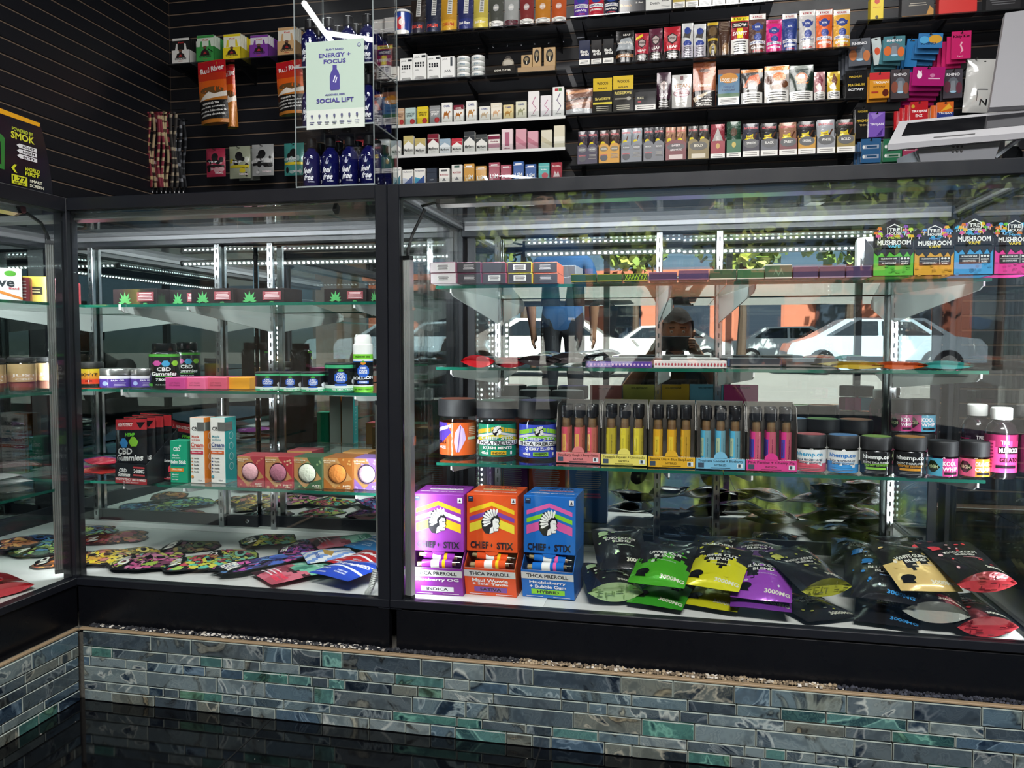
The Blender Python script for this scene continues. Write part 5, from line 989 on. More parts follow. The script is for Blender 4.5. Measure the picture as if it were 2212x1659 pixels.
# --- left: cigarillo boxes, bags, lanyards, pouches
YL = 2.27; ZL = shelf_row(YL, [C1(1350, 0, 0, 482)[::3], C1(1730, 0, 0, 442)[::3], C1(2140, 0, 0, 410)[::3]])
for k, (a, b, ti, tb, bb, col, pc, lb) in enumerate(((1283, 1415, 290, 380, 482, '#e8e6e2', '#1f1f20', 'white'), (1465, 1598, 268, 352, 465, '#3f9a4c', '#d8e4d4', 'green'), (1663, 1798, 252, 348, 441, '#ecd52c', '#f2f0dc', 'yellow'), (1863, 2003, 262, 328, 426, '#7a3a9a', '#d8d4dc', 'purple'), (2070, 2212, 208, 303, 411, '#c9a070', '#ddd8cc', 'tan'))):
    x, _, w, h = rect(*C1(a, b, tb, bb), YL, ZL); h2 = at(300, ti / 3.456, YL)[2] - at(300, bb / 3.456, YL)[2]
    o = empty('cigarillo_box', (x, YL + .05, ZL + .0005)); tag(o, f'{lb} open cigarillo box with a dark figure on the left wall shelf', 'display box', 'cigarillo boxes on the left wall shelf')
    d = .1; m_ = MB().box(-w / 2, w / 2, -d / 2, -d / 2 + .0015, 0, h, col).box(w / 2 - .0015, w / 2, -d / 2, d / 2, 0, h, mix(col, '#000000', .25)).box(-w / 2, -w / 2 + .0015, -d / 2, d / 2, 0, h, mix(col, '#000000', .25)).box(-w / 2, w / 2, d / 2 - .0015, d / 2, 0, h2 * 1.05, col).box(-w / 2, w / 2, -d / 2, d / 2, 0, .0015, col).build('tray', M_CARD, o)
    art(MB(), w, h, [('p', [(-.26, .42), (-.2, .7), (-.08, .78), (-.06, .98), (.06, .98), (.08, .78), (.2, .7), (.26, .42)], '#2a2022'), ('e', 0, .95, .1, .1, '#6a4a3a'), ('p', [(-.1, .5), (.1, .5), (.04, .66), (-.04, .66)], '#a83030'), T('GOLDERS', 0, .36, .66, .16, '#1a1a1c'), Rr(-.12, .16, .12, .2, '#a84a3a')], y=-d / 2).build('front_print', M_CARD, m_)
    for r in range(5):
        q = boxpack('pouch', None, None, (0, -d / 2 + .008 + r * .018, .002), w * .94, .006, h2 - .002 + r * .0015, pc if r < 4 else col, [Rr(-.5, .9, .5, .995, col), T('Foil', 0, .82, .3, .06, '#c83a3a'), ('p', [(-.36, .5), (-.28, .78), (-.2, .78), (-.2, .5)], col), ('p', [(.36, .5), (.28, .78), (.2, .78), (.2, .5)], col)] if r == 0 else None, bev=0); q.parent = o
        for kk in ('label', 'category', 'group'): 
            if kk in q: del q[kk]
wall_shelf('dark shelf of cigarillo boxes on the left of the wall', at(362, 140, YL)[0], at(650, 120, YL)[0], ZL, YL)
RV = [Rr(-.5, .8, .5, .995, '#b81e26'), T('Red River', .02, .86, .86, .09, '#f4ece6', rot=.12), Rr(-.5, .66, .5, .8, '#c0361e'), Rr(-.5, .5, .5, .68, '#d8601e'), ('e', 0, .52, .42, .06, '#6a4a28'), ('p', [(-.5, .36), (-.1, .5), (.1, .46), (.5, .5), (.5, .42), (-.5, .36)], '#e8e0d4'), Rr(-.5, .06, .5, .36, '#161617'), T('WARNING: This', -.05, .31, .6, .035, '#e8e6e2', rot=.08), T('product contains', 0, .25, .84, .04, '#e8e6e2', rot=.08), T('nicotine. Nicotine is', 0, .19, .9, .035, '#e8e6e2', rot=.08), T('addictive chemical.', 0, .13, .84, .035, '#e8e6e2', rot=.08)]
for (a, b, c, d, y, des, lb) in ((1505, 1712, 450, 925, 2.24, RV, 'red tobacco bag with white script hanging on the left wall, front one'), (1700, 1780, 480, 955, 2.30, RV[:6], 'red tobacco bag hanging behind the front red bag'), (2085, 2280, 452, 858, 2.25, RV, 'red tobacco bag hanging beside the acrylic bottle stand')):
    x, z, w, h = rect(*C1(a, b, c, d), y); pouch('tobacco_bag', lb, 'bag', (x, y, z), w, h, .028, '#b8722a', des, rot=(0, R(-3), 0), group='hanging red tobacco bags', style='stand', gus=('#8a7a2c',), hole=True, wav=.003, nv=20)
for x_, lb in ((at(466, 130, 2.3)[0], 'left'), (at(630, 130, 2.3)[0], 'right')):
    pg = MB().tube([(x_, WALLY, at(466, 132, 2.4)[2]), (x_, 2.235, at(466, 132, 2.4)[2])], .0022, 6, '#111214').build('wall_peg', M_MATTE); tag(pg, f'black wall peg carrying the {lb} red tobacco bag', 'peg', 'wall pegs')
for k, (a, b, c, d, col, sp, lb) in enumerate(((1545, 1685, 1108, 1320, '#a8324c', '#1a1416', 'crimson gummy pouch hanging leftmost'), (1717, 1872, 1092, 1332, '#9aa08a', '#c9b82c', 'silver and yellow gummy pouch hanging second'), (1885, 2045, 1078, 1312, '#a4a6a6', '#1c1c1e', 'silver and black gummy pouch hanging third'), (2125, 2272, 1068, 1310, '#3f8a84', '#d8c42c', 'teal and yellow gummy pouch beside the acrylic stand'))):
    x, z, w, h = rect(*C1(a, b, c, d), 2.36); rr = random.Random(k)
    pouch('gummy_pouch', lb, 'pouch', (x, 2.36, z), w, h, .014, col, [('e', 0, .68, .18, .14, '#1a1a1c')] + [('e', rr.uniform(-.4, .4), rr.uniform(.1, .6), rr.uniform(.05, .16), rr.uniform(.04, .1), rr.choice([sp, '#18181a', mix(col, '#ffffff', .3)])) for _ in range(12)] + [T('TRIP', -.1, .5, .5, .07, '#e8e8ea'), Rr(-.46, .32, .46, .4, sp), T('500MG', .2, .12, .4, .06, '#f0e0e4')], group='hanging gummy pouches', hole=True)
    if k == 1: pouch('gummy_pouch', 'grey gummy pouch hanging behind the silver yellow one', 'pouch', (x + .03, 2.40, z - .004), w, h, .012, '#7c8078', None, group='hanging gummy pouches', hole=True)
    pg = MB().tube([(x, WALLY, z + h * .94), (x, 2.33, z + h * .94)], .002, 6, '#111214').build('wall_peg', M_MATTE); tag(pg, 'black wall peg carrying the ' + lb.split(' hanging')[0].split(' beside')[0], 'peg', 'wall pegs')
# lanyards
LC = [('#7a2430', '#c8a878'), ('#c9b08a', '#3a2a24'), ('#7a2430', '#d8b0b0'), ('#8a3040', '#c9b08a'), ('#c9b48c', '#5a3a2c'), ('#a03848', '#2a2022'), ('#3a3634', '#a89a84'), ('#1c1e24', '#8a8c92'), ('#17191f', '#5a5c62')]
for k, (c, c2) in enumerate(LC):
    px = 318 + k * 9.5; y = 2.30 + .022 * (k % 3); zt = at(px, 240 + (6 if k < 7 else 20), y)[2]; zb = at(px, 405, y)[2]; x = at(px, 320, y)[0]; rr = random.Random(k + 40)
    o = empty('lanyard', (x, y, 0)); tag(o, f'{["dark red", "gold", "maroon and pink", "rose red", "beige", "crimson", "grey brown", "black", "slate black"][k]} printed lanyard hanging in the wall corner', 'lanyard', 'hanging lanyards')
    mb = MB(); n = 44
    for s in (-1, 1):
        off = s * .008
        mb.grid(lambda u, v: (off + (u - .5) * .017 + .006 * math.sin(7 * v + k + s), (.004 * s) + .003 * math.sin(9 * v + k), zb + (zt - zb) * v), 1, n, lambda u, v: c2 if (int(v * n) * 7 + k) % 5 in (0, 2) and int(v * n) % 9 > 2 else c)
    mb.grid(lambda u, v: (off * 0 + (u - .5) * .017 + .012 * math.cos(math.pi * v) * .9, -.004 + .008 * v, zt + .012 * math.sin(math.pi * v)), 1, 6, lambda u, v: c)
    st = mb.build('strap', mat('woven_strap', rough=.8), o, True); st.modifiers.new('thick', 'SOLIDIFY').thickness = .0012
    MB().box(-.007, .007, -.004, .004, zb - .018, zb, '#1a1a1c', bev=.001).tube([(0, 0, zb - .018), (0, 0, zb - .03)], .003, 6, '#9a9a9c').build('clasp', M_PLAST, o)
pg = MB().tube([(at(355, 245, 2.3)[0], WALLY, at(355, 238, 2.3)[2]), (at(355, 245, 2.3)[0], 2.28, at(355, 238, 2.3)[2])], .003, 6, '#111214').tube([(at(316, 245, 2.32)[0], 2.33, at(355, 238, 2.33)[2]), (at(400, 245, 2.32)[0], 2.33, at(355, 238, 2.33)[2])], .003, 6, '#111214').build('lanyard_rack', M_MATTE); tag(pg, 'black bar rack the printed lanyards hang from', 'rack')
# ------------------------------------------------------------------ goods in the showcases
def place(x0, x1, yt, yb, z, ymin=.03):
    xm = (x0 + x1) / 2; Y = max(ymin, atz(xm, yb, z)[1]); a, b = at(x0, yb, Y), at(x1, yb, Y); t = at(xm, yt, Y)
    return (a[0] + b[0]) / 2, Y, b[0] - a[0], t[2] - z
def drips(c, k=DK, base=.36, seed=0, flip=False):
    rr = random.Random(seed); p, q = rr.uniform(0, 6), rr.uniform(0, 6)
    return lambda u, v: (c if v < base + .1 * math.sin(8 * u + p) + .07 * math.sin(21 * u + q) else k)
def lying(name, label, cat, px, py, z, w, h, t, heading, col, des, group, gus=None, style='stand', lift=0.0, tilt=0.0, seed=0, m=None, backcol=None, centre=False, wav=.002):
    """bag lying on its back; foot centre at a pixel, heading = direction of its top"""
    p = atz(px, py, z + lift + t * .4); hd = R(heading); x, y = p[0], p[1]
    if centre: x -= -math.sin(hd) * h / 2; y -= math.cos(hd) * h / 2
    y = max(y, .024 + w / 2 * abs(math.sin(hd)))
    o = pouch(name, label, cat, (x, y, z + lift + t * .82 + .002), w, h, t, col, des, rot=(R(-90) + R(tilt), 0, hd), group=group, m=m or M_FOIL, style=style, gus=gus, seed=seed, backcol=backcol, wav=wav, nu=16, nv=18)
    return o
M_COMIC = mat('satin_printed_film', rough=.38, spec=.35, bump=.25, bscale=40)
def comic_bag(label, px, py, z, w, h, ang, pal, txt, seed, group, lift=0.0, tcol='#e8e6dc', bump_=.5, t=.011, tilt=0.0):
    """die cut cartoon pouch lying flat"""
    rr = random.Random(seed); pal = [mix(q_, '#4a4640', .22) for q_ in pal]; seeds = [(rr.uniform(-1, 1), rr.uniform(-1, 1), rr.choice(pal)) for _ in range(110)]; ph = [rr.uniform(0, 6) for _ in range(4)]
    def rad(a): return 1 / (abs(math.cos(a)) ** 3.2 + abs(math.sin(a)) ** 3.2) ** (1 / 3.2) * (.92 + bump_ * (.10 * math.sin(3 * a + ph[0]) + .07 * math.sin(5 * a + ph[1]) + .05 * math.sin(9 * a + ph[2])))
    dome = lambda r, a: t * max(0.0, 1 - r ** 2.6) * (.85 + .2 * math.sin(3 * a + ph[3]))
    NR, NS = 16, 72; v = [(0, 0, dome(0, 0))]; f = []; c = []
    for i in range(1, NR + 1):
        for k in range(NS):
            a = 2 * math.pi * k / NS; q = rad(a) * i / NR; v.append((q * math.cos(a) * w / 2, q * math.sin(a) * h / 2, dome(i / NR, a)))
    def cc(x, y, edge):
        if edge: return DK
        d = sorted((((x - s[0]) ** 2 + (y - s[1]) ** 2), s[2]) for s in seeds); 
        if math.sqrt(d[1][0]) - math.sqrt(d[0][0]) < .02: return '#15161a'
        return d[0][1]
    for k in range(NS):
        f.append((0, 1 + k, 1 + (k + 1) % NS)); c.append(cc(0, 0, False))
        for i in range(1, NR):
            a = 2 * math.pi * (k + .5) / NS; q = rad(a) * (i + .5) / NR
            f.append((1 + (i - 1) * NS + k, 1 + i * NS + k, 1 + i * NS + (k + 1) % NS, 1 + (i - 1) * NS + (k + 1) % NS)); c.append(cc(q * math.cos(a), q * math.sin(a), i == NR - 1))
    b = len(v); v += [(p_[0], p_[1], -.0012) for p_ in v[1 + (NR - 1) * NS:1 + NR * NS]]
    for k in range(NS): f.append((1 + (NR - 1) * NS + k, b + k, b + (k + 1) % NS, 1 + (NR - 1) * NS + (k + 1) % NS)); c.append(DK)
    f.append(tuple(b + k for k in range(NS - 1, -1, -1))); c.append(DK)
    p = atz(px, py, z + lift); o = MB().add(v, f, c).build('cartoon_pouch', M_COMIC, None, True, loc=(p[0], p[1], z + lift + .0022), rot=(R(tilt), 0, R(ang))); tag(o, label, 'pouch', group)
    mb = MB()
    def S(X, Y, e=0.0): a = math.atan2(Y / h, X / w); r = min(1, math.hypot(X / (w / 2), Y / (h / 2)) / rad(a)); return (X, Y, dome(r, a) + .0012 + e)
    mb.ell(0, -h * .30, w * .36, h * .14, '#17181c', mp=lambda X, Y: S(X, Y)); mb.text(txt, w * .02, -h * .30, w * .5, h * .15, tcol, mp=lambda X, Y: S(X, Y, .0006), bold=.05, rot=.1)
    mb.text('mg', -w * .2, -h * .13, w * .12, h * .06, '#9adcd8', mp=lambda X, Y: S(X, Y, .0006)); mb.ell(w * .08, h * .16, w * .16, h * .1, rr.choice(pal), mp=lambda X, Y: S(X, Y)); mb.ell(w * .08, h * .16, w * .08, h * .055, '#201a22', mp=lambda X, Y: S(X, Y, .0005))
    mb.build('front_print', M_COMIC, o)
    return o
# ---- left showcase, top shelf: leaf boxes
LEAF = []
for k in range(7):
    a = math.pi * k / 6; L = .5 if k in (2, 3, 4) else .36
    LEAF.append(('p', [(0, 0), (math.cos(a) * L * .5 - math.sin(a) * .07, math.sin(a) * L * .5 + math.cos(a) * .07), (math.cos(a) * L, math.sin(a) * L), (math.cos(a) * L * .5 + math.sin(a) * .07, math.sin(a) * L * .5 - math.cos(a) * .07)], '#4f9a5c'))
def leaf_at(u, v, s, ar): return [('p', [(u + x * s, v + y * s * ar) for x, y in it[1]], it[2]) for it in LEAF]
for k, (x0, x1, yb, dy) in enumerate(((176, 284, 645, 0.02), (284, 368, 644, 0.05), (366, 468, 650, 0), (468, 582, 649, 0.0), (666, 765, 646, 0.0), (766, 822, 646, 0.0))):
    x, Y, w, h = place(x0, x1, 618, yb, SB[0]); Y = max(Y, YS + .01) + dy
    des = leaf_at(-.22, .14, .42, 3.4) + [Rr(.06, .2, .44, .78, '#8a4a50')] + lines(.09, .41, .25, .74, 5, '#d8b8ba', .45) + leaf_at(.25, .03, .16, 1.2)
    boxpack('leaf_box', f'dark box with green leaf and red panel, {ORD[k]} from left on the left top shelf', 'box', (x, Y + .045, SB[0] + .0006), w, .07, h, '#2b2727', des, rz=R(-6), group='leaf boxes on the left top shelf', m=M_GLOSS)
# return wing, top shelf
ZA = list(SB)
boxpack('vape_box', 'white box with green leaf and orange swoosh at the far left', 'box', (-1.36, atx(17, 640, -1.34)[1], ZA[0] + .0006), .075, .045, .066, '#efeeea', [T('ve', .12, .52, .4, .2, '#33383c'), ('e', .22, .84, .14, .09, '#5aa83a'), ('p', [(-.5, .3), (-.1, .34), (.5, .1), (.5, .03), (-.1, .24), (-.5, .2)], '#e08a3a'), T('Blend', .3, .38, .24, .07, '#c84a5a')], rz=R(52))
for px, y, w, h, col, des, lb in ((50, -.10, .03, .05, '#8a2f38', lines(-.3, .3, .1, .9, 6, '#d8c8c8'), 'narrow red box beside the white leaf box'), (79, -.06, .045, .055, '#cdbf4e', [Rr(-.3, .3, .3, .6, '#2a281c')] + lines(-.22, .22, .35, .55, 2, '#d8d09a'), 'yellow patterned box on the far left top shelf'), (118, -.01, .045, .055, '#d89aa8', lines(-.3, .3, .2, .8, 4, '#f0e0e4'), 'pale pink box behind the corner light bar'), (157, .07, .03, .05, '#c8404a', [Rr(-.3, .1, .3, .9, '#3a62a8')] + lines(-.2, .2, .2, .8, 5, '#e8e4e8'), 'red and blue comic box by the corner post')):
    p = atx(px, 640, -1.345) if px < 130 else at(px, 640, .12); boxpack('small_box', lb, 'box', (p[0], p[1], SB[0] + .0006), w, .035, h, col, des, rz=R(35))
# ---- left showcase, second shelf
z2 = SB[1]; zl = z2
for (x0, x1, lb, yb) in ((-36, -4, 'leftmost', 832), (30, 66, 'middle', 836), (88, 124, 'behind the corner light bar', 834)):
    p = atx((x0 + x1) / 2, yb, -1.345); rr = random.Random(x0)
    jar('gummy_jar', f'clear jar of coloured gummies with tan label, {lb}', 'jar', (p[0], p[1], ZA[1] + .0006), .026, .072, .010, '#1c1c1e', '#c9ab7a', [T('JUST', 0, .35, .7, .2, '#f4ece0'), T('CBD', 0, .15, .5, .12, '#e8dcc8')], (.35, .95), fill=rr.choice(['#b88a3a', '#8a5a4a', '#a85a4a']), rz=R(55), group='gummy jars in the return wing')
x, Y, w, h = place(157, 201, 783, 834, z2); jar('gummy_jar', 'jar with red to yellow label by the corner post', 'jar', (x, Y + w / 2, zl + .0006), w / 2, h, h * .25, '#1a1a1c', lambda u, v: mix('#d8402c', '#c8b42c', v), [T('00+TE', 0, .62, .5, .22, '#2a1a14'), Rr(-.5, .08, .5, .3, '#d8402c'), T('MIX', 0, .2, .2, .12, '#3a1410')], (.1, .95), fill='#7a3a1c', rz=R(30))
for k, (x0, x1) in enumerate(((200, 258), (264, 312))):
    x, Y, w, h = place(x0, x1, 797, 839, z2); jar('salve_tin', ['silver lidded tin with violet label, left of the pair', 'silver lidded tin with violet label and hand, right of the pair'][k], 'tin', (x, Y + w / 2 + .01 * k, zl + .0006), w / 2, h, h * .36, '#c4c6c6', lambda u, v: '#e8e6ee' if v > .75 else '#5a3f9a', [T('PAIN GEL', .1, .6, .3, .14, '#e8e2f4'), ('e', -.2, .35, .08, .18, '#a8b8e8')] + lines(0, .28, .1, .45, 3, '#c0b0e0'), (.04, .98), clear=False, body='#d4d6d8', lid_r=1.0, rz=R(28), lm=M_ALU, group='salve tins')
for k, (x0, x1, yt, yb, dy) in enumerate(((309, 365, 742, 840, 0), (358, 401, 740, 832, .055))):
    x, Y, w, h = place(x0, x1, yt, yb, z2); r = w / 2 * (1.0 if k == 0 else 1.15); Y += dy * .3
    o = empty('gummy_bottle', (x, Y + r, (zl if x < -1.135 else z2) + .0006), R(32)); tag(o, ['black gummy bottle with green stripes, front one', 'black gummy bottle half hidden behind the front bottle'][k], 'bottle', 'black gummy bottles')
    MB().lathe([(r * .92, 0, '#121413'), (r, .004, '#121413'), (r, h * .74, '#121413'), (r * .9, h * .80, '#121413'), (r * .7, h * .83, '#121413')], 28).build('body', M_GLOSS, o, True)
    MB().lathe([(r * .78, h * .83, '#0f0f11'), (r * .8, h * .84, '#0f0f11'), (r * .8, h * .98, '#0f0f11'), (r * .74, h, '#18181a')], 28).build('cap', M_PLAST, o, True)
    S = lambda X, Z, e=0: ((r + .0006 + e) * math.sin(X / r), -(r + .0006 + e) * math.cos(X / r), Z)
    art(MB(), 2 * r * 1.3, h * .72, [Rr(-.55, .92, .55, 1, '#4fa83a'), T('CBD', 0, .54, .34, .12, '#f0f0ee'), T('Gummies', 0, .40, .66, .12, '#f4f4f2', shear=.2), ('p', [(-.3, .72), (-.22, .64), (-.12, .64), (-.05, .72), (-.12, .8), (-.22, .8)], '#c8509a'), ('p', [(-.06, .7), (0, .62), (.1, .62), (.16, .7), (.1, .8), (0, .8)], '#3f9ac8'), ('p', [(.18, .72), (.24, .64), (.34, .64), (.4, .72), (.34, .8), (.24, .8)], '#8ac83a'), Rr(-.2, .3, .2, .33, '#4a8a3a'), T('750MG', 0, .22, .4, .08, '#e8e8e6'), Rr(-.55, .02, -.3, .1, '#4fa83a'), Rr(.3, .02, .55, .1, '#4fa83a'), T('Full Relax Sleep', 0, .06, .4, .04, '#c8d8c4')], z0=.004, surf=S).build('label_print', M_GLOSS, o)
for k, (x0, x1, col, tp) in enumerate(((357, 400, '#c8458a', '#a8326e'), (400, 444, '#e0668e', '#d05a80'), (444, 490, '#c8526a', '#b0445c'), (490, 540, '#e09a1e', '#c8841a'))):
    x, Y, w, h = place(x0, x1, 816, 842, z2); boxpack('flat_soap_box', ['magenta flat box', 'pink flat box', 'rose red flat box', 'orange flat box'][k] + ' in the row before the bottles', 'box', (x, Y + .04, (zl if x < -1.135 else z2) + .0006), w * .98, .08, h, col, [T('LOT P26001', -.02, .55, .5, .12, mix(col, '#000000', .5)), T('EXP 06/2025', -.02, .36, .56, .12, mix(col, '#000000', .5))] if k < 3 else [], top=tp, group='flat boxes on the left middle shelf')
def freeze(x0, x1, yt, yb, lb, big):
    x, Y, w, h = place(x0, x1, yt, yb, z2); r = w / 2
    lf = lambda u, v: '#3fae7a' if v < .16 else ('#dfeee6' if v < .22 else ('#14161c' if v < .86 else ('#2a6a9a' if v < .93 else '#46b07c')))
    jar('balm_jar', lb, 'jar', (x, Y + r, z2 + .0006), r, h, .004, '#1c1e22', lf, [('p', [(-.14, .42), (-.14, .64), (-.06, .74), (.06, .74), (.14, .64), (.14, .42), (.06, .32), (-.06, .32)], '#2f5fc0'), T('CBD', 0, .66, .16, .09, '#f2f4f8'), T('PAIN', 0, .54, .2, .09, '#f2f4f8'), T('FREEZE', 0, .43, .2, .07, '#e0e8f4'), Rr(-.13, .22, .13, .29, '#2f5fc0'), T('FEEL GREAT + RELAX', .05, .08, .5, .06, '#f0f4f0'), ('e', .34, .38, .09, .14, '#dfe4ea'), ('e', .42, .3, .07, .1, '#c4ccd6'), ('e', 0, .8, .06, .05, '#4aa83a')], (.02, 1.0), clear=False, body='#16181c', lid_r=1.0, rz=R(22), shoulder=1, group='black and mint balm jars')
freeze(540, 594, 804, 846, 'low black and mint balm jar, left of three', 0); freeze(594, 641, 804, 847, 'low black and mint balm jar, middle of three', 0); freeze(641, 691, 804, 848, 'low black and mint balm jar, right of three', 0); freeze(690, 756, 785, 848, 'tall black and mint balm jar with blue octagon', 1)
x, Y, w, h = place(756, 797, 723, 848, z2); r = w / 2; o = empty('roll_on', (x, Y + r, z2 + .0006), R(20)); tag(o, 'white capped roll on stick with lime and black label', 'roll-on')
MB().lathe([(r * .95, 0, '#6fc83a'), (r, .002, '#7ed23c'), (r, h * .1, '#f0f0ee'), (r, h * .12, '#14161c'), (r, h * .52, '#2f6ab0'), (r, h * .54, '#f2f2ef'), (r, h * .57, '#7ed23c'), (r, h * .66, '#f2f2ef')], 26).build('body', M_GLOSS, o, True)
MB().lathe([(r * .98, h * .66, '#f2f2ef'), (r * .99, h * .82, '#f2f2ef'), (r * .86, h * .84, '#f2f2ef'), (r * .84, h * .95, '#f4f4f2'), (r * .7, h, '#f4f4f2')], 26).build('cap', M_PLAST, o, True)
S = lambda X, Z, e=0: ((r + .0004 + e) * math.sin(X / r), -(r + .0004 + e) * math.cos(X / r), Z)
art(MB(), 2 * r * 1.3, h, [T('PREMIUM CBD', 0, .615, .6, .03, '#1a3a14'), ('p', [(-.2, .32), (-.2, .41), (-.08, .47), (.12, .47), (.24, .41), (.24, .32), (.12, .26), (-.08, .26)], '#2f5fc0'), T('CBD', .02, .42, .24, .035, '#f2f4f8'), T('PAIN', .02, .375, .28, .035, '#f2f4f8'), T('FREEZE', .02, .335, .3, .03, '#e8eef6'), T('ROLL-ON', 0, .25, .84, .055, '#f4f4f6', rot=.05), Rr(-.2, .15, .22, .2, '#2f5fc0'), T('200MG', .01, .175, .3, .03, '#f0f4f8'), T('FEEL GREAT + RELAX', 0, .05, .7, .025, '#20401a'), ('e', .02, .505, .09, .03, '#e08a2c'), ('e', .02, .53, .05, .018, '#4aa83a')], surf=S).build('label_print', M_GLOSS, o)
# ---- left showcase, third shelf
z3 = SB[2]; z3l = z3
for k, (px, py, hd, c1, c2, lb) in enumerate(((185, 1008, 60, '#9a3a7a', '#3a6ab0', 'blue and magenta foil pouch lying at the left end'), (215, 1030, 70, '#b83a34', '#c87a5a', 'red foil pouch lying at the left end'), (228, 1006, 80, '#a8a8a4', '#8a8c88', 'plain silver pouch back lying at the left end'), (176, 1030, 50, '#c8344a', '#8a3a8a', 'pink foil pouch lying under the others at the left end'))):
    lying('foil_pouch', lb + ' of the third shelf', 'pouch', px, py, z3l, .075, .10, .007, hd, (lambda a, b: (lambda u, v: a if u + v < 1 else b))(c1, c2), None, 'loose pouches on the left third shelf', style='pillow', lift=.001 + .008 * k, seed=k, centre=True)
for k, (px, py, y, c, lb) in enumerate(((30, 1000, -.12, '#a8aaa8', 'silver pouch lying in the return wing, front'), (60, 1015, -.08, '#3f5a44', 'green patterned pouch lying in the return wing'), (90, 1012, -.03, '#4a3a3c', 'dark patterned pouch lying in the return wing'), (20, 1025, -.2, '#b4b6b4', 'pale silver pouch lying at the far left of the return wing'))):
    p = atx(px, py, -1.40); pouch('foil_pouch', lb, 'pouch', (p[0], p[1], ZA[2] + .009 + k * .007), .075, .10, .008, c, None, rot=(R(-90), 0, R(60 + 40 * k)), group='loose pouches in the return wing', m=M_FOIL, seed=k, style='pillow')
x, Y, w, h = place(245, 322, 1003, 1046, z3); o = empty('gummy_display', (x, Y, z3l + .0006), R(-8)); tag(o, 'black and red open display box full of gummy bags on the left third shelf', 'display box')
d = .095; mb = MB().box(-w / 2, w / 2, 0, .0015, 0, h, '#17171a').box(-w / 2, w / 2, d - .0015, d, 0, h * 2.6, '#17171a').box(-w / 2, w / 2, 0, d, 0, .0015, '#17171a')
for s in (-1, 1):
    a = s * w / 2; b = a - s * .0015; y0, y1 = 0, d; q = [(0, 0), (d, 0), (d, h * 2.6), (0, h)]
    mb.add([(a, yy, zz) for yy, zz in q] + [(b, yy, zz) for yy, zz in q], [(0, 1, 2, 3), (7, 6, 5, 4), (2, 3, 7, 6)], '#1a1a1d')
bxo = mb.build('box', M_CARD, o); art(MB(), w, h, [Rr(-.5, 0, .5, .3, '#a83238'), T('CBD', -.25, .66, .24, .2, '#f0efec'), T('Gummies', -.22, .46, .4, .2, '#f4f2ee', shear=.2), T('248MG', .26, .66, .34, .2, '#f4f2ee'), Rr(.08, .8, .44, .88, '#c84448'), Rr(.08, .42, .44, .5, '#c84448'), T('HIGH POTENCY CBD GUMMIES', 0, .22, .94, .12, '#f4e8e4'), T('FEEL GREAT RELAX NOW', 0, .08, .5, .07, '#e8d0cc')], y=0).build('front_print', M_CARD, bxo)
gb = [Rr(-.5, .8, .5, .98, '#b8343a'), T('HIGH POTENCY', -.15, .89, .5, .06, '#f0dcd8'), ('p', [(.2, .93), (.46, .93), (.33, .82)], '#1a1a1c'), T('HEMP', .05, .72, .3, .06, '#6ac83a'), ('p', [(-.3, .58), (-.2, .5), (-.05, .5), (.0, .58), (-.1, .66), (-.22, .66)], '#3f8ac8'), ('p', [(.02, .6), (.1, .52), (.25, .52), (.3, .6), (.2, .68), (.1, .68)], '#8ac83a'), T('CBD', -.12, .44, .5, .11, '#f2f2ee'), T('Gummies', 0, .33, .84, .11, '#f4f4f0', shear=.2)]
for k in range(4):
    q = pouch('gummy_bag', None, None, (-.012 + .006 * k, .014 + k * .019, .013), w * 1.0, h * 2.95 + .003 * k, .009, '#1c1a1c', gb if k in (0, 1) else gb[:1], rot=(R(-4 + 2 * k), R(-3 + 1.5 * k), 0), parent=o, seed=k, style='pillow', m=M_FOIL)
for k in range(2):
    p = at(372, 1035, Y + .06 + k * .04); pouch('gummy_bag', ['black and red gummy bag leaning beside the display box', 'black and red gummy bag behind the leaning one'][k], 'bag', (p[0] - .02, Y + .125 + k * .03, z3l + .010), .085, .115, .010, '#1c1a1c', gb, rot=(R(-6), R(6), R(-10)), group='loose gummy bags', style='stand', gus=('#222222',), m=M_FOIL, seed=k)
x, Y, w, h = place(335, 366, 966, 1042, z3); jar('pink_label_jar', 'black jar with coral skull label beside the gummy display', 'jar', (x + .010, Y + w / 2 + .004, z3 + .0006), w / 2 * .92, h, h * .22, '#141416', '#1a1a1d', [T('Cotton Cloud', 0, .8, .8, .12, '#e8e6e4', shear=.2), ('p', [(-.14, .35), (-.16, .52), (-.06, .64), (.06, .64), (.16, .52), (.14, .35)], '#d8404e'), ('p', [(-.08, .18), (-.1, .3), (.1, .3), (.08, .18)], '#d8404e'), Rr(-.5, .06, .5, .1, '#d8404e'), T('FRUIT PUNCH', 0, .13, .5, .05, '#e8a0a8')], (.04, .96), clear=False, body='#131315', rz=R(32))
x, Y, w, h = place(367, 403, 953, 1044, z3); boxpack('balm_stick_box', 'green balm stick box with white lettering', 'box', (x, Y + .02, z3 + .0006), w, .035, h, '#17a078', [T('CBD', -.1, .8, .4, .09, '#f4f8f6'), ('e', .1, .88, .06, .03, '#bfe8d4'), T('Muscle', -.18, .66, .4, .05, '#e4f4ee'), T('and Joint', -.14, .59, .5, .05, '#e4f4ee'), T('Balm Stick', 0, .5, .9, .09, '#f8fcfa'), T('COOLING FORMULA', 0, .42, .86, .04, '#1c4a8a'), Rr(-.46, .27, .3, .35, '#e0862c'), T('750mg CBD', -.08, .31, .56, .05, '#fff4e4')] + [T(s, -.2, v, .36, .035, '#dff2ea') for s, v in (('Menthol', .2), ('Wintergreen', .14), ('Black Pepper', .08))], rz=R(2), m=M_CARD, side='#1a9470')
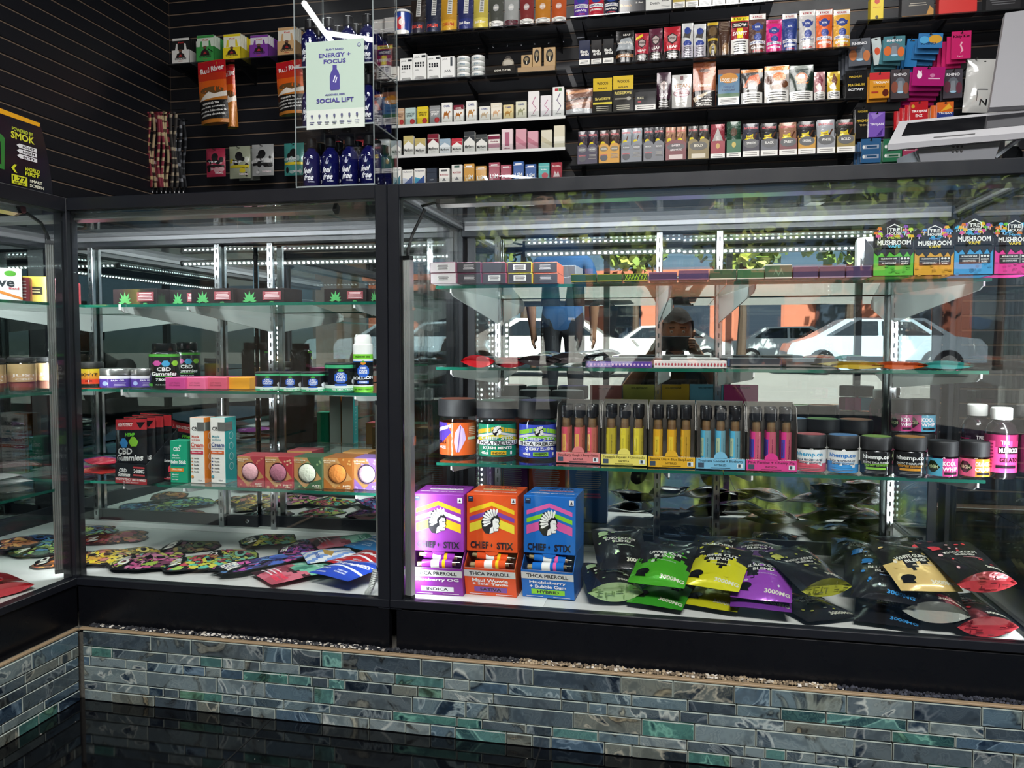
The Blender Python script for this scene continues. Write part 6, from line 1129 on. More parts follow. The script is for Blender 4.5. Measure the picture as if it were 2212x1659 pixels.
for k, (x0, x1, sc, cc, lb, c2) in enumerate(((411, 443, '#e07a1e', '#c8442c', 'white and orange cream box, left of the pair', '#c8304a'), (455, 488, '#189a9a', '#1f3f7a', 'white and teal cream box, right of the pair', '#d8602c'))):
    x, Y, w, h = place(x0, x1, 903, 1045, z3)
    o = boxpack('cream_box', lb, 'box', (x, Y + .024, z3 + .0006), w, .042, h, '#f0efe9', [T('CBD', -.08, .83, .56, .06, '#23262a'), ('e', .2, .88, .07, .02, '#4aa83a'), T('Muscle', -.12, .71, .5, .04, cc if k == 0 else '#2f8a9a'), T('and Joint', -.08, .66, .6, .04, cc if k == 0 else '#2f8a9a'), T('Cream', 0, .585, .88, .07, cc), T('HEATING FORMULA' if k == 0 else 'COOLING FORMULA', 0, .53, .86, .022, cc), Rr(-.48, .445, .42, .495, c2), T('500mg CBD', -.04, .47, .66, .025, '#fbeeea')] + [q for v in (.38, .33, .28, .23, .18) for q in (('e', -.36, v, .05, .011, '#c87a4a' if k == 0 else '#3a5a8a'), T('Vanilla', -.06, v, .36, .02, '#44474a'))] + [('e', -.34, .1, .1, .022, '#e0964a' if k == 0 else '#5aa8b8'), T('125mL', .2, .05, .3, .016, '#77797c')], side=sc, rz=R(-3), group='cream boxes on the left third shelf')
    mb = MB(); [mb.ell(0, h * v, .0085, .0085, mix(sc, '#ffffff', .55), y=0, n=14) for v in (.72, .56, .4, .25)]; [mb.ell(0, h * v, .007, .007, sc, y=-.0003, n=14) for v in (.72, .56, .4, .25)]
    q = mb.build('side_icons', M_CARD, o); q.location = (w / 2 + .0006, 0, 0); q.rotation_euler = (0, 0, R(90))
    MB().add([(w * .02, -.0218, h * .8), (w / 2 + .0006, -.0218, h * .8), (w / 2 + .0006, -.0218, h * .93), (w * .02, -.0218, h * .93), (w / 2 + .0006, .006, h * .8), (w / 2 + .0006, .006, h * .93)], [(0, 1, 2, 3), (1, 4, 5, 2)], '#c9cbcc').build('seal_sticker', M_ALU, o)
def bomb(k, x0, x1, yb, col, pat, ball, lb):
    x, Y, w, h = place(x0, x1, 986 + k * 1.2, yb, z3); d = w; o = empty('bath_bomb_box', (x, Y + d / 2, z3 + .0006)); tag(o, lb, 'box', 'bath bomb boxes on the left third shelf')
    b = MB().box(-w / 2, w / 2, -d / 2, d / 2, 0, h, '#b98a56', top=col, side=col, bev=.001).build('box', M_CARD, o)
    rr = random.Random(k); it = [('p', [(-.5, .0), (-.5, .38), (-.1, .0)], col), ('p', [(.5, .3), (.5, 1.0), (0, 1.0), (-.0, .95)], col), ('p', [(-.1, 0), (.5, 0), (.5, .32), (.1, .2)], col)] + [('e', rr.choice([rr.uniform(.2, .46), rr.uniform(-.46, .1)]), rr.choice([rr.uniform(.02, .12), rr.uniform(.75, .95)]), .035, .03, pat) for _ in range(16)] + [T('BATH BOMB', -.26, .9, .4, .04, '#e8dcc4'), T('Rose', -.33, .84, .22, .03, '#e8dcc4'), ('e', 0, .5, .325, .325, mix(col, '#000000', .3)), ('e', 0, .5, .31, .31, '#2a2020'), T('JUST', .3, .1, .26, .06, '#f0e8d8'), T('CBD', .34, .04, .18, .04, '#e0d4c0')]
    art(MB(), w, h, it, y=-d / 2).build('front_print', M_CARD, b)
    r = w * .295; MB().lathe([(r * math.cos(a), r * .5 * math.sin(a), ball) for a in np.linspace(0, math.pi / 2 - .02, 9)], 26).build('bath_bomb', mat('chalky_bath_bomb', rough=.9, bump=.5, bscale=180), o, True, loc=(0, -d / 2 - .0008, h * .5), rot=(R(90), 0, 0))
for k, a in enumerate(((513, 571, 1052, '#a83a44', '#c87a62', '#dca8ae', 'red and kraft bath bomb box with pale pink ball, leftmost'), (573, 632, 1055, '#a8323c', '#d8b48a', '#a8687a', 'red and kraft bath bomb box with mauve ball'), (634, 696, 1056, '#3f5f42', '#8aa070', '#d8dcc8', 'green bath bomb box with cream ball'), (698, 762, 1057, '#a8652c', '#c89a5a', '#d8853c', 'orange kraft bath bomb box with orange ball'), (763, 824, 1058, '#8f6ab8', '#b89ad0', '#e2c0d4', 'lilac bath bomb box beside the post'))): bomb(k, *a)
for k, (px, col, lb) in enumerate(((650, '#9a3540', 'red bath bomb box standing behind the mauve one'), (770, '#a8783c', 'kraft bath bomb box standing behind the orange one'))):
    p = at(px, 1030, .21); boxpack('bath_bomb_box', lb, 'box', (p[0], .235, z3 + .0006), .062, .062, .066, '#b98a56', None, side=col, top=col, group='bath bomb boxes on the left third shelf', back=[('e', 0, .5, .2, .2, '#5a3a2c')] + lines(-.4, .4, .1, .3, 3, '#e8dcc4'))
# ---- left showcase deck: cartoon pouches and gummy bags
G1 = 'cartoon pouches on the left deck'; ZD = ZDK
GRN = ['#8aa84a', '#b8c85a', '#5a8a7a', '#c84a6a', '#3a3a3c', '#7ac0a8', '#d8c84a']; PNK = ['#b83a54', '#d86a7a', '#c87a4a', '#e0a05a', '#7a2a3c', '#8a5a3c']; YEL = ['#e8cc2c', '#d8a03a', '#c87a6a', '#e8dc8a', '#8a6a3a']; DRK = ['#4a5a3c', '#6a4a3c', '#2c2c2e', '#8a7a4a', '#5a3a4a']; PUR = ['#5a3f9a', '#9a4aa8', '#4a6ac8', '#d85aa8', '#3a2a6a', '#6aa0e0']; BLU = ['#3a62a8', '#5a9ac8', '#2a3a6a', '#7ac0d8', '#3a2a3c']; TEA = ['#7ac0a8', '#a8cc6a', '#5a8ab0', '#c8d87a', '#4a6a5a']
for a in (('red and orange spotted cartoon pouch at the back left of the deck', 250, 1163, .16, .17, -60, PNK, 'ON', 1, 0), ('dark green and brown cartoon pouch in the middle of the left deck', 412, 1183, .13, .15, -75, DRK, 'MON', 2, 0), ('yellow and orange cartoon pouch beside the corner post', 212, 1214, .14, .17, -70, YEL, 'ON', 3, .002), ('teal cartoon pouch at the back left corner of the deck', 195, 1160, .12, .14, -50, TEA, 'IN', 4, 0),
          ('olive and yellow cartoon pouch behind the pink lettered one', 290, 1200, .12, .12, -40, ['#c8a83a', '#8a8a4a', '#5a5a3c', '#d8c86a'], 'OO', 5, 0), ('pink and lime cartoon pouch with black foot at the deck front', 322, 1222, .15, .17, -62, ['#c8508a', '#a8c84a', '#e08ab0', '#7a3a5a', '#d8d86a'], 'WO', 6, .004), ('teal and red cartoon pouch with white letters at the deck front', 430, 1226, .13, .16, -65, ['#c84a5a', '#5ac0a8', '#d8d04a', '#a8cc5a', '#8a2a44'], 'YON', 7, .003),
          ('lime and black cartoon pouch behind the teal red one', 500, 1203, .13, .13, -60, GRN, 'ON', 8, 0), ('round green and pink cartoon pouch at the back of the deck', 582, 1176, .13, .15, -60, GRN, 'OPH', 9, 0), ('purple and blue face shaped pouch at the back right of the deck', 672, 1180, .14, .13, -65, PUR, 'SPARK', 10, .002), ('pink and violet face shaped pouch behind the long navy one', 645, 1199, .12, .1, -80, ['#c84a9a', '#9a4ab8', '#d86ac0', '#4a3a8a'], 'EYE', 11, .002),
          ('blue spotted cartoon pouch in the return wing', 60, 1172, .15, .15, -30, BLU, 'ON', 12, 0), ('green and blue cartoon pouch in the return wing', 105, 1190, .16, .17, -50, TEA, 'MA', 13, .004), ('brown and orange cartoon pouch at the far left of the wing', 22, 1192, .12, .13, -30, ['#a8623a', '#c87a4a', '#5a3a44', '#d89a5a'], 'IT', 14, .003), ('orange speckled cartoon pouch behind the light bar', 140, 1215, .12, .14, -60, ['#d8823a', '#c85a44', '#e0b05a', '#7a4a2c'], 'ON', 15, .001)):
    comic_bag(a[0], a[1], a[2], ZD, a[3], a[4], a[5], a[6], a[7], a[8], G1, lift=a[9] * .3, t=.010)
comic_bag('long navy pouch with blue and pink monster face at the deck front', 565, 1226, ZD, .085, .235, -38, PUR, 'HETORAL', 21, G1, lift=.006, bump_=.7, t=.009)
def camo(pal, seed):
    rr = random.Random(seed); s = [(rr.random(), rr.random(), rr.choice(pal)) for _ in range(30)]
    return lambda u, v: min(s, key=lambda q: (q[0] - u) ** 2 + (q[1] - v) ** 2)[2]
def split(c1, c2): return lambda u, v: (c1 if v < .5 + .06 * math.sin(9 * u) else c2)(u, v)
PK = ['#8a3a4a', '#c86a7a', '#3a2028', '#b0505f']; MT = ['#7ac0a4', '#4a8a78', '#a8dcc4', '#2c4a44']
for k, (px, py, hd, w, h, lf, lb) in enumerate(((622, 1250, -38, .115, .16, .004, 'pink camo and mint gummy bag at the deck front'), (742, 1180, -50, .11, .15, .003, 'pink camo and mint gummy bag near the right post'), (776, 1166, -60, .095, .11, .001, 'mint gummy bag at the back by the right post'))):
    lying('gummy_bag', lb, 'bag', px, py, ZD, w, h, .008, hd, split(camo(PK, k), camo(MT, k + 9)) if k < 2 else camo(MT, 3), [T('Sweet', .15, .24, .5, .1, '#e8405a'), T('Heat', .2, .14, .4, .1, '#e8405a'), T('MAC1', 0, .8, .6, .1, '#d8f0e8')] + lines(-.4, .1, .1, .3, 3, '#e8d8dc'), 'gummy bags on the left deck', m=M_COMIC, style='pillow', lift=lf, centre=True, seed=k)
lying('gummy_bag', 'white and pale blue gummy bag on the left deck', 'bag', 712, 1213, ZD, .10, .115, .009, -55, lambda u, v: '#e4e6ea' if (u * 3 + v * 2) % 1 < .55 else '#7a9cd8', [('p', [(-.3, .4), (0, .6), (.3, .5), (.1, .38)], '#b8924a'), T('mints', .1, .25, .4, .1, '#3a5aa8')], 'gummy bags on the left deck', m=M_COMIC, style='pillow', lift=.004, centre=True)
gm = lambda c: [Rr(-.5, .84, .5, .98, mix(c, '#ffffff', .15)), T('GUMMIES', 0, .62, .86, .13, '#f4f4f6', shear=.25), ('p', [(-.5, .4), (-.1, .48), (.5, .36), (.5, .3), (-.1, .42), (-.5, .34)], '#e8eaf0'), T('CBD', -.3, .24, .2, .06, '#e8ecf4'), T('6 GUMMIES', -.3, .08, .3, .04, '#e8ecf4'), T('VEGAN', .1, .24, .24, .05, '#e0e6f4'), T('NON-GMO', .12, .16, .28, .05, '#e0e6f4')]
lying('gummy_bag', 'royal blue gummy bag at the front right of the left deck', 'bag', 738, 1257, ZD, .115, .12, .009, -22, '#2746b0', gm('#2746b0'), 'gummy bags on the left deck', m=M_COMIC, style='pillow', lift=.012, centre=True); lying('gummy_bag', 'red gummy bag behind the royal blue one', 'bag', 785, 1222, ZD, .11, .12, .009, -22, '#b8242c', gm('#b8242c'), 'gummy bags on the left deck', m=M_COMIC, style='pillow', lift=.005, centre=True, seed=3); lying('gummy_bag', 'bright blue gummy bag beside the right post', 'bag', 806, 1188, ZD, .1, .11, .010, -20, '#2f7ab8', gm('#2f7ab8'), 'gummy bags on the left deck', m=M_COMIC, style='pillow', lift=.002, centre=True, seed=4)
for k, (x_, y_, hd, lf, c, lb) in enumerate(((-1.36, -.13, -70, .0, '#a82c34', 'dark red foil bag under the others in the return wing'), (-1.39, -.16, -62, .016, '#c23840', 'bright red foil bag with open mouth in the return wing'), (-1.42, -.2, -75, .032, '#b43038', 'red foil bag with tan strip in the return wing'))):
    pouch('foil_bag', lb, 'bag', (x_ + .045, y_ - .02 * k, ZD + .014 + lf), .12, .17, .014, c, [Rr(-.5, .4, .5, .66, '#d8c09a')] if k == 2 else None, rot=(R(-90), 0, R(-hd)), group='red foil bags in the return wing', m=M_FOIL, style='stand', gus=('#d84a52',), seed=k, wav=.004, nu=14, nv=14)
# ---- right showcase, top shelf
zt = SCZ[0]; zr = zt
for k, (x0, x1, col, sd, c5, lb) in enumerate(((929, 985, '#d4cccf', '#7a4a5a', 1, 'pale grey'), (987, 1039, '#3f3d42', '#6a2f4a', 0, 'charcoal'), (1041, 1093, '#47434a', '#8a3a4a', 2, 'dark mauve'), (1096, 1149, '#3f3c3e', '#c8b83a', 1, 'dark brown'), (1151, 1205, '#3d3a3d', '#c8603a', 0, 'black and orange'))):
    x, Y, w, h = place(x0, x1, 594, 613, zt); h = .0205
    for r in range(2):
        st = (c5 == 1) or (c5 == 2 and r == 0); des = ([Rr(-.26, .25, .26, .8, '#d8d6d4')] + lines(-.22, .22, .3, .75, 4, '#6a6466', .5)) if st else (lines(-.24, .24, .3, .78, 4, '#c8c4c6', .4) if not (c5 == 2) else [])
        boxpack('vape_carton', f'{lb} flat carton, {["lower", "upper"][r]} of its stack on the right top shelf', 'box', (x - .001 * r, Y + .045, zt + .0006 + r * (h + .0006)), w * .985, .085, h, col, des, side=sd, group='stacked flat cartons on the right top shelf')
for k in range(2):
    p = at(1215, 600, .2); boxpack('vape_carton', f'silver edged carton behind the stacks, {["lower", "upper"][k]}', 'box', (p[0] + .006, .24, zt + .0006 + k * .0235), .05, .085, .023, '#3d3a3d', None, side='#8a8c90', rz=R(-4), group='stacked flat cartons on the right top shelf')
for k, (x0, x1, yt, yb, col, ed, lb) in enumerate(((1232, 1287, 592, 609, '#33563c', '#b8a83a', 'green flat box with gold edge, first'), (1289, 1343, 592, 608, '#37603c', '#c8b83a', 'green flat box with gold edge, second'), (1345, 1399, 591, 607, '#2c4a30', '#a8b83a', 'green flat box with lime squiggles'), (1401, 1463, 588, 605, '#443a5c', '#7a5a8a', 'violet flat box with torn print'), (1465, 1531, 584, 603, '#463e66', '#5a4a6a', 'violet flat box left of the centre'), (1533, 1591, 582, 600, '#3f5a44', '#d8d8c8', 'green flat box right of the violet pair'),
        (1593, 1652, 581, 598, '#3f6a48', '#d8d8c8', 'green flat box before the tall green one'), (1653, 1712, 571, 597, '#44604c', '#e0e0d4', 'tall grey green box with zigzag'), (1714, 1769, 575, 596, '#3d3a5c', '#8a84a0', 'violet flat box, first right of the tall green one'), (1771, 1827, 574, 596, '#403a58', '#8a84a0', 'violet flat box, second right of the tall green one'), (1829, 1885, 574, 595, '#453a5e', '#8a84a0', 'violet flat box beside the mushroom boxes'))):
    x, Y, w, h = place(x0, x1, yt, yb, zt); zz = zt if x + w / 2 < .1 else zr
    des = [Rr(-.5, 0, .5, .09, ed), Rr(-.5, .92, .5, 1, ed)]
    if k == 2: rr = random.Random(4); des += [('p', [(u, .15), (u + .03, .15), (u + .12, .85), (u + .09, .85)], '#b8d83a') for u in np.linspace(-.42, .34, 7)] + [('p', [(u + .12, .15), (u + .14, .15), (u + .03, .85), (u, .85)], '#8ac83a') for u in np.linspace(-.42, .34, 6)]
    if k == 7: des += [('p', [(-.2, .2), (-.1, .75), (0, .3), (.1, .75), (.2, .2), (.1, .5), (0, .15), (-.1, .5)], '#6a8a70')]
    boxpack('flat_vape_box', lb, 'box', (x, Y + .05, zz + .0006), w * .985, .09, h, col, des, group='flat boxes on the right top shelf', m=M_GLOSS)
def tre(k, x0, x1, yt, yb, col, c2, lb):
    x, Y, w, h = place(x0, x1, yt, yb, zr); d = .07; o = empty('mushroom_display', (x, Y + d / 2, zr + .0006)); tag(o, lb, 'display box', 'mushroom display boxes')
    hl = h * .47; w *= .985
    mb = MB().box(-w / 2, w / 2, -d / 2, -d / 2 + .0015, 0, hl, col).box(-w / 2, w / 2, d / 2 - .0015, d / 2, 0, hl * 1.5, '#1c1c20').box(-w / 2, w / 2, -d / 2, d / 2, 0, .0015, col)
    for s in (-1, 1):
        a = s * w / 2; q = [(-d / 2, 0), (d / 2, 0), (d / 2, h * .75), (-d / 2, hl)]; mb.add([(a, yy, zz) for yy, zz in q] + [(a - s * .0015, yy, zz) for yy, zz in q], [(0, 1, 2, 3), (7, 6, 5, 4), (2, 3, 7, 6)], '#2a2730')
    b = mb.build('tray', M_CARD, o); rr = random.Random(k); PAL = ['#e8b82c', '#3fb0d8', '#d84a9a', '#6ac83a', '#8a4ab8', '#e07a2c', c2]
    des = [('e', rr.uniform(-.46, .46), rr.uniform(.02, .5), .05, .04, mix(col, '#000000', .25)) for _ in range(12)] + [('p', [(-.5, 1), (.5, 1), (.5, .9), (.42, .74), (.34, .92), (.24, .72), (.16, .9), (.02, .78), (-.1, .92), (-.2, .7), (-.3, .9), (-.4, .78), (-.5, .9)], '#201d24'), Rr(-.38, .42, .42, .72, '#26242a'), Rr(-.37, .56, .12, .575, '#d8d8d4'), Rr(.13, .42, .14, .72, '#d8d8d4'), T('MUSHROOM VAPE', -.12, .65, .4, .06, '#f0efec'), T('2G DISPOSABLE', -.12, .49, .36, .06, '#f0efec'), T('POTENT', .28, .54, .2, .06, '#f0efec'), T('BLEND', .27, .46, .16, .06, '#f0efec'), ('e', .2, .65, .03, .04, '#f0efec'), ('e', .28, .65, .03, .04, '#f0efec'), ('e', .36, .65, .03, .04, '#f0efec'), T('21+', .0, .2, .12, .06, mix(col, '#000000', .5))]
    art(MB(), w, hl, des, y=-d / 2).build('tray_print', M_CARD, b)
    hd = MB(); O = [(-w / 2, hl * .96), (w / 2, hl * .96), (w / 2, h * .82), (w * .22, h * .93), (0, h), (-w * .22, h * .93), (-w / 2, h * .82)]; y0 = -d / 2 + .004
    hd.flat(O, '#232028', y=y0).flat(O[::-1], '#232028', y=y0 + .0015); hdr = hd.build('header', M_CARD, o)
    it = []
    for _ in range(44):
        u, v = rr.uniform(-.46, .46), rr.uniform(.66, .94); c = rr.choice(PAL)
        if abs(u) < .2 and .7 < v: continue
        if v > .8 + .14 * (1 - abs(u) * 2): continue
        it += [('p', [(u - .07, v), (u - .04, v + .045), (u + .04, v + .045), (u + .07, v)], c), Rr(u - .015, v - .04, u + .015, v, mix(c, '#ffffff', .4))]
    it += [('p', [(-.2, .84), (0, .91), (.2, .84), (.17, .84), (0, .89), (-.17, .84)], '#f4f4f2'), Rr(-.18, .76, -.16, .85, '#f4f4f2'), Rr(.16, .76, .18, .85, '#f4f4f2'), T('TRE', 0, .805, .28, .06, '#f6f6f4'), T('HOUSE', 0, .74, .36, .045, '#f6f6f4'), ('p', [(-.48, .5), (.48, .5), (.44, .62), (.2, .67), (-.2, .67), (-.44, .62)], '#26222a'), T('Magic', 0, .66, .3, .05, c2, shear=.2), T('MUSHROOM', 0, .585, .84, .085, '#f8f8f6'), T('VAPE', 0, .52, .32, .05, ['#5ac8e8', '#e8cc2c'][k > 0])]
    art(MB(), w, h, it, y=y0).build('header_print', M_CARD, hdr)
for k, a in enumerate(((1886, 1973, 473, 590, '#5ab83a', '#b8e04a', 'green mushroom display box with house shaped header'), (1974, 2060, 476, 590, '#d8a02c', '#5a9ae0', 'yellow mushroom display box with house shaped header'), (2060, 2145, 461, 587, '#3f9ed8', '#5ab0e8', 'blue mushroom display box with house shaped header'), (2147, 2234, 464, 585, '#e83a9a', '#5ab0e8', 'pink mushroom display box at the right edge'))): tre(k, *a)
p = at(1865, 590, .2); boxpack('grey_display_box', 'worn grey display box beside the green mushroom box', 'box', (p[0] + .004, .19, zr + .0006), .04, .06, .085, '#a6a8a4', [('p', [(-.4, .3), (-.2, .7), (.1, .5), (.4, .75), (.3, .3)], '#77797a'), T('MUSH', 0, .45, .7, .2, '#3a3a3c')], rz=R(-8))
# ---- right showcase, second shelf
zs = SCZ[1]; zsr = zs; G = 'flat goods on the right second shelf'
lying('foil_pouch', 'bright red open pouch at the left end of the second shelf', 'pouch', 1000, 793, zs, .075, .10, .013, -12, '#3a3436', None, G, gus=('#d8202c',), seed=1, wav=.003)
for k, (px, c, lb) in enumerate(((1100, '#6a6c6e', 'grey and red foil pouch beside the bright red one'), (1150, '#55585a', 'dark grey foil pouch on the second shelf'), (1195, '#7a7c7e', 'silver grey foil pouch before the white leaflet'))):
    lying('foil_pouch', lb, 'pouch', px, 790 - k, zs, .085, .11, .011, -8 + 10 * k, c, None, G, gus=(('#9a2430',) if k == 0 else ('#3a3234',)), lift=.004 * k, seed=k + 3, wav=.004)
p = atz(1210, 790, zs); o = boxpack('leaflet', 'white printed leaflet lying on the second shelf', 'leaflet', (p[0], p[1] + .04, zs + .022), .1, .07, .0012, '#e6e6e4', None, rz=R(-10), bev=0); mb = MB(); [mb.flat([(-.03, -.02 + .008 * i), (.03, -.02 + .008 * i), (.03, -.017 + .008 * i), (-.03, -.017 + .008 * i)], '#4a4a50', mp=lambda X, Y: (X, Y, .0016)) for i in range(5)]; mb.build('print', M_CARD, o)
def bar(x0, x1, yt, yb, col, des, lb, dp=.05, **k):
    x, Y, w, h = place(x0, x1, yt, yb, zs); zz = zs if x + w / 2 < .1 else zsr
    return boxpack('chocolate_bar_box', lb, 'box', (x, Y + dp / 2 + .004, zz + .0006), w * .985, dp, h, col, des, group='long flat bars on the second shelf', m=M_GLOSS, **k)
bar(1263, 1409, 782, 795, '#5a3f9a', [Rr(-.5, .08, -.1, .92, '#9a86c0')] + [('e', -.47 + .055 * i, .5, .016, .2, '#d8b0d8') for i in range(18)], 'violet dotted chocolate bar box'); bar(1411, 1571, 780, 796, '#e4dcda', [('e', -.47 + .045 * i, .5, .014, .18, '#b8505a') for i in range(22)], 'white bar box with red dots')
for x0, x1, c, lb in ((1300, 1420, '#4a4a50', 'dark flat box behind the violet bar'), (1440, 1560, '#cfcac6', 'pale flat box behind the dotted bar'), (1580, 1680, '#3a3f48', 'slate flat box behind the blue bar'), (1700, 1800, '#54504e', 'brown flat box behind the red bar')):
    p = at((x0 + x1) / 2, 780, .24); boxpack('chocolate_bar_box', lb, 'box', (p[0], .27, (zs if p[0] < .05 else zsr) + .0006), .1, .1, .017, c, [Rr(-.48, .1, .48, .3, '#8a8480')], group='long flat bars on the second shelf')
for x0, x1, c, t_, lb in ((1572, 1690, '#4a6a9a', '#c8c4cc', 'blue bar box with grey word panel'), (1692, 1813, '#b82f44', '#e0b8be', 'crimson bar box with pink word panel')):
    bar(x0, x1, 778, 793, c, [Rr(-.3, .06, .26, .94, t_), T('mind body soul', -.02, .5, .5, .5, '#5a545c')], lb)
for k, (px, c, t_, lb) in enumerate(((1852, '#d8b83a', 'yellow foil pouch lying on the second shelf', ''), (1945, '#d8642c', 'orange foil pouch lying on the second shelf', ''), (2045, '#3f9a94', 'teal foil pouch at the right end of the second shelf', ''))):
    lying('foil_pouch', t_, 'pouch', px, 796, zsr, .1, .10, .008, 10, c, lines(-.3, .3, .05, .2, 2, '#2a2420'), G, gus=(mix(c, '#000000', .3),), seed=k, wav=.002)
x, Y, w, h = place(2092, 2182, 782, 796, zsr); boxpack('sprinkle_box', 'black box with coloured sprinkles at the right end of the second shelf', 'box', (.492, .22, zsr + .0006), .085, .05, .014, '#232127', [('e', random.Random(i).uniform(-.46, .46), random.Random(i + 50).uniform(.15, .85), .02, .1, random.Random(i).choice(['#e8d8e0', '#d85a8a', '#5ac0a8', '#e8c84a'])) for i in range(26)])
# ---- right showcase, third shelf
zh = SCZ[2]; zhr = zh
CHF = [('p', [(-.42, .62), (-.5, .45), (-.46, .2), (-.3, .02), (-.05, .0), (.1, .1), (.3, .12), (.34, .3), (.38, .34), (.33, .42), (.38, .5), (.36, .62), (.2, .8), (-.1, .92), (-.3, .86)], '#1a1820')]
for i in range(9):
    a = math.pi * (.42 + .09 * i); cx_, cy_ = .12, .5; r0, r1 = .18, .58
    f = lambda r, d_: (cx_ + r * math.cos(a + d_), cy_ + r * math.sin(a + d_) * .85)
    CHF.append(('p', [f(r0, -.10), f(r1 * .85, -.115), f(r1, 0), f(r1 * .85, .115), f(r0, .10)], '#f2f0ec'))
CHF += [('p', [(.12, .12), (.3, .14), (.32, .28), (.36, .33), (.3, .4), (.34, .5), (.3, .6), (.14, .62), (.04, .5), (.06, .3)], '#f2f0ec'), Rr(.18, .46, .3, .485, '#1a1820'), ('p', [(.3, .26), (.2, .24), (.3, .22)], '#1a1820'), ('p', [(-.1, .02), (.1, .08), (.06, .3), (-.06, .24)], '#f2f0ec'), ('p', [(.08, .62), (.32, .64), (.3, .7), (.08, .7)], '#1a1820')]
def emblem(u, v, s, ar=1.0): return [(it[0], [(u + x * s, v + (y - .45) * s * ar) for x, y in it[1]], it[2]) if it[0] == 'p' else (it[0], u + it[1] * s, v + (it[2] - .45) * s * ar, u + it[3] * s, v + (it[4] - .45) * s * ar, it[5]) for it in CHF]
CHEV = lambda c, v, t_, w=.44: ('p', [(-w, v - .1), (0, v + .04), (w, v - .1), (w, v - .1 - t_), (0, v + .04 - t_), (-w, v - .1 - t_)], c)
def pj(k, x0, x1, yt, yb, base, c2, c3, name, ty, lb):
    x, Y, w, h = place(x0, x1, yt, yb, zh); r = w / 2
    des = [CHEV(c2, .9, .13, .5), CHEV('#d8d4dc', .74, .07, .5), CHEV(c3, .66, .1, .5)] + emblem(0, .8, .2, 1.6) + [T('CHIEF STIX', 0, .58, .66, .1, mix(base, '#ffffff', .6)), Rr(-.5, .36, .5, .5, '#e8e8ea'), T('THCA PREROLLS', 0, .43, .84, .11, '#1e1c24'), T(name, 0, .28, .56, .09, '#f2f0ec'), T('40ct', -.25, .12, .16, .09, '#f2f0ec'), Rr(-.12, .06, .16, .18, c2), T(ty, .02, .12, .22, .07, '#2a2420'), T('1', .26, .12, .04, .1, '#f2f0ec')]
    if k == 0: des = [('p', [(-.5, .3), (-.5, 1), (-.2, 1), (-.1, .7), (-.3, .4)], '#5a3fa8'), ('p', [(-.5, .8), (-.1, .95), (-.1, .85), (-.5, .68)], '#d8c4e0'), ('p', [(.0, .1), (.06, .1), (.2, .5), (.16, .8), (.08, .95), (-.02, .7), (-.04, .4)], '#c8b0dc'), ('p', [(.02, .1), (.04, .1), (.1, .9), (.08, .9)], '#7a5a9a'), T('ROLLS', -.34, .4, .26, .1, '#1e1c24'), T('HAZE', -.32, .24, .2, .08, '#f2f0ec'), Rr(.24, .6, .46, .9, '#c8623a'), Rr(.24, .48, .46, .56, '#bcd0b8')] + lines(.26, .44, .62, .88, 5, '#f0d8c8')
    jar('preroll_jar', lb, 'jar', (x, Y + r, zh + .0006), r * .94, h, h * .30, '#222225', lambda u, v: base, des, (.06, .86), fill='#9a8a5c', rz=R(10 if k == 0 else 14), lid_r=1.08, lm=M_MATTE, group='large preroll jars', lidtop=[ '#7a3a28', '#2c5a4a', '#4a3a7a'][k])
pj(0, 937, 1019, 864, 990, '#d8602c', '#5a3fa8', '#c8a0d0', '', '', 'large orange preroll jar with feather, leftmost'); pj(1, 1021, 1108, 868, 993, '#1f8a6a', '#d8b02c', '#d8c02c', 'KUSH MINTS', 'INDICA', 'large green preroll jar between the orange and violet jars'); pj(2, 1111, 1199, 868, 996, '#3f4fc0', '#8ac83a', '#8ad03a', 'CHERRY ZLUSHIE', 'HYBRID', 'large blue and violet preroll jar beside the tube trays')
for k, px in enumerate((1120, 1175)):
    p = at(px, 960, .30); jar('preroll_jar', ['large orange preroll jar standing in the back row', 'large green preroll jar standing in the back row'][k], 'jar', (p[0] - .02 + .03 * k, .33, zh + .0006), .04, .118, .035, '#222225', ['#c8582c', '#1f7a60'][k], None, (.06, .86), fill='#9a8a5c', lid_r=1.08, group='large preroll jars')
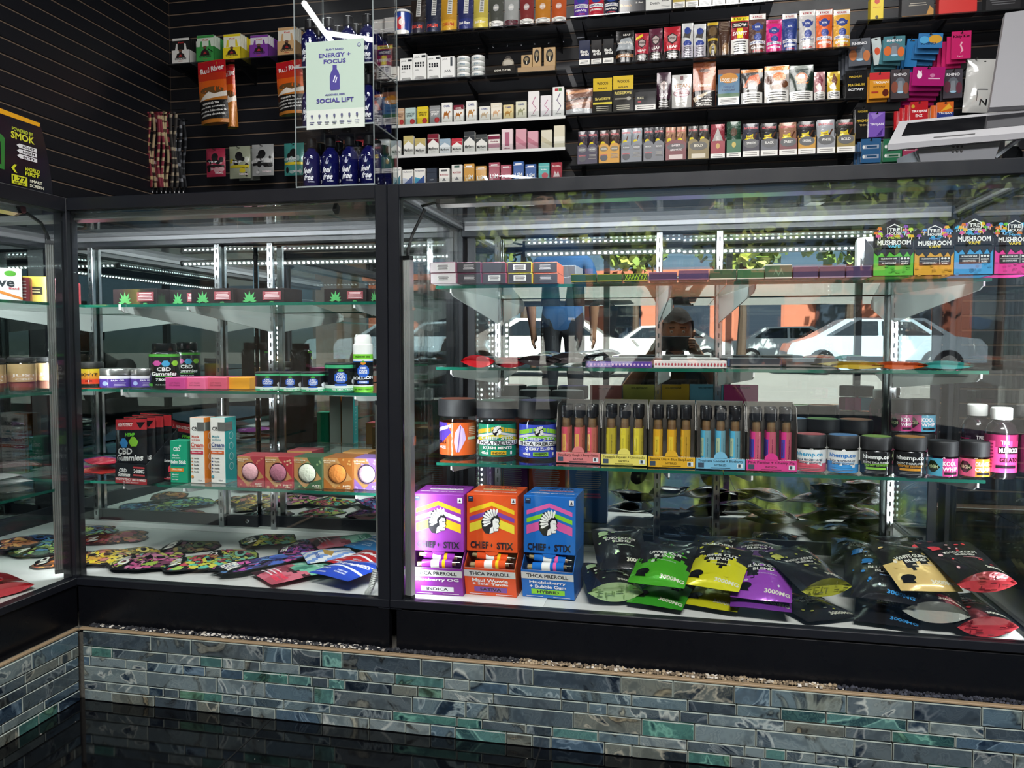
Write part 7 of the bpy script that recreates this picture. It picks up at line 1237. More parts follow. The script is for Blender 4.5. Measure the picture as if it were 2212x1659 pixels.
def tubes(k, x0, x1, yt, yb, col, lc, name, ty, lb):
    x, Y, w, h = place(x0, x1, yt, yb, zh); zz = zh if x + w / 2 < .1 else zhr; d = .07; h = max(h, .115); w *= .985; o = empty('tube_tray', (x, Y + d / 2, zz + .0006)); tag(o, lb, 'display tray', 'preroll tube trays'); hf = .022
    mb = MB().box(-w / 2, w / 2, -d / 2, -d / 2 + .0015, 0, hf, col).box(-w / 2, w / 2, d / 2 - .0015, d / 2, 0, h * 1.06, col, front='#7d766f').box(-w / 2, w / 2, -d / 2, d / 2, 0, .0015, '#2a2624').ell(0, hf, w * .14, .013, col, y=-d / 2 - .0001, a0=0, a1=math.pi, n=10).ell(0, hf, w * .14, .013, col, y=-d / 2 + .0008, a0=0, a1=math.pi, n=10)
    for i in range(30): mb.box(-w / 2 + w * i / 30, -w / 2 + w * (i + .5) / 30, -d / 2 - .0001, -d / 2 + .001, hf, hf + .0008, '#e8e2d4')
    for s in (-1, 1):
        a = s * w / 2; q = [(-d / 2, 0), (d / 2, 0), (d / 2, h * 1.04), (-d / 2 + .016, h * 1.0), (-d / 2, h * .62)]; mb.add([(a, yy, zq) for yy, zq in q] + [(a - s * .001, yy, zq) for yy, zq in q], [(0, 1, 2, 3, 4), (9, 8, 7, 6, 5), (3, 4, 9, 8), (2, 3, 8, 7)], '#8a8580')
    t_ = mb.build('tray', M_CARD, o); dk = mix(col, '#000000', .75)
    art(MB(), w, hf, [T(name, 0, .76, .92, .3, dk), T(ty, 0, .42, .24, .18, dk), Rr(-.2, .14, .2, .22, dk), Rr(-.46, .2, -.34, .6, '#3a4a5c'), Rr(.34, .2, .46, .6, '#dfe6ea'), Rr(.36, .28, .41, .54, '#33424c')], y=-d / 2 - .0002).build('front_print', M_CARD, t_)
    MB().text('hhemp.co', 0, h * .98, w * .5, h * .06, dk, y=0).build('back_print', M_CARD, o, loc=(0, d / 2 + .0003, 0), rot=(0, 0, R(180)))
    rr = random.Random(k)
    for rI in range(2):
        for c in range(3):
            tb = empty('preroll_tube', ((c - 1) * w * .3, -d / 2 + .015 + rI * .022, .002), rr.uniform(-.5, .5)); tb.parent = o; rt = .0095; H = h * .97 + rI * .002
            MB().lathe([(rt * .9, 0, '#ffffff'), (rt, .003, '#ffffff'), (rt, H * .84, '#ffffff'), (rt * .9, H * .86, '#ffffff')], 14).build('glass', M_JAR, tb, True)
            MB().lathe([(.0075, .004, '#7a5a38'), (.0082, .01, '#6a4a2e'), (.0082, H * .60, '#7d5a3a'), (.0080, H * .70, '#8a6844'), (.0078, H * .79, '#6a4a2e')], 10).build('preroll', M_MATTE, tb, True)
            MB().lathe([(rt * 1.14, H * .80, '#1a1a1d'), (rt * 1.17, H * .81, '#1a1a1d'), (rt * 1.17, H * .985, '#1a1a1d'), (rt * 1.05, H, '#26262a')], 16).build('cap', M_PLAST, tb, True)
            lr = rt + .0004; a0 = -math.pi * .98; a1 = -.02
            lb_ = MB().grid(lambda u, v: (lr * math.cos(a0 + (a1 - a0) * u), lr * math.sin(a0 + (a1 - a0) * u), H * (.12 + .50 * v)), 10, 1, lambda u, v: lc if u < .55 else mix(lc, '#8a7a3a', .45)).build('label', M_GLOSS, tb, True)
            S = lambda X, Z, e=0: ((lr + .0002 + e) * math.sin(X / lr), -(lr + .0002 + e) * math.cos(X / lr), Z)
            art(MB(), 2 * rt * 1.3, H, [Rr(-.4, .2, -.08, .5, mix(lc, '#e8d84a', .5) if k != 4 else '#4a4ab0'), T('hhemp.co', .22, .35, 1.5, .022, dk, rot=math.pi / 2), T('Moonrock', -.24, .35, 1.0, .012, dk, rot=math.pi / 2)], surf=S).build('label_print', M_GLOSS, lb_)
for k, a in enumerate(((1201, 1297, 876, 1002, '#d87a7a', '#d8566a', 'Strawberry Cough + Berry Gelato', 'SATIVA', 'coral tray of preroll tubes, leftmost'), (1298, 1398, 876, 1007, '#e8d86a', '#d8c43a', 'Pineapple Express + Limoncello', 'SATIVA', 'pale yellow tray of preroll tubes'), (1399, 1502, 878, 1012, '#e0ac2c', '#e0a82c', 'Banana OG + Blue Raspberry', 'HYBRID', 'amber tray of preroll tubes in the middle'), (1503, 1610, 880, 1016, '#7ab8d8', '#5ab4d8', 'Tropicana Cookies + Blueberry', 'HYBRID', 'sky blue tray of preroll tubes'), (1611, 1722, 882, 1020, '#d83a8a', '#e0408f', 'Pink Panties + Cherry Pie', 'INDICA', 'magenta tray of preroll tubes, rightmost'))): tubes(k, *a)
def hh(k, x0, x1, yt, yb, base, tx, acc, l2, lb, dy=0):
    x, Y, w, h = place(x0, x1, yt, yb, zhr); r = w / 2; Y += dy
    lf = (lambda u, v: '#eceeee' if v > .42 - .12 * math.sin(14 * u) else acc) if base == 'w' else (lambda u, v: '#1f2022')
    des = [T('hhemp.co', 0, .76, .68, .24, tx), T(l2, 0, .53, .66, .1, '#2a3a5c' if base == 'w' else '#d8d8d4'), Rr(-.3, .44, .3, .46, acc), T('LIMITED EDITION', 0, .4, .56, .06, acc if base != 'w' else '#44546a'), Rr(-.24, .22, .24, .32, acc)] + lines(-.3, .3, .04, .16, 2, '#88888a')
    jar('flower_jar', lb, 'jar', (x, Y + r, zhr + .0006), r * .95, h, h * .34, '#2a2a2d', lf, des, (.08, .94), fill='#2c2e22', rz=R(-12), lid_r=1.03, lidtop=mix(acc, '#4a3a34', .6), group='flower jars in the front row', clear=(base == 'w'), body='#17171a')
hh(0, 1720, 1791, 941, 1024, 'w', '#2f9ac8', '#d8586a', 'THCA FROZEN NUGZ', 'white and red flower jar beside the magenta tray'); hh(1, 1791, 1862, 943, 1027, 'w', '#2f7ac8', '#3f9ae0', 'THCA FROZEN NUGZ', 'white and blue flower jar'); hh(2, 1864, 1935, 946, 1031, 'k', '#e8e8e6', '#8ac84a', 'EXOTIC THCA FLOWER', 'black flower jar with green strip'); hh(3, 1937, 2011, 947, 1034, 'k', '#e8e8e6', '#d8962c', 'EXOTIC THCA FLOWER', 'black flower jar with orange strip')
for k, (px, c, lb) in enumerate(((1690, '#5a8ab0', 'flower jar with blue lid in the back row'), (1760, '#5a8a3a', 'flower jar with green lid in the back row'), (1832, '#a8643a', 'flower jar with copper lid in the back row'))):
    p = at(px, 960, .27); jar('flower_jar', lb, 'jar', (p[0] + .02, .30, zhr + .0006), .033, .085, .028, '#2a2a2d', '#cfcac4', None, (.08, .94), fill='#2c2e22', lidtop=c, group='flower jars in the back row')
def hw(x0, x1, yt, yb, base, c2, nm, lb, z, ydef=None):
    x, Y, w, h = place(x0, x1, yt, yb, z)
    if ydef: Y = ydef; a, b = at(x0, yb, Y), at(x1, yb, Y); x, w = (a[0] + b[0]) / 2, b[0] - a[0]
    r = w / 2; jar('edible_jar', lb, 'jar', (x, Y + r, z + .0006), r * .95, .066, .028, '#1f1f22', lambda u, v: base if u < .62 else c2, [('p', [(-.3, .2), (-.2, .2), (-.06, .5), (-.2, .85), (-.34, .85), (-.46, .5)], '#24301c'), T('HIGH', -.25, .52, .28, .2, '#d8e8b0'), T(nm[0], .18, .72, .36, .26, '#fbeef4'), T(nm[1], .2, .42, .42, .22, '#fbeef4'), Rr(.04, .1, .4, .24, '#2a2024')], (.08, .92), fill='#3a2a24', rib=True, rz=R(-16), lid_r=1.03, group='ribbed lid edible jars')
hw(2012, 2079, 958, 1034, '#e0509a', '#5ab8d8', ('KOOL', 'WHIP'), 'pink and cyan edible jar with ribbed lid, front row', zhr); hw(2082, 2150, 960, 1035, '#e8923a', '#e06a8a', ('ORANGE', 'CREAM'), 'orange edible jar with ribbed lid, front row', zhr)
for k, (x0, x1, b, c) in enumerate(((1927, 1975, '#c84a8a', '#8a3a5a'), (1966, 2028, '#5aa8c8', '#c8508a'))):
    Yk = .22; hw(x0, x1, 1010, 1012, '#7a3a5a', c, ('MIX', 'CUP'), f'edible jar under the stacked one, {["left", "right"][k]} pair of the back row', zhr, Yk); hw(x0, x1, 1010, 1012, b, c, ('KOOL', 'WHIP'), f'edible jar stacked on another, {["left", "right"][k]} pair of the back row', zhr + .0668, Yk)
def sbot(px, yb, Y, c, lab, lb, r=.026, h=.128):
    p = at(px, yb, Y); o = empty('syrup_bottle', (p[0], Y + r, zhr + .0006), R(-20)); tag(o, lb, 'bottle', 'pink syrup bottles')
    MB().lathe([(r * .9, 0, '#1c1418'), (r, .005, '#1c1418'), (r, .084, '#1c1418'), (r * .85, .096, '#1c1418'), (r * .5, .104, '#1c1418'), (r * .48, .108, '#1c1418')], 26).build('body', M_GLOSS, o, True)
    MB().lathe([(r * .66, .106, '#ecebe8'), (r * .68, .107, '#ecebe8'), (r * .68, .126, '#ecebe8'), (r * .6, h, '#f2f2f0')], 22).build('cap', M_PLAST, o, True)
    lr = r + .0005; l = MB().grid(lambda u, v: (lr * math.cos(2 * math.pi * u), lr * math.sin(2 * math.pi * u), .012 + .068 * v), 30, 6, lambda u, v: c if v < .8 + .14 * math.sin(40 * u) else mix(c, '#000000', .6)).build('label', M_GLOSS, o, True)
    S = lambda X, Z, e=0: ((lr + .0003 + e) * math.sin(X / lr), -(lr + .0003 + e) * math.cos(X / lr), Z)
    art(MB(), 2 * r * 1.3, .068, [T('TRE', .1, .8, .2, .1, '#f8f4f4'), Rr(-.05, .5, .5, .68, '#2a1a22'), T(lab, .22, .59, .5, .13, '#f8f8f6'), T('GELATO', .22, .34, .46, .12, '#3a1420'), Rr(-.1, .12, .4, .2, '#2a1a22')] + lines(-.5, -.15, .1, .8, 8, '#8a1a4a', .4), z0=.012, surf=S).build('label_print', M_GLOSS, l)
sbot(2172, 1034, .095, '#e84a8a', 'MUSHROOM', 'pink syrup bottle with white cap in front'); sbot(2118, 1020, .17, '#3a2a3c', 'MUSHROOM', 'dark syrup bottle behind the pink one'); sbot(2000, 1030, .29, '#8a3a5a', 'MUSHROOM', 'plum syrup bottle half hidden at the right edge', r=.024)
# ---- right showcase deck: preroll cartons
def chief(k, x0, x1, yt, yb, base, a, b, c, name, ty, tc, lb, x_rot):
    x, Y, w, h = place(x0, x1, yt, yb, ZDK); w = min(w, .106); d = .10; h = .205; o = empty('preroll_carton', (x, Y + .02 + d / 2, ZDK + .0022), R(x_rot)); tag(o, lb, 'carton', 'preroll cartons on the deck')
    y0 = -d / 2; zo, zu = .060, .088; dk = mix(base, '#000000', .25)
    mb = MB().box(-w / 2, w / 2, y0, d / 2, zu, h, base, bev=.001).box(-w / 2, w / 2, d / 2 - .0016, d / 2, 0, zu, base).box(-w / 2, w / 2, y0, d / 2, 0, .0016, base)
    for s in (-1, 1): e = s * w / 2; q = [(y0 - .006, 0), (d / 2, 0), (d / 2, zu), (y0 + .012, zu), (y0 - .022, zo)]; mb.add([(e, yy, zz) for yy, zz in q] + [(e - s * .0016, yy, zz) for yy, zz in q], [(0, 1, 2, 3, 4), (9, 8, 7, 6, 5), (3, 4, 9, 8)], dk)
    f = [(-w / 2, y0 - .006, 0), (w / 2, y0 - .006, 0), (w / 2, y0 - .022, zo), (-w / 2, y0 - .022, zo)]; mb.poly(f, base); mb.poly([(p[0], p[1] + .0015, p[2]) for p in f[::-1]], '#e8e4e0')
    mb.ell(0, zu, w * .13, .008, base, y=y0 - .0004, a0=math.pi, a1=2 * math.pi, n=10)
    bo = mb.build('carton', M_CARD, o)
    art(MB(), w, h - zu, [CHEV(a, .84, .075), CHEV(b, .70, .075), CHEV(c, .58, .15)] + emblem(.0, .52, .42, 1.1) + [T('CHIEF', -.24, .12, .36, .12, '#1e1a28'), T('STIX', .26, .12, .32, .12, '#1e1a28'), ('p', [(-.02, .12), (0, .16), (.02, .12), (0, .08)], '#1e1a28'), Rr(-.46, .88, -.36, .96, '#26304a'), Rr(.38, .86, .47, .95, '#e4e0e4'), ('p', [(.4, .88), (.425, .94), (.45, .88)], '#2a2434'), Rr(-.44, .93, -.38, .945, '#8ab0d8')], y=y0, z0=zu).build('front_print', M_CARD, bo)
    tp = MB(); TM = lambda X, Y_: (X, Y_, h + .0004); tp.flat([(-w * .3, .0), (w * .36, .0), (w * .36, .012), (-w * .3, .012)], '#efeaf0' if k == 0 else mix(a, '#ffffff', .3), mp=TM); tp.text('50qty Prerolls Per Box', w * .03, .006, w * .6, .008, '#3a2a50', mp=lambda X, Y_: (X, Y_, h + .0007)); tp.text('SMOKE HEMP, NOT TOBACCO', 0, -.022, w * .86, .009, '#f4f0f6', mp=TM); tp.text('CHIEF STIX', 0, .032, w * .7, .018, '#241c30', mp=TM); tp.build('top_print', M_CARD, bo)
    sl = lambda X, Z, e=0: (X, y0 - .0064 - .016 * Z / zo - e, Z)
    art(MB(), w, zo, [Rr(-.5, .68, .5, .92, '#d8d6d2'), T('THCA PREROLL', 0, .8, .8, .13, '#1e1c22'), T(name[0], 0, .56, .7 if len(name) > 1 else .86, .13, '#f4f0f2')] + ([T(name[1], 0, .42, .7, .12, '#f4f0f2')] if len(name) > 1 else []) + [Rr(-.32, .14, .32, .32, tc), T(ty, 0, .23, .42, .11, '#1e1c22'), Rr(-.42, .05, -.1, .07, '#e8e0e8'), Rr(.1, .05, .42, .07, '#e8e0e8')], surf=lambda X, Z, e=0: sl(X, Z, e)).build('lip_print', M_CARD, bo)
    bk = art(MB(), w, h, [Rr(-.3, .84, .3, .9, a), T('50qty Prerolls Per Box', 0, .87, .5, .03, '#221c30'), T('SMOKE HEMP, NOT TOBACCO', 0, .78, .8, .04, '#f0ecf2'), ] + lines(-.36, .36, .45, .74, 10, '#d8d0dc', .35) + lines(-.36, .36, .34, .42, 2, a, .6) + [Rr(.05, .06, .46, .22, '#e8e6e4')], y=-d / 2).build('back_print', M_CARD, bo); bk.rotation_euler = (0, 0, R(180))
    for i in range(4):
        zz = (.030, .047, .064, .076)[i]; yy = y0 + (-.004, -.008, -.006, .010)[i]; tb = empty('preroll_tube', (0, yy, zz)); tb.parent = o; tb.rotation_euler = (0, R(90 + (-4, 5, -3, 4)[i]), 0)
        MB().lathe([(.0078, -w * .46, '#d8d8d8'), (.0088, -w * .45, '#d8d8d8'), (.0088, w * .44, '#d8d8d8'), (.0078, w * .46, '#d8d8d8')], 12).build('glass', M_JAR, tb, True); MB().lathe([(.005, -w * .4, '#b9a070'), (.005, w * .2, '#8a6a44'), (.004, w * .34, '#d8c8a8')], 8).build('preroll', M_MATTE, tb)
        g = MB().lathe([(.0091, -w * .3, base), (.0091, -w * .12, '#eceae6'), (.0091, w * .04, base), (.0091, w * .1, a), (.0091, w * .16, base), (.0091, w * .3, base)], 14, cap=False).build('label', M_GLOSS, tb, True)
chief(0, 884, 996, 1070, 1292, '#8a2f9a', '#f0b81e', '#f2eef4', '#f0b81e', ('Blueberry OG',), 'INDICA', '#e8e6ea', 'purple preroll carton with yellow chevrons', 2)
chief(1, 1000, 1118, 1078, 1294, '#e2501e', '#f0c81e', '#7a3fa8', '#eed83a', ('Maui Wowie', '+ Sour Tangie'), 'SATIVA', '#7a4a9a', 'orange preroll carton with yellow and violet chevrons', -1)
chief(2, 1126, 1246, 1080, 1300, '#1a6ac0', '#e060a8', '#8ad02a', '#d85aa0', ('Huckleberry', '+ Bubble Gum'), 'HYBRID', '#8ad02a', 'blue preroll carton with pink and green chevrons', -3)
# ---- right showcase deck: gummy bags with open feet
G = 'melting print gummy bags on the right deck'
def gb3(px, py, hd, lf, c, gus, nm, lb, k, w=.108, h=.142, t=.017, tilt=0, txc='#e8e4d0', blk=False):
    col = drips(c, '#202023', .5, seed=k) if not blk else '#222225'; rr = random.Random(k)
    des = [T('3000MG', .26, .12, .42, .07, txc, rot=-.06), T(nm, .02, .62, .6, .07, '#e8e6da', rot=.06), T('BLEND', .02, .53, .36, .06, '#e8e6da', rot=.06), T('gummies', .08, .43, .34, .04, mix(c, '#ffffff', .3))] + [('e', rr.uniform(-.42, .4), rr.uniform(.2, .92), rr.uniform(.012, .045), rr.uniform(.01, .035), c if rr.random() < .7 else mix(c, '#ffffff', .5)) for _ in range(12)] + ([('e', -.28, .2, .12, .06, DK), ('p', [(-.4, .12), (-.2, .1), (-.24, .18), (-.38, .2)], DK)] if not blk else [('e', -.3, .8, .1, .06, c), ('p', [(-.4, .7), (-.2, .72), (-.26, .82), (-.36, .84)], c)])
    op = gus in (LG, YG, RG, SG)
    return lying('gummy_bag', lb, 'bag', px, py, ZDK, w, h, t, hd, col, des, G, gus=gus if op else None, style='stand' if op else 'pillow', lift=lf, tilt=tilt if op else tilt * 1.25, seed=k, backcol='#2a2a2c')
LG = ('#a8c48a', '#7a9a62'); YG = ('#b8b83a', '#7a7a24'); RG = ('#c8404a', '#8a2430'); SG = ('#a4a69e',)
BAGS = [ # px, py(foot), heading, lift, colour, gusset, name, label, blk, t
 (1330, 1304, 14, .000, '#b8d8a0', LG, 'MANIA', 'black bag with pale green foot beside the blue carton', 1, .022), (1350, 1262, 12, .022, '#b8d8a0', None, 'KNOCKOUT', 'black speckled bag leaning behind the pale green foot', 1, .016),
 (1412, 1318, -14, .000, '#3a9a2c', ('#1c2c18',), 'VENOM', 'green bag lowest in the green pile', 0, .014), (1415, 1300, -12, .022, '#4aa82c', ('#1c2c18',), 'UPPER CUT', 'green bag topmost in the green pile', 0, .016), (1432, 1252, -14, .010, '#2f8a2c', ('#1c2c18',), 'GREEN K', 'green bag behind the green pile', 0, .016), (1440, 1200, 60, .006, '#4a4c46', SG, 'OUTLAW', 'black bag with silver foot at the back of the deck', 1, .012),
 (1530, 1322, -16, .000, '#c8c424', ('#2a2a18',), 'VENOM', 'yellow bag lowest in the yellow pile', 0, .014), (1532, 1303, -16, .022, '#d8d42c', ('#2a2a18',), 'UPPER CUT', 'yellow bag topmost in the yellow pile', 0, .016), (1530, 1262, -14, .010, '#a8a828', ('#2a2a18',), 'GOLDEN', 'yellow black bag behind the yellow pile', 0, .016), (1545, 1218, 70, .006, '#4a4c46', SG, 'OUTLAW', 'black bag with silver foot behind the yellow pile', 1, .012),
 (1645, 1350, -6, .000, '#7a3a9a', ('#241a2c',), 'BLACKOUT', 'purple bag lowest in the purple pile', 0, .012), (1645, 1325, -8, .018, '#9a4ab8', ('#241a2c',), 'BLACKOUT', 'purple bag topmost in the purple pile', 0, .016), (1625, 1280, -10, .008, '#5a3a6a', ('#241a2c',), 'KNOCKOUT', 'dark plum bag behind the purple pile', 0, .016),
 (1800, 1345, 26, .002, '#c8c85a', None, 'KNOCKOUT', 'black bag flat under the olive footed bags', 1, .008), (1797, 1335, 28, .020, '#c8c85a', YG, 'KNOCKOUT', 'black bag with olive patterned foot, front', 1, .021), (1768, 1268, 24, .018, '#c8c85a', YG, 'KNOCKOUT', 'black bag with olive patterned foot, behind', 1, .019), (1725, 1256, 10, .0, '#c8c85a', None, 'MELON', 'black speckled bag at the back beside the purple pile', 1, .014),
 (1915, 1358, -14, .000, '#2f7ac8', ('#14181f',), 'BLUE RAZZ', 'black and blue bag lowest in the blue pile', 1, .010), (1910, 1338, -16, .018, '#2f8ad8', ('#14181f',), 'BLUE RAZZ', 'black and blue bag topmost in the blue pile', 1, .014), (1885, 1290, -14, .012, '#2f8ad8', ('#14181f',), 'BLUE RAZZ', 'black and blue bag in the middle of the blue pile', 1, .015), (1850, 1245, -10, .008, '#3a6a9a', ('#14181f',), 'BLUE RAZZ', 'black and blue bag at the back of the blue pile', 1, .015),
 (2035, 1378, -6, .000, '#c8b878', SG, 'WHITE GUMMY', 'black bag with open silver olive foot at the front edge', 1, .022), (2035, 1340, 10, .040, '#e0c07a', ('#2a2420',), 'WHITE GUMMY', 'cream and pink bag topmost in the white gummy pile', 0, .013), (1965, 1300, -6, .024, '#c8b890', ('#2a2420',), 'WHITE GUMMY', 'cream and grey bag in the middle of the white gummy pile', 0, .013), (1960, 1262, -4, .014, '#b8b07a', ('#2a2420',), 'WHITE GUMMY', 'cream bag at the back of the white gummy pile', 0, .014),
 (2155, 1388, 12, .000, '#d83a44', RG, 'KNOCKOUT', 'black bag with dark red patterned foot, lowest at the right', 1, .021), (2158, 1344, 14, .038, '#e8444c', RG, 'KNOCKOUT', 'black bag with bright red patterned foot, topmost at the right', 1, .023), (2085, 1306, 12, .026, '#e84a5a', RG, 'KNOCKOUT', 'black bag with pink red patterned foot, behind at the right', 1, .021), (2000, 1262, 50, .0, '#c83a4a', None, 'CHERRY', 'black and red bag flat at the back right corner', 1, .010), (1900, 1262, -40, .0, '#8a2a4a', None, 'CHERRY', 'maroon bag flat at the back of the white gummy pile', 0, .010)]
for k, b in enumerate(BAGS): gb3(b[0], b[1], b[2], b[3], b[4], b[5], b[6], b[7], k + 60, blk=bool(b[8]), t=b[9], txc={'#2f8ad8': '#4aa8f0', '#2f7ac8': '#4aa8f0'}.get(b[4], '#e8e6d0'), tilt=15 if b[3] > .009 else (7 if b[5] else 2))
# ------------------------------------------------------------------ on the counter: acrylic stand with bottles, sign, poster, register
ax0, ax1, ay0, ay1 = -0.735, -0.572, 0.004, 0.135; az0 = ZTOP + .0008; AH = .42
st = empty('acrylic_stand', ((ax0 + ax1) / 2, (ay0 + ay1) / 2, az0)); tag(st, 'clear three tier acrylic stand full of blue bottles on the counter', 'display stand')
aw, ad = (ax1 - ax0) / 2, (ay1 - ay0) / 2; tiers = [0.004, at(750, 268, .01)[2] - az0, at(750, 138, .01)[2] - az0]
for s in (-1, 1): MB().box(s * aw - .0015, s * aw + .0015, -ad, ad, 0, AH, '#000000').build('side_panel', M_ACRYL, st)
MB().box(-aw, aw, ad - .003, ad, 0, AH, '#000000').build('back_panel', M_ACRYL, st); MB().box(-aw, aw, -ad, -ad + .003, 0, AH, '#000000').build('front_panel', M_ACRYL, st)
for t_ in tiers: MB().box(-aw + .002, aw - .002, -ad + .004, ad - .004, t_ - .0035, t_, '#000000').build('tier', M_ACRYL, st)
M_EDGE = mat('acrylic_edge', '#8d9696', rough=.2, coat=.5)
for s in (-1, 1):
    for y in (-ad, ad): MB().box(s * aw - .0009, s * aw + .0009, y - .0009, y + .0009, 0, AH, '#000000').build('edge', M_EDGE, st)
for t_ in tiers: MB().box(-aw, aw, -ad - .0006, -ad + .001, t_ - .004, t_ - .001, '#000000').build('edge', M_EDGE, st); MB().box(aw - .001, aw + .0008, -ad, ad, t_ - .004, t_ - .001, '#000000').build('edge', M_EDGE, st)
M_BLUE = mat('cobalt_glass', '#10124e', rough=.07, coat=1.0, trans=.12)
bt0 = None; r = .0172
for ti, t_ in enumerate(tiers):
    for i in range(4):
        for j in range(3):
            X, Yb = ax0 + .0205 + i * .0405, ay0 + .026 + j * .0395; lb = f'cobalt blue bottle, {ORD[i]} column, {["front", "middle", "rear"][j]} row on the {["lowest", "middle", "top"][ti]} tier'
            if bt0 is None:
                bt0 = o = empty('tonic_bottle')
                MB().lathe([(r * .9, 0, '#10124e'), (r, .003, '#10124e'), (r, .058, '#10124e'), (r * .86, .067, '#10124e'), (r * .5, .073, '#10124e'), (r * .48, .079, '#10124e')], 22).build('glass', M_BLUE, o, True)
                MB().lathe([(r * .62, .0775, '#141417'), (r * .64, .079, '#141417'), (r * .64, .082, '#141417'), (r * .58, .083, '#141417'), (r * .6, .095, '#1a1a1d'), (r * .5, .0965, '#1a1a1d')], 18).build('cap', M_PLAST, o, True)
                S = lambda X_, Z_, e=0: ((r + .0004 + e) * math.sin(X_ / r), -(r + .0004 + e) * math.cos(X_ / r), Z_)
                art(MB(), 2 * r, .06, [T('feel', -.05, .52, .5, .2, '#f0f0f4', shear=.35), T('free', .05, .3, .56, .2, '#f0f0f4', shear=.35), T('CLASSIC', .18, .15, .36, .045, '#d8d8e0'), ('p', [(-.14, .84), (-.05, .74), (-.02, .88), (.02, .88), (.05, .74), (.14, .84), (.06, .7), (-.06, .7)], '#c4c6d4'), ('p', [(-.28, .9), (-.1, .93), (-.24, .96)], '#c4c6d4'), ('p', [(.28, .9), (.1, .93), (.24, .96)], '#c4c6d4')], surf=S).build('label_print', M_CARD, o)
            else: o = dup(bt0)
            o.location = (X, Yb, az0 + t_ + .0004); tag(o, lb, 'bottle', 'cobalt bottles in the acrylic stand')
sx0, sx1 = at(661, 180, ay0 - .003)[0], at(787, 180, ay0 - .003)[0]; sz0, sz1 = at(724, 277, ay0 - .003)[2], at(724, 87, ay0 - .003)[2]; w, h = sx1 - sx0, sz1 - sz0
sg = MB().box(-w / 2, w / 2, -.0006, .0006, 0, h, '#b9cdbf').build('promo_sign', M_CARD, None, loc=((sx0 + sx1) / 2, ay0 - .0022, sz0), rot=(0, 0, 0)); tag(sg, 'mint green sign with violet bottle on the front of the acrylic stand', 'sign')
IND = '#4a4290'; BO = [(-.085, .45), (-.085, .6), (-.06, .65), (-.035, .67), (-.035, .72), (.035, .72), (.035, .67), (.06, .65), (.085, .6), (.085, .45), (.07, .435), (-.07, .435)]
mb = art(MB(), w, h, [Rr(-.5, 0, .5, .22, '#d6ddd4'), T('PLANT BASED', 0, .9, .3, .022, IND), T('ENERGY +', 0, .835, .54, .05, IND), T('FOCUS', 0, .765, .38, .05, IND), ('p', BO, IND), ('p', [(-.035, .53), (-.015, .53), (.02, .6), (0, .6)], '#e4e6f0'), ('p', [(.0, .52), (.02, .52), (.045, .58), (.025, .58)], '#e4e6f0'), T('ALCOHOL FREE', 0, .385, .34, .02, IND), T('SOCIAL LIFT', 0, .32, .64, .052, IND), ('e', .42, .93, .03, .022, '#6a68a0'), ('e', .42, .93, .02, .015, '#b9cdbf')] +
  [q for i in range(7) for q in (('p', [(-.4 + .13 * i - .02, .15), (-.4 + .13 * i, .11), (-.4 + .13 * i + .02, .15), (-.4 + .13 * i + .012, .165), (-.4 + .13 * i - .012, .165)], '#5a5c80'), Rr(-.4 + .13 * i - .04, .075, -.4 + .13 * i + .04, .083, '#5a5c80'), Rr(-.4 + .13 * i - .028, .055, -.4 + .13 * i + .028, .063, '#5a5c80'))], y=-.0006)
mb.build('sign_print', M_CARD, sg)
# poster box at the far left, standing on the wing's top
o = empty('poster_box', (-1.272, .024, ZTOP + .0006), R(90)); tag(o, 'black vape poster stand with yellow edge on the far left counter', 'poster')
pw = .34; ph_ = at(70, 282, 0)[2] - ZTOP; 
def edge(v): return -.045 - .028 * v ** 1.6     # the right hand edge bows inwards going up
pts = [(edge(v), ph_ * v) for v in np.linspace(0, 1, 10)]; L = [(-pw, 0)] + pts + [(-pw, ph_ * 1.04)]
mb = MB().flat(L, '#14161d', y=-.001).flat(L[::-1], '#14161d', y=.02)
for i in range(len(L)):
    a, b = L[i], L[(i + 1) % len(L)]; mb.poly([(a[0], -.001, a[1]), (a[0], .02, a[1]), (b[0], .02, b[1]), (b[0], -.001, b[1])], '#1c1e24')
po = mb.build('board', M_GLOSS, o); Q = lambda t_, x, z, w_, h_, c, **k: ('t', t_, x / 1, z / ph_, w_, h_ / ph_, c, k)
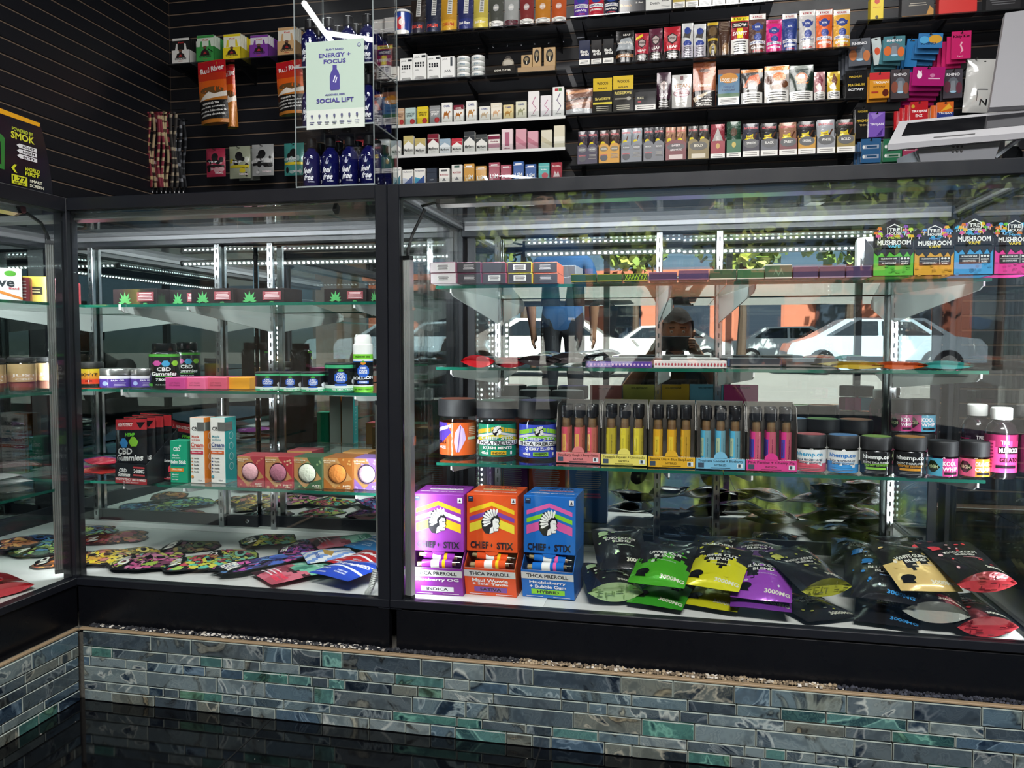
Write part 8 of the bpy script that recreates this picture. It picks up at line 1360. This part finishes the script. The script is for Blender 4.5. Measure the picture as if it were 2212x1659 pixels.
art(MB(), 1.0, ph_, [('p', [(-pw, .94), (-.075, .93), (-.073, .985), (-pw, 1.03)], '#e8a81e'), Q('POWERED BY', -.118, .113, .052, .007, '#b8c43a'), Q('SMOK', -.118, .101, .058, .014, '#d8d83a'), ('p', [(-.2, .2), (-.165, .2), (-.162, .62), (-.17, .66), (-.2, .66)], '#2f7a34'), ('p', [(-.195, .26), (-.172, .26), (-.172, .56), (-.195, .56)], '#101418'), ('e', -.184, .41, .008, .06, '#3a4470'), Rr(-.19, .66, -.178, .74, '#77807c')] +
  [q for t_, z in (('BOOST', .083), ('NORM', .073), ('SOFT', .063)) for q in (('p', [(-.135, z / ph_), (-.128, (z + .004) / ph_), (-.085, (z + .004) / ph_), (-.085, (z - .004) / ph_), (-.128, (z - .004) / ph_)], '#e8e8ea'), Q(t_, -.105, z, .03, .005, '#1a1c20'))] +
  [Q('WORLD', -.098, .041, .038, .008, '#d4d832', shear=.2), Q('FIRST', -.098, .032, .036, .008, '#d4d832', shear=.2), ('p', [(-.15, .036 / ph_), (-.142, .044 / ph_), (-.136, .044 / ph_), (-.143, .036 / ph_), (-.136, .028 / ph_), (-.142, .028 / ph_)], '#d4d832'), Rr(-.15, .006 / ph_, -.112, .024 / ph_, '#d4d832'), Q('1.77', -.131, .017, .032, .009, '#15171c'), Q('INCHES', -.131, .009, .026, .004, '#15171c'), Q('SMART', -.09, .019, .032, .006, '#e8e8d0'), Q('SCREEN', -.088, .010, .036, .006, '#e8e8d0')], y=-.001).build('poster_print', M_GLOSS, po)
# point of sale register on the right
M_POS = mat('white_pos_plastic', '#8e8e92', rough=.4); M_POSG = mat('grey_pos_plastic', '#74767b', rough=.4); M_SCR = mat('dark_screen', '#121317', rough=.12, coat=.6)
Yp = .10; A = at(1920, 305, .03); Bq = at(2212, 268, .03); rg = empty('register', (0, 0, 0)); tag(rg, 'white point of sale register with tilted dark screen on the counter', 'register')
zb = ZTOP + .0008
def slab(name, m, P, th, par):
    """flat panel from four corners with thickness along its normal"""
    P = [Vector(p) for p in P]; n = (P[1] - P[0]).cross(P[3] - P[0]).normalized() * th
    return MB().add([*P, *[p - n for p in P]], [(0, 1, 2, 3), (7, 6, 5, 4), (0, 4, 5, 1), (1, 5, 6, 2), (2, 6, 7, 3), (3, 7, 4, 0)], '#000000').build(name, m, par)
f0, f1 = Vector(at(1918, 312, .045)), Vector(at(2300, 268, .045)); b0, b1 = Vector(at(1943, 262, .17)), Vector(at(2300, 216, .17))
f1.z = f0.z + .012; b1.z = b0.z + .012
slab('screen_bezel', M_POS, [f0, f1, b1, b0], .012, rg)
lp = lambda u, v: f0.lerp(f1, u).lerp(b0.lerp(b1, u), v); nn = (f1 - f0).cross(b0 - f0).normalized()
slab('screen', M_SCR, [lp(.06, .30) + nn * .0006, lp(.95, .30) + nn * .0006, lp(.95, .86) + nn * .0006, lp(.06, .86) + nn * .0006], .001, rg)
slab('card_slot', M_RUBBER, [lp(.26, .10) + nn * .0006, lp(.5, .10) + nn * .0006, lp(.5, .135) + nn * .0006, lp(.26, .135) + nn * .0006], .001, rg)
slab('front_edge', M_POS, [f0 + Vector((0, -.001, -.010)), f1 + Vector((0, -.001, -.010)), f1 + Vector((0, -.001, 0)), f0 + Vector((0, -.001, 0))], .004, rg)
g0, g1 = at(1985, 345, .06), at(2150, 338, .06)
mb = MB(); xa_, xb_ = g0[0], g1[0]; top = f0.z - .006
mb.add([(xa_ + .006, .06, zb), (xb_ - .004, .06, zb), (xb_ + .006, .055, top + .004), (xa_ - .004, .055, top - .004), (xa_ + .006, .2, zb), (xb_ - .004, .2, zb), (xb_ + .006, .19, top + .02), (xa_ - .004, .19, top + .012)], [(0, 1, 2, 3), (5, 4, 7, 6), (1, 5, 6, 2), (4, 0, 3, 7), (3, 2, 6, 7), (4, 5, 1, 0)], '#000000'); bs_ = mb.build('base', M_POSG, rg)
dh = MB()
for i in range(3):
    for j in range(2): dh.ell(at(2058 + 9 * i, 320, .058)[0], at(2060, 326, .058)[2] + .0062 * j, .0021, .0021, '#08080a', y=.0545)
dh.build('speaker_holes', M_RUBBER, bs_)
q0, q1, q2, q3 = at(2138, 232, .155), at(2300, 222, .155), at(2300, 10, .24), at(2172, 28, .24)
slab('rear_screen', M_POS, [q0, q1, q2, q3], .014, rg)
MB().tube([at(2150, 338, .09), at(2212, 292, .07), at(2300, 240, .06)], .004, 8, '#000000').build('stand_arm', M_POS, rg)
o = empty('dark_bottle', at(2185, 330, .20)); o.location.z = zb; tag(o, 'dark bottle with olive label lying behind the register', 'bottle')
MB().lathe([(.016, 0, '#1a1a1c'), (.018, .003, '#1a1a1c'), (.018, .014, '#8a8a44'), (.018, .034, '#1a1a1c'), (.018, .05, '#1a1a1c'), (.011, .06, '#e0ddd4'), (.011, .075, '#e0ddd4')], 20).build('bottle', M_GLOSS, o, True)
# ------------------------------------------------------------------ let the loose bags settle: no bag may pass through another or through the case
from mathutils.bvhtree import BVHTree
bpy.context.view_layer.update()
def _wv(o): return [o.matrix_world @ v.co for v in o.data.vertices]
def settle(objs, bounds, step=.0025, most=.035):
    done = []
    for o in sorted(objs, key=lambda q: (round(q.location.z / .006), -q.location.y)):
        V = _wv(o); F = [tuple(p.vertices) for p in o.data.polygons]; dx = dy = 0.0
        lo = [min(v[i] for v in V) for i in range(3)]; hi = [max(v[i] for v in V) for i in range(3)]
        if hi[1] > bounds[3]: dy = bounds[3] - hi[1]
        if lo[1] + dy < bounds[2]: dy = bounds[2] - lo[1]
        if hi[0] > bounds[1]: dx = bounds[1] - hi[0]
        if lo[0] + dx < bounds[0]: dx = bounds[0] - lo[0]
        dz = max(0.0, bounds[4] - lo[2]); up = 0.0; d = Vector((dx, dy, dz))
        while True:
            W_ = [v + d + Vector((0, 0, up)) for v in V]; l2 = [lo[i] + d[i] + (up if i == 2 else 0) for i in range(3)]; h2 = [hi[i] + d[i] + (up if i == 2 else 0) for i in range(3)]
            t = None; clash = False
            for (a, b, q) in done:
                if all(l2[i] < b[i] and h2[i] > a[i] for i in range(3)):
                    t = t or BVHTree.FromPolygons(W_, F)
                    if t.overlap(q): clash = True; break
            if not clash or up >= most: break
            up += step
        o.location = o.location + d + Vector((0, 0, up)); done.append((l2, h2, t or BVHTree.FromPolygons(W_, F)))
_all = [o for o in bpy.data.objects if o.type == 'MESH' and o.parent is None]
settle([o for o in _all if o.get('group') == G], (XC0 + .026, XC1 - .026, .016, YB - .024, ZDK + .001), most=.036)
settle([o for o in _all if o.get('group') in (G1, 'gummy bags on the left deck') and o.location.x > XB0 - .12 and o.location.y > .02], (XBL + .06, XB1 - .03, .018, YB - .024, ZDK + .001), .0015, .009)
settle([o for o in _all if (o.get('group') == 'red foil bags in the return wing') or (o.get('group') == G1 and not (o.location.x > XB0 - .12 and o.location.y > .02))], (XBL + .01, XB0 - .036, -1.1, YB - .024, ZDK + .001))
settle([o for o in _all if o.get('group') == 'loose pouches on the left third shelf'], (XBL + .05, -1.235, YS, YB - .03, SB[2] + .0005))
settle([o for o in _all if o.get('group') == 'loose pouches in the return wing'], (XBL + .04, XB0 - .036, -1.1, YS, SB[2] + .0005))
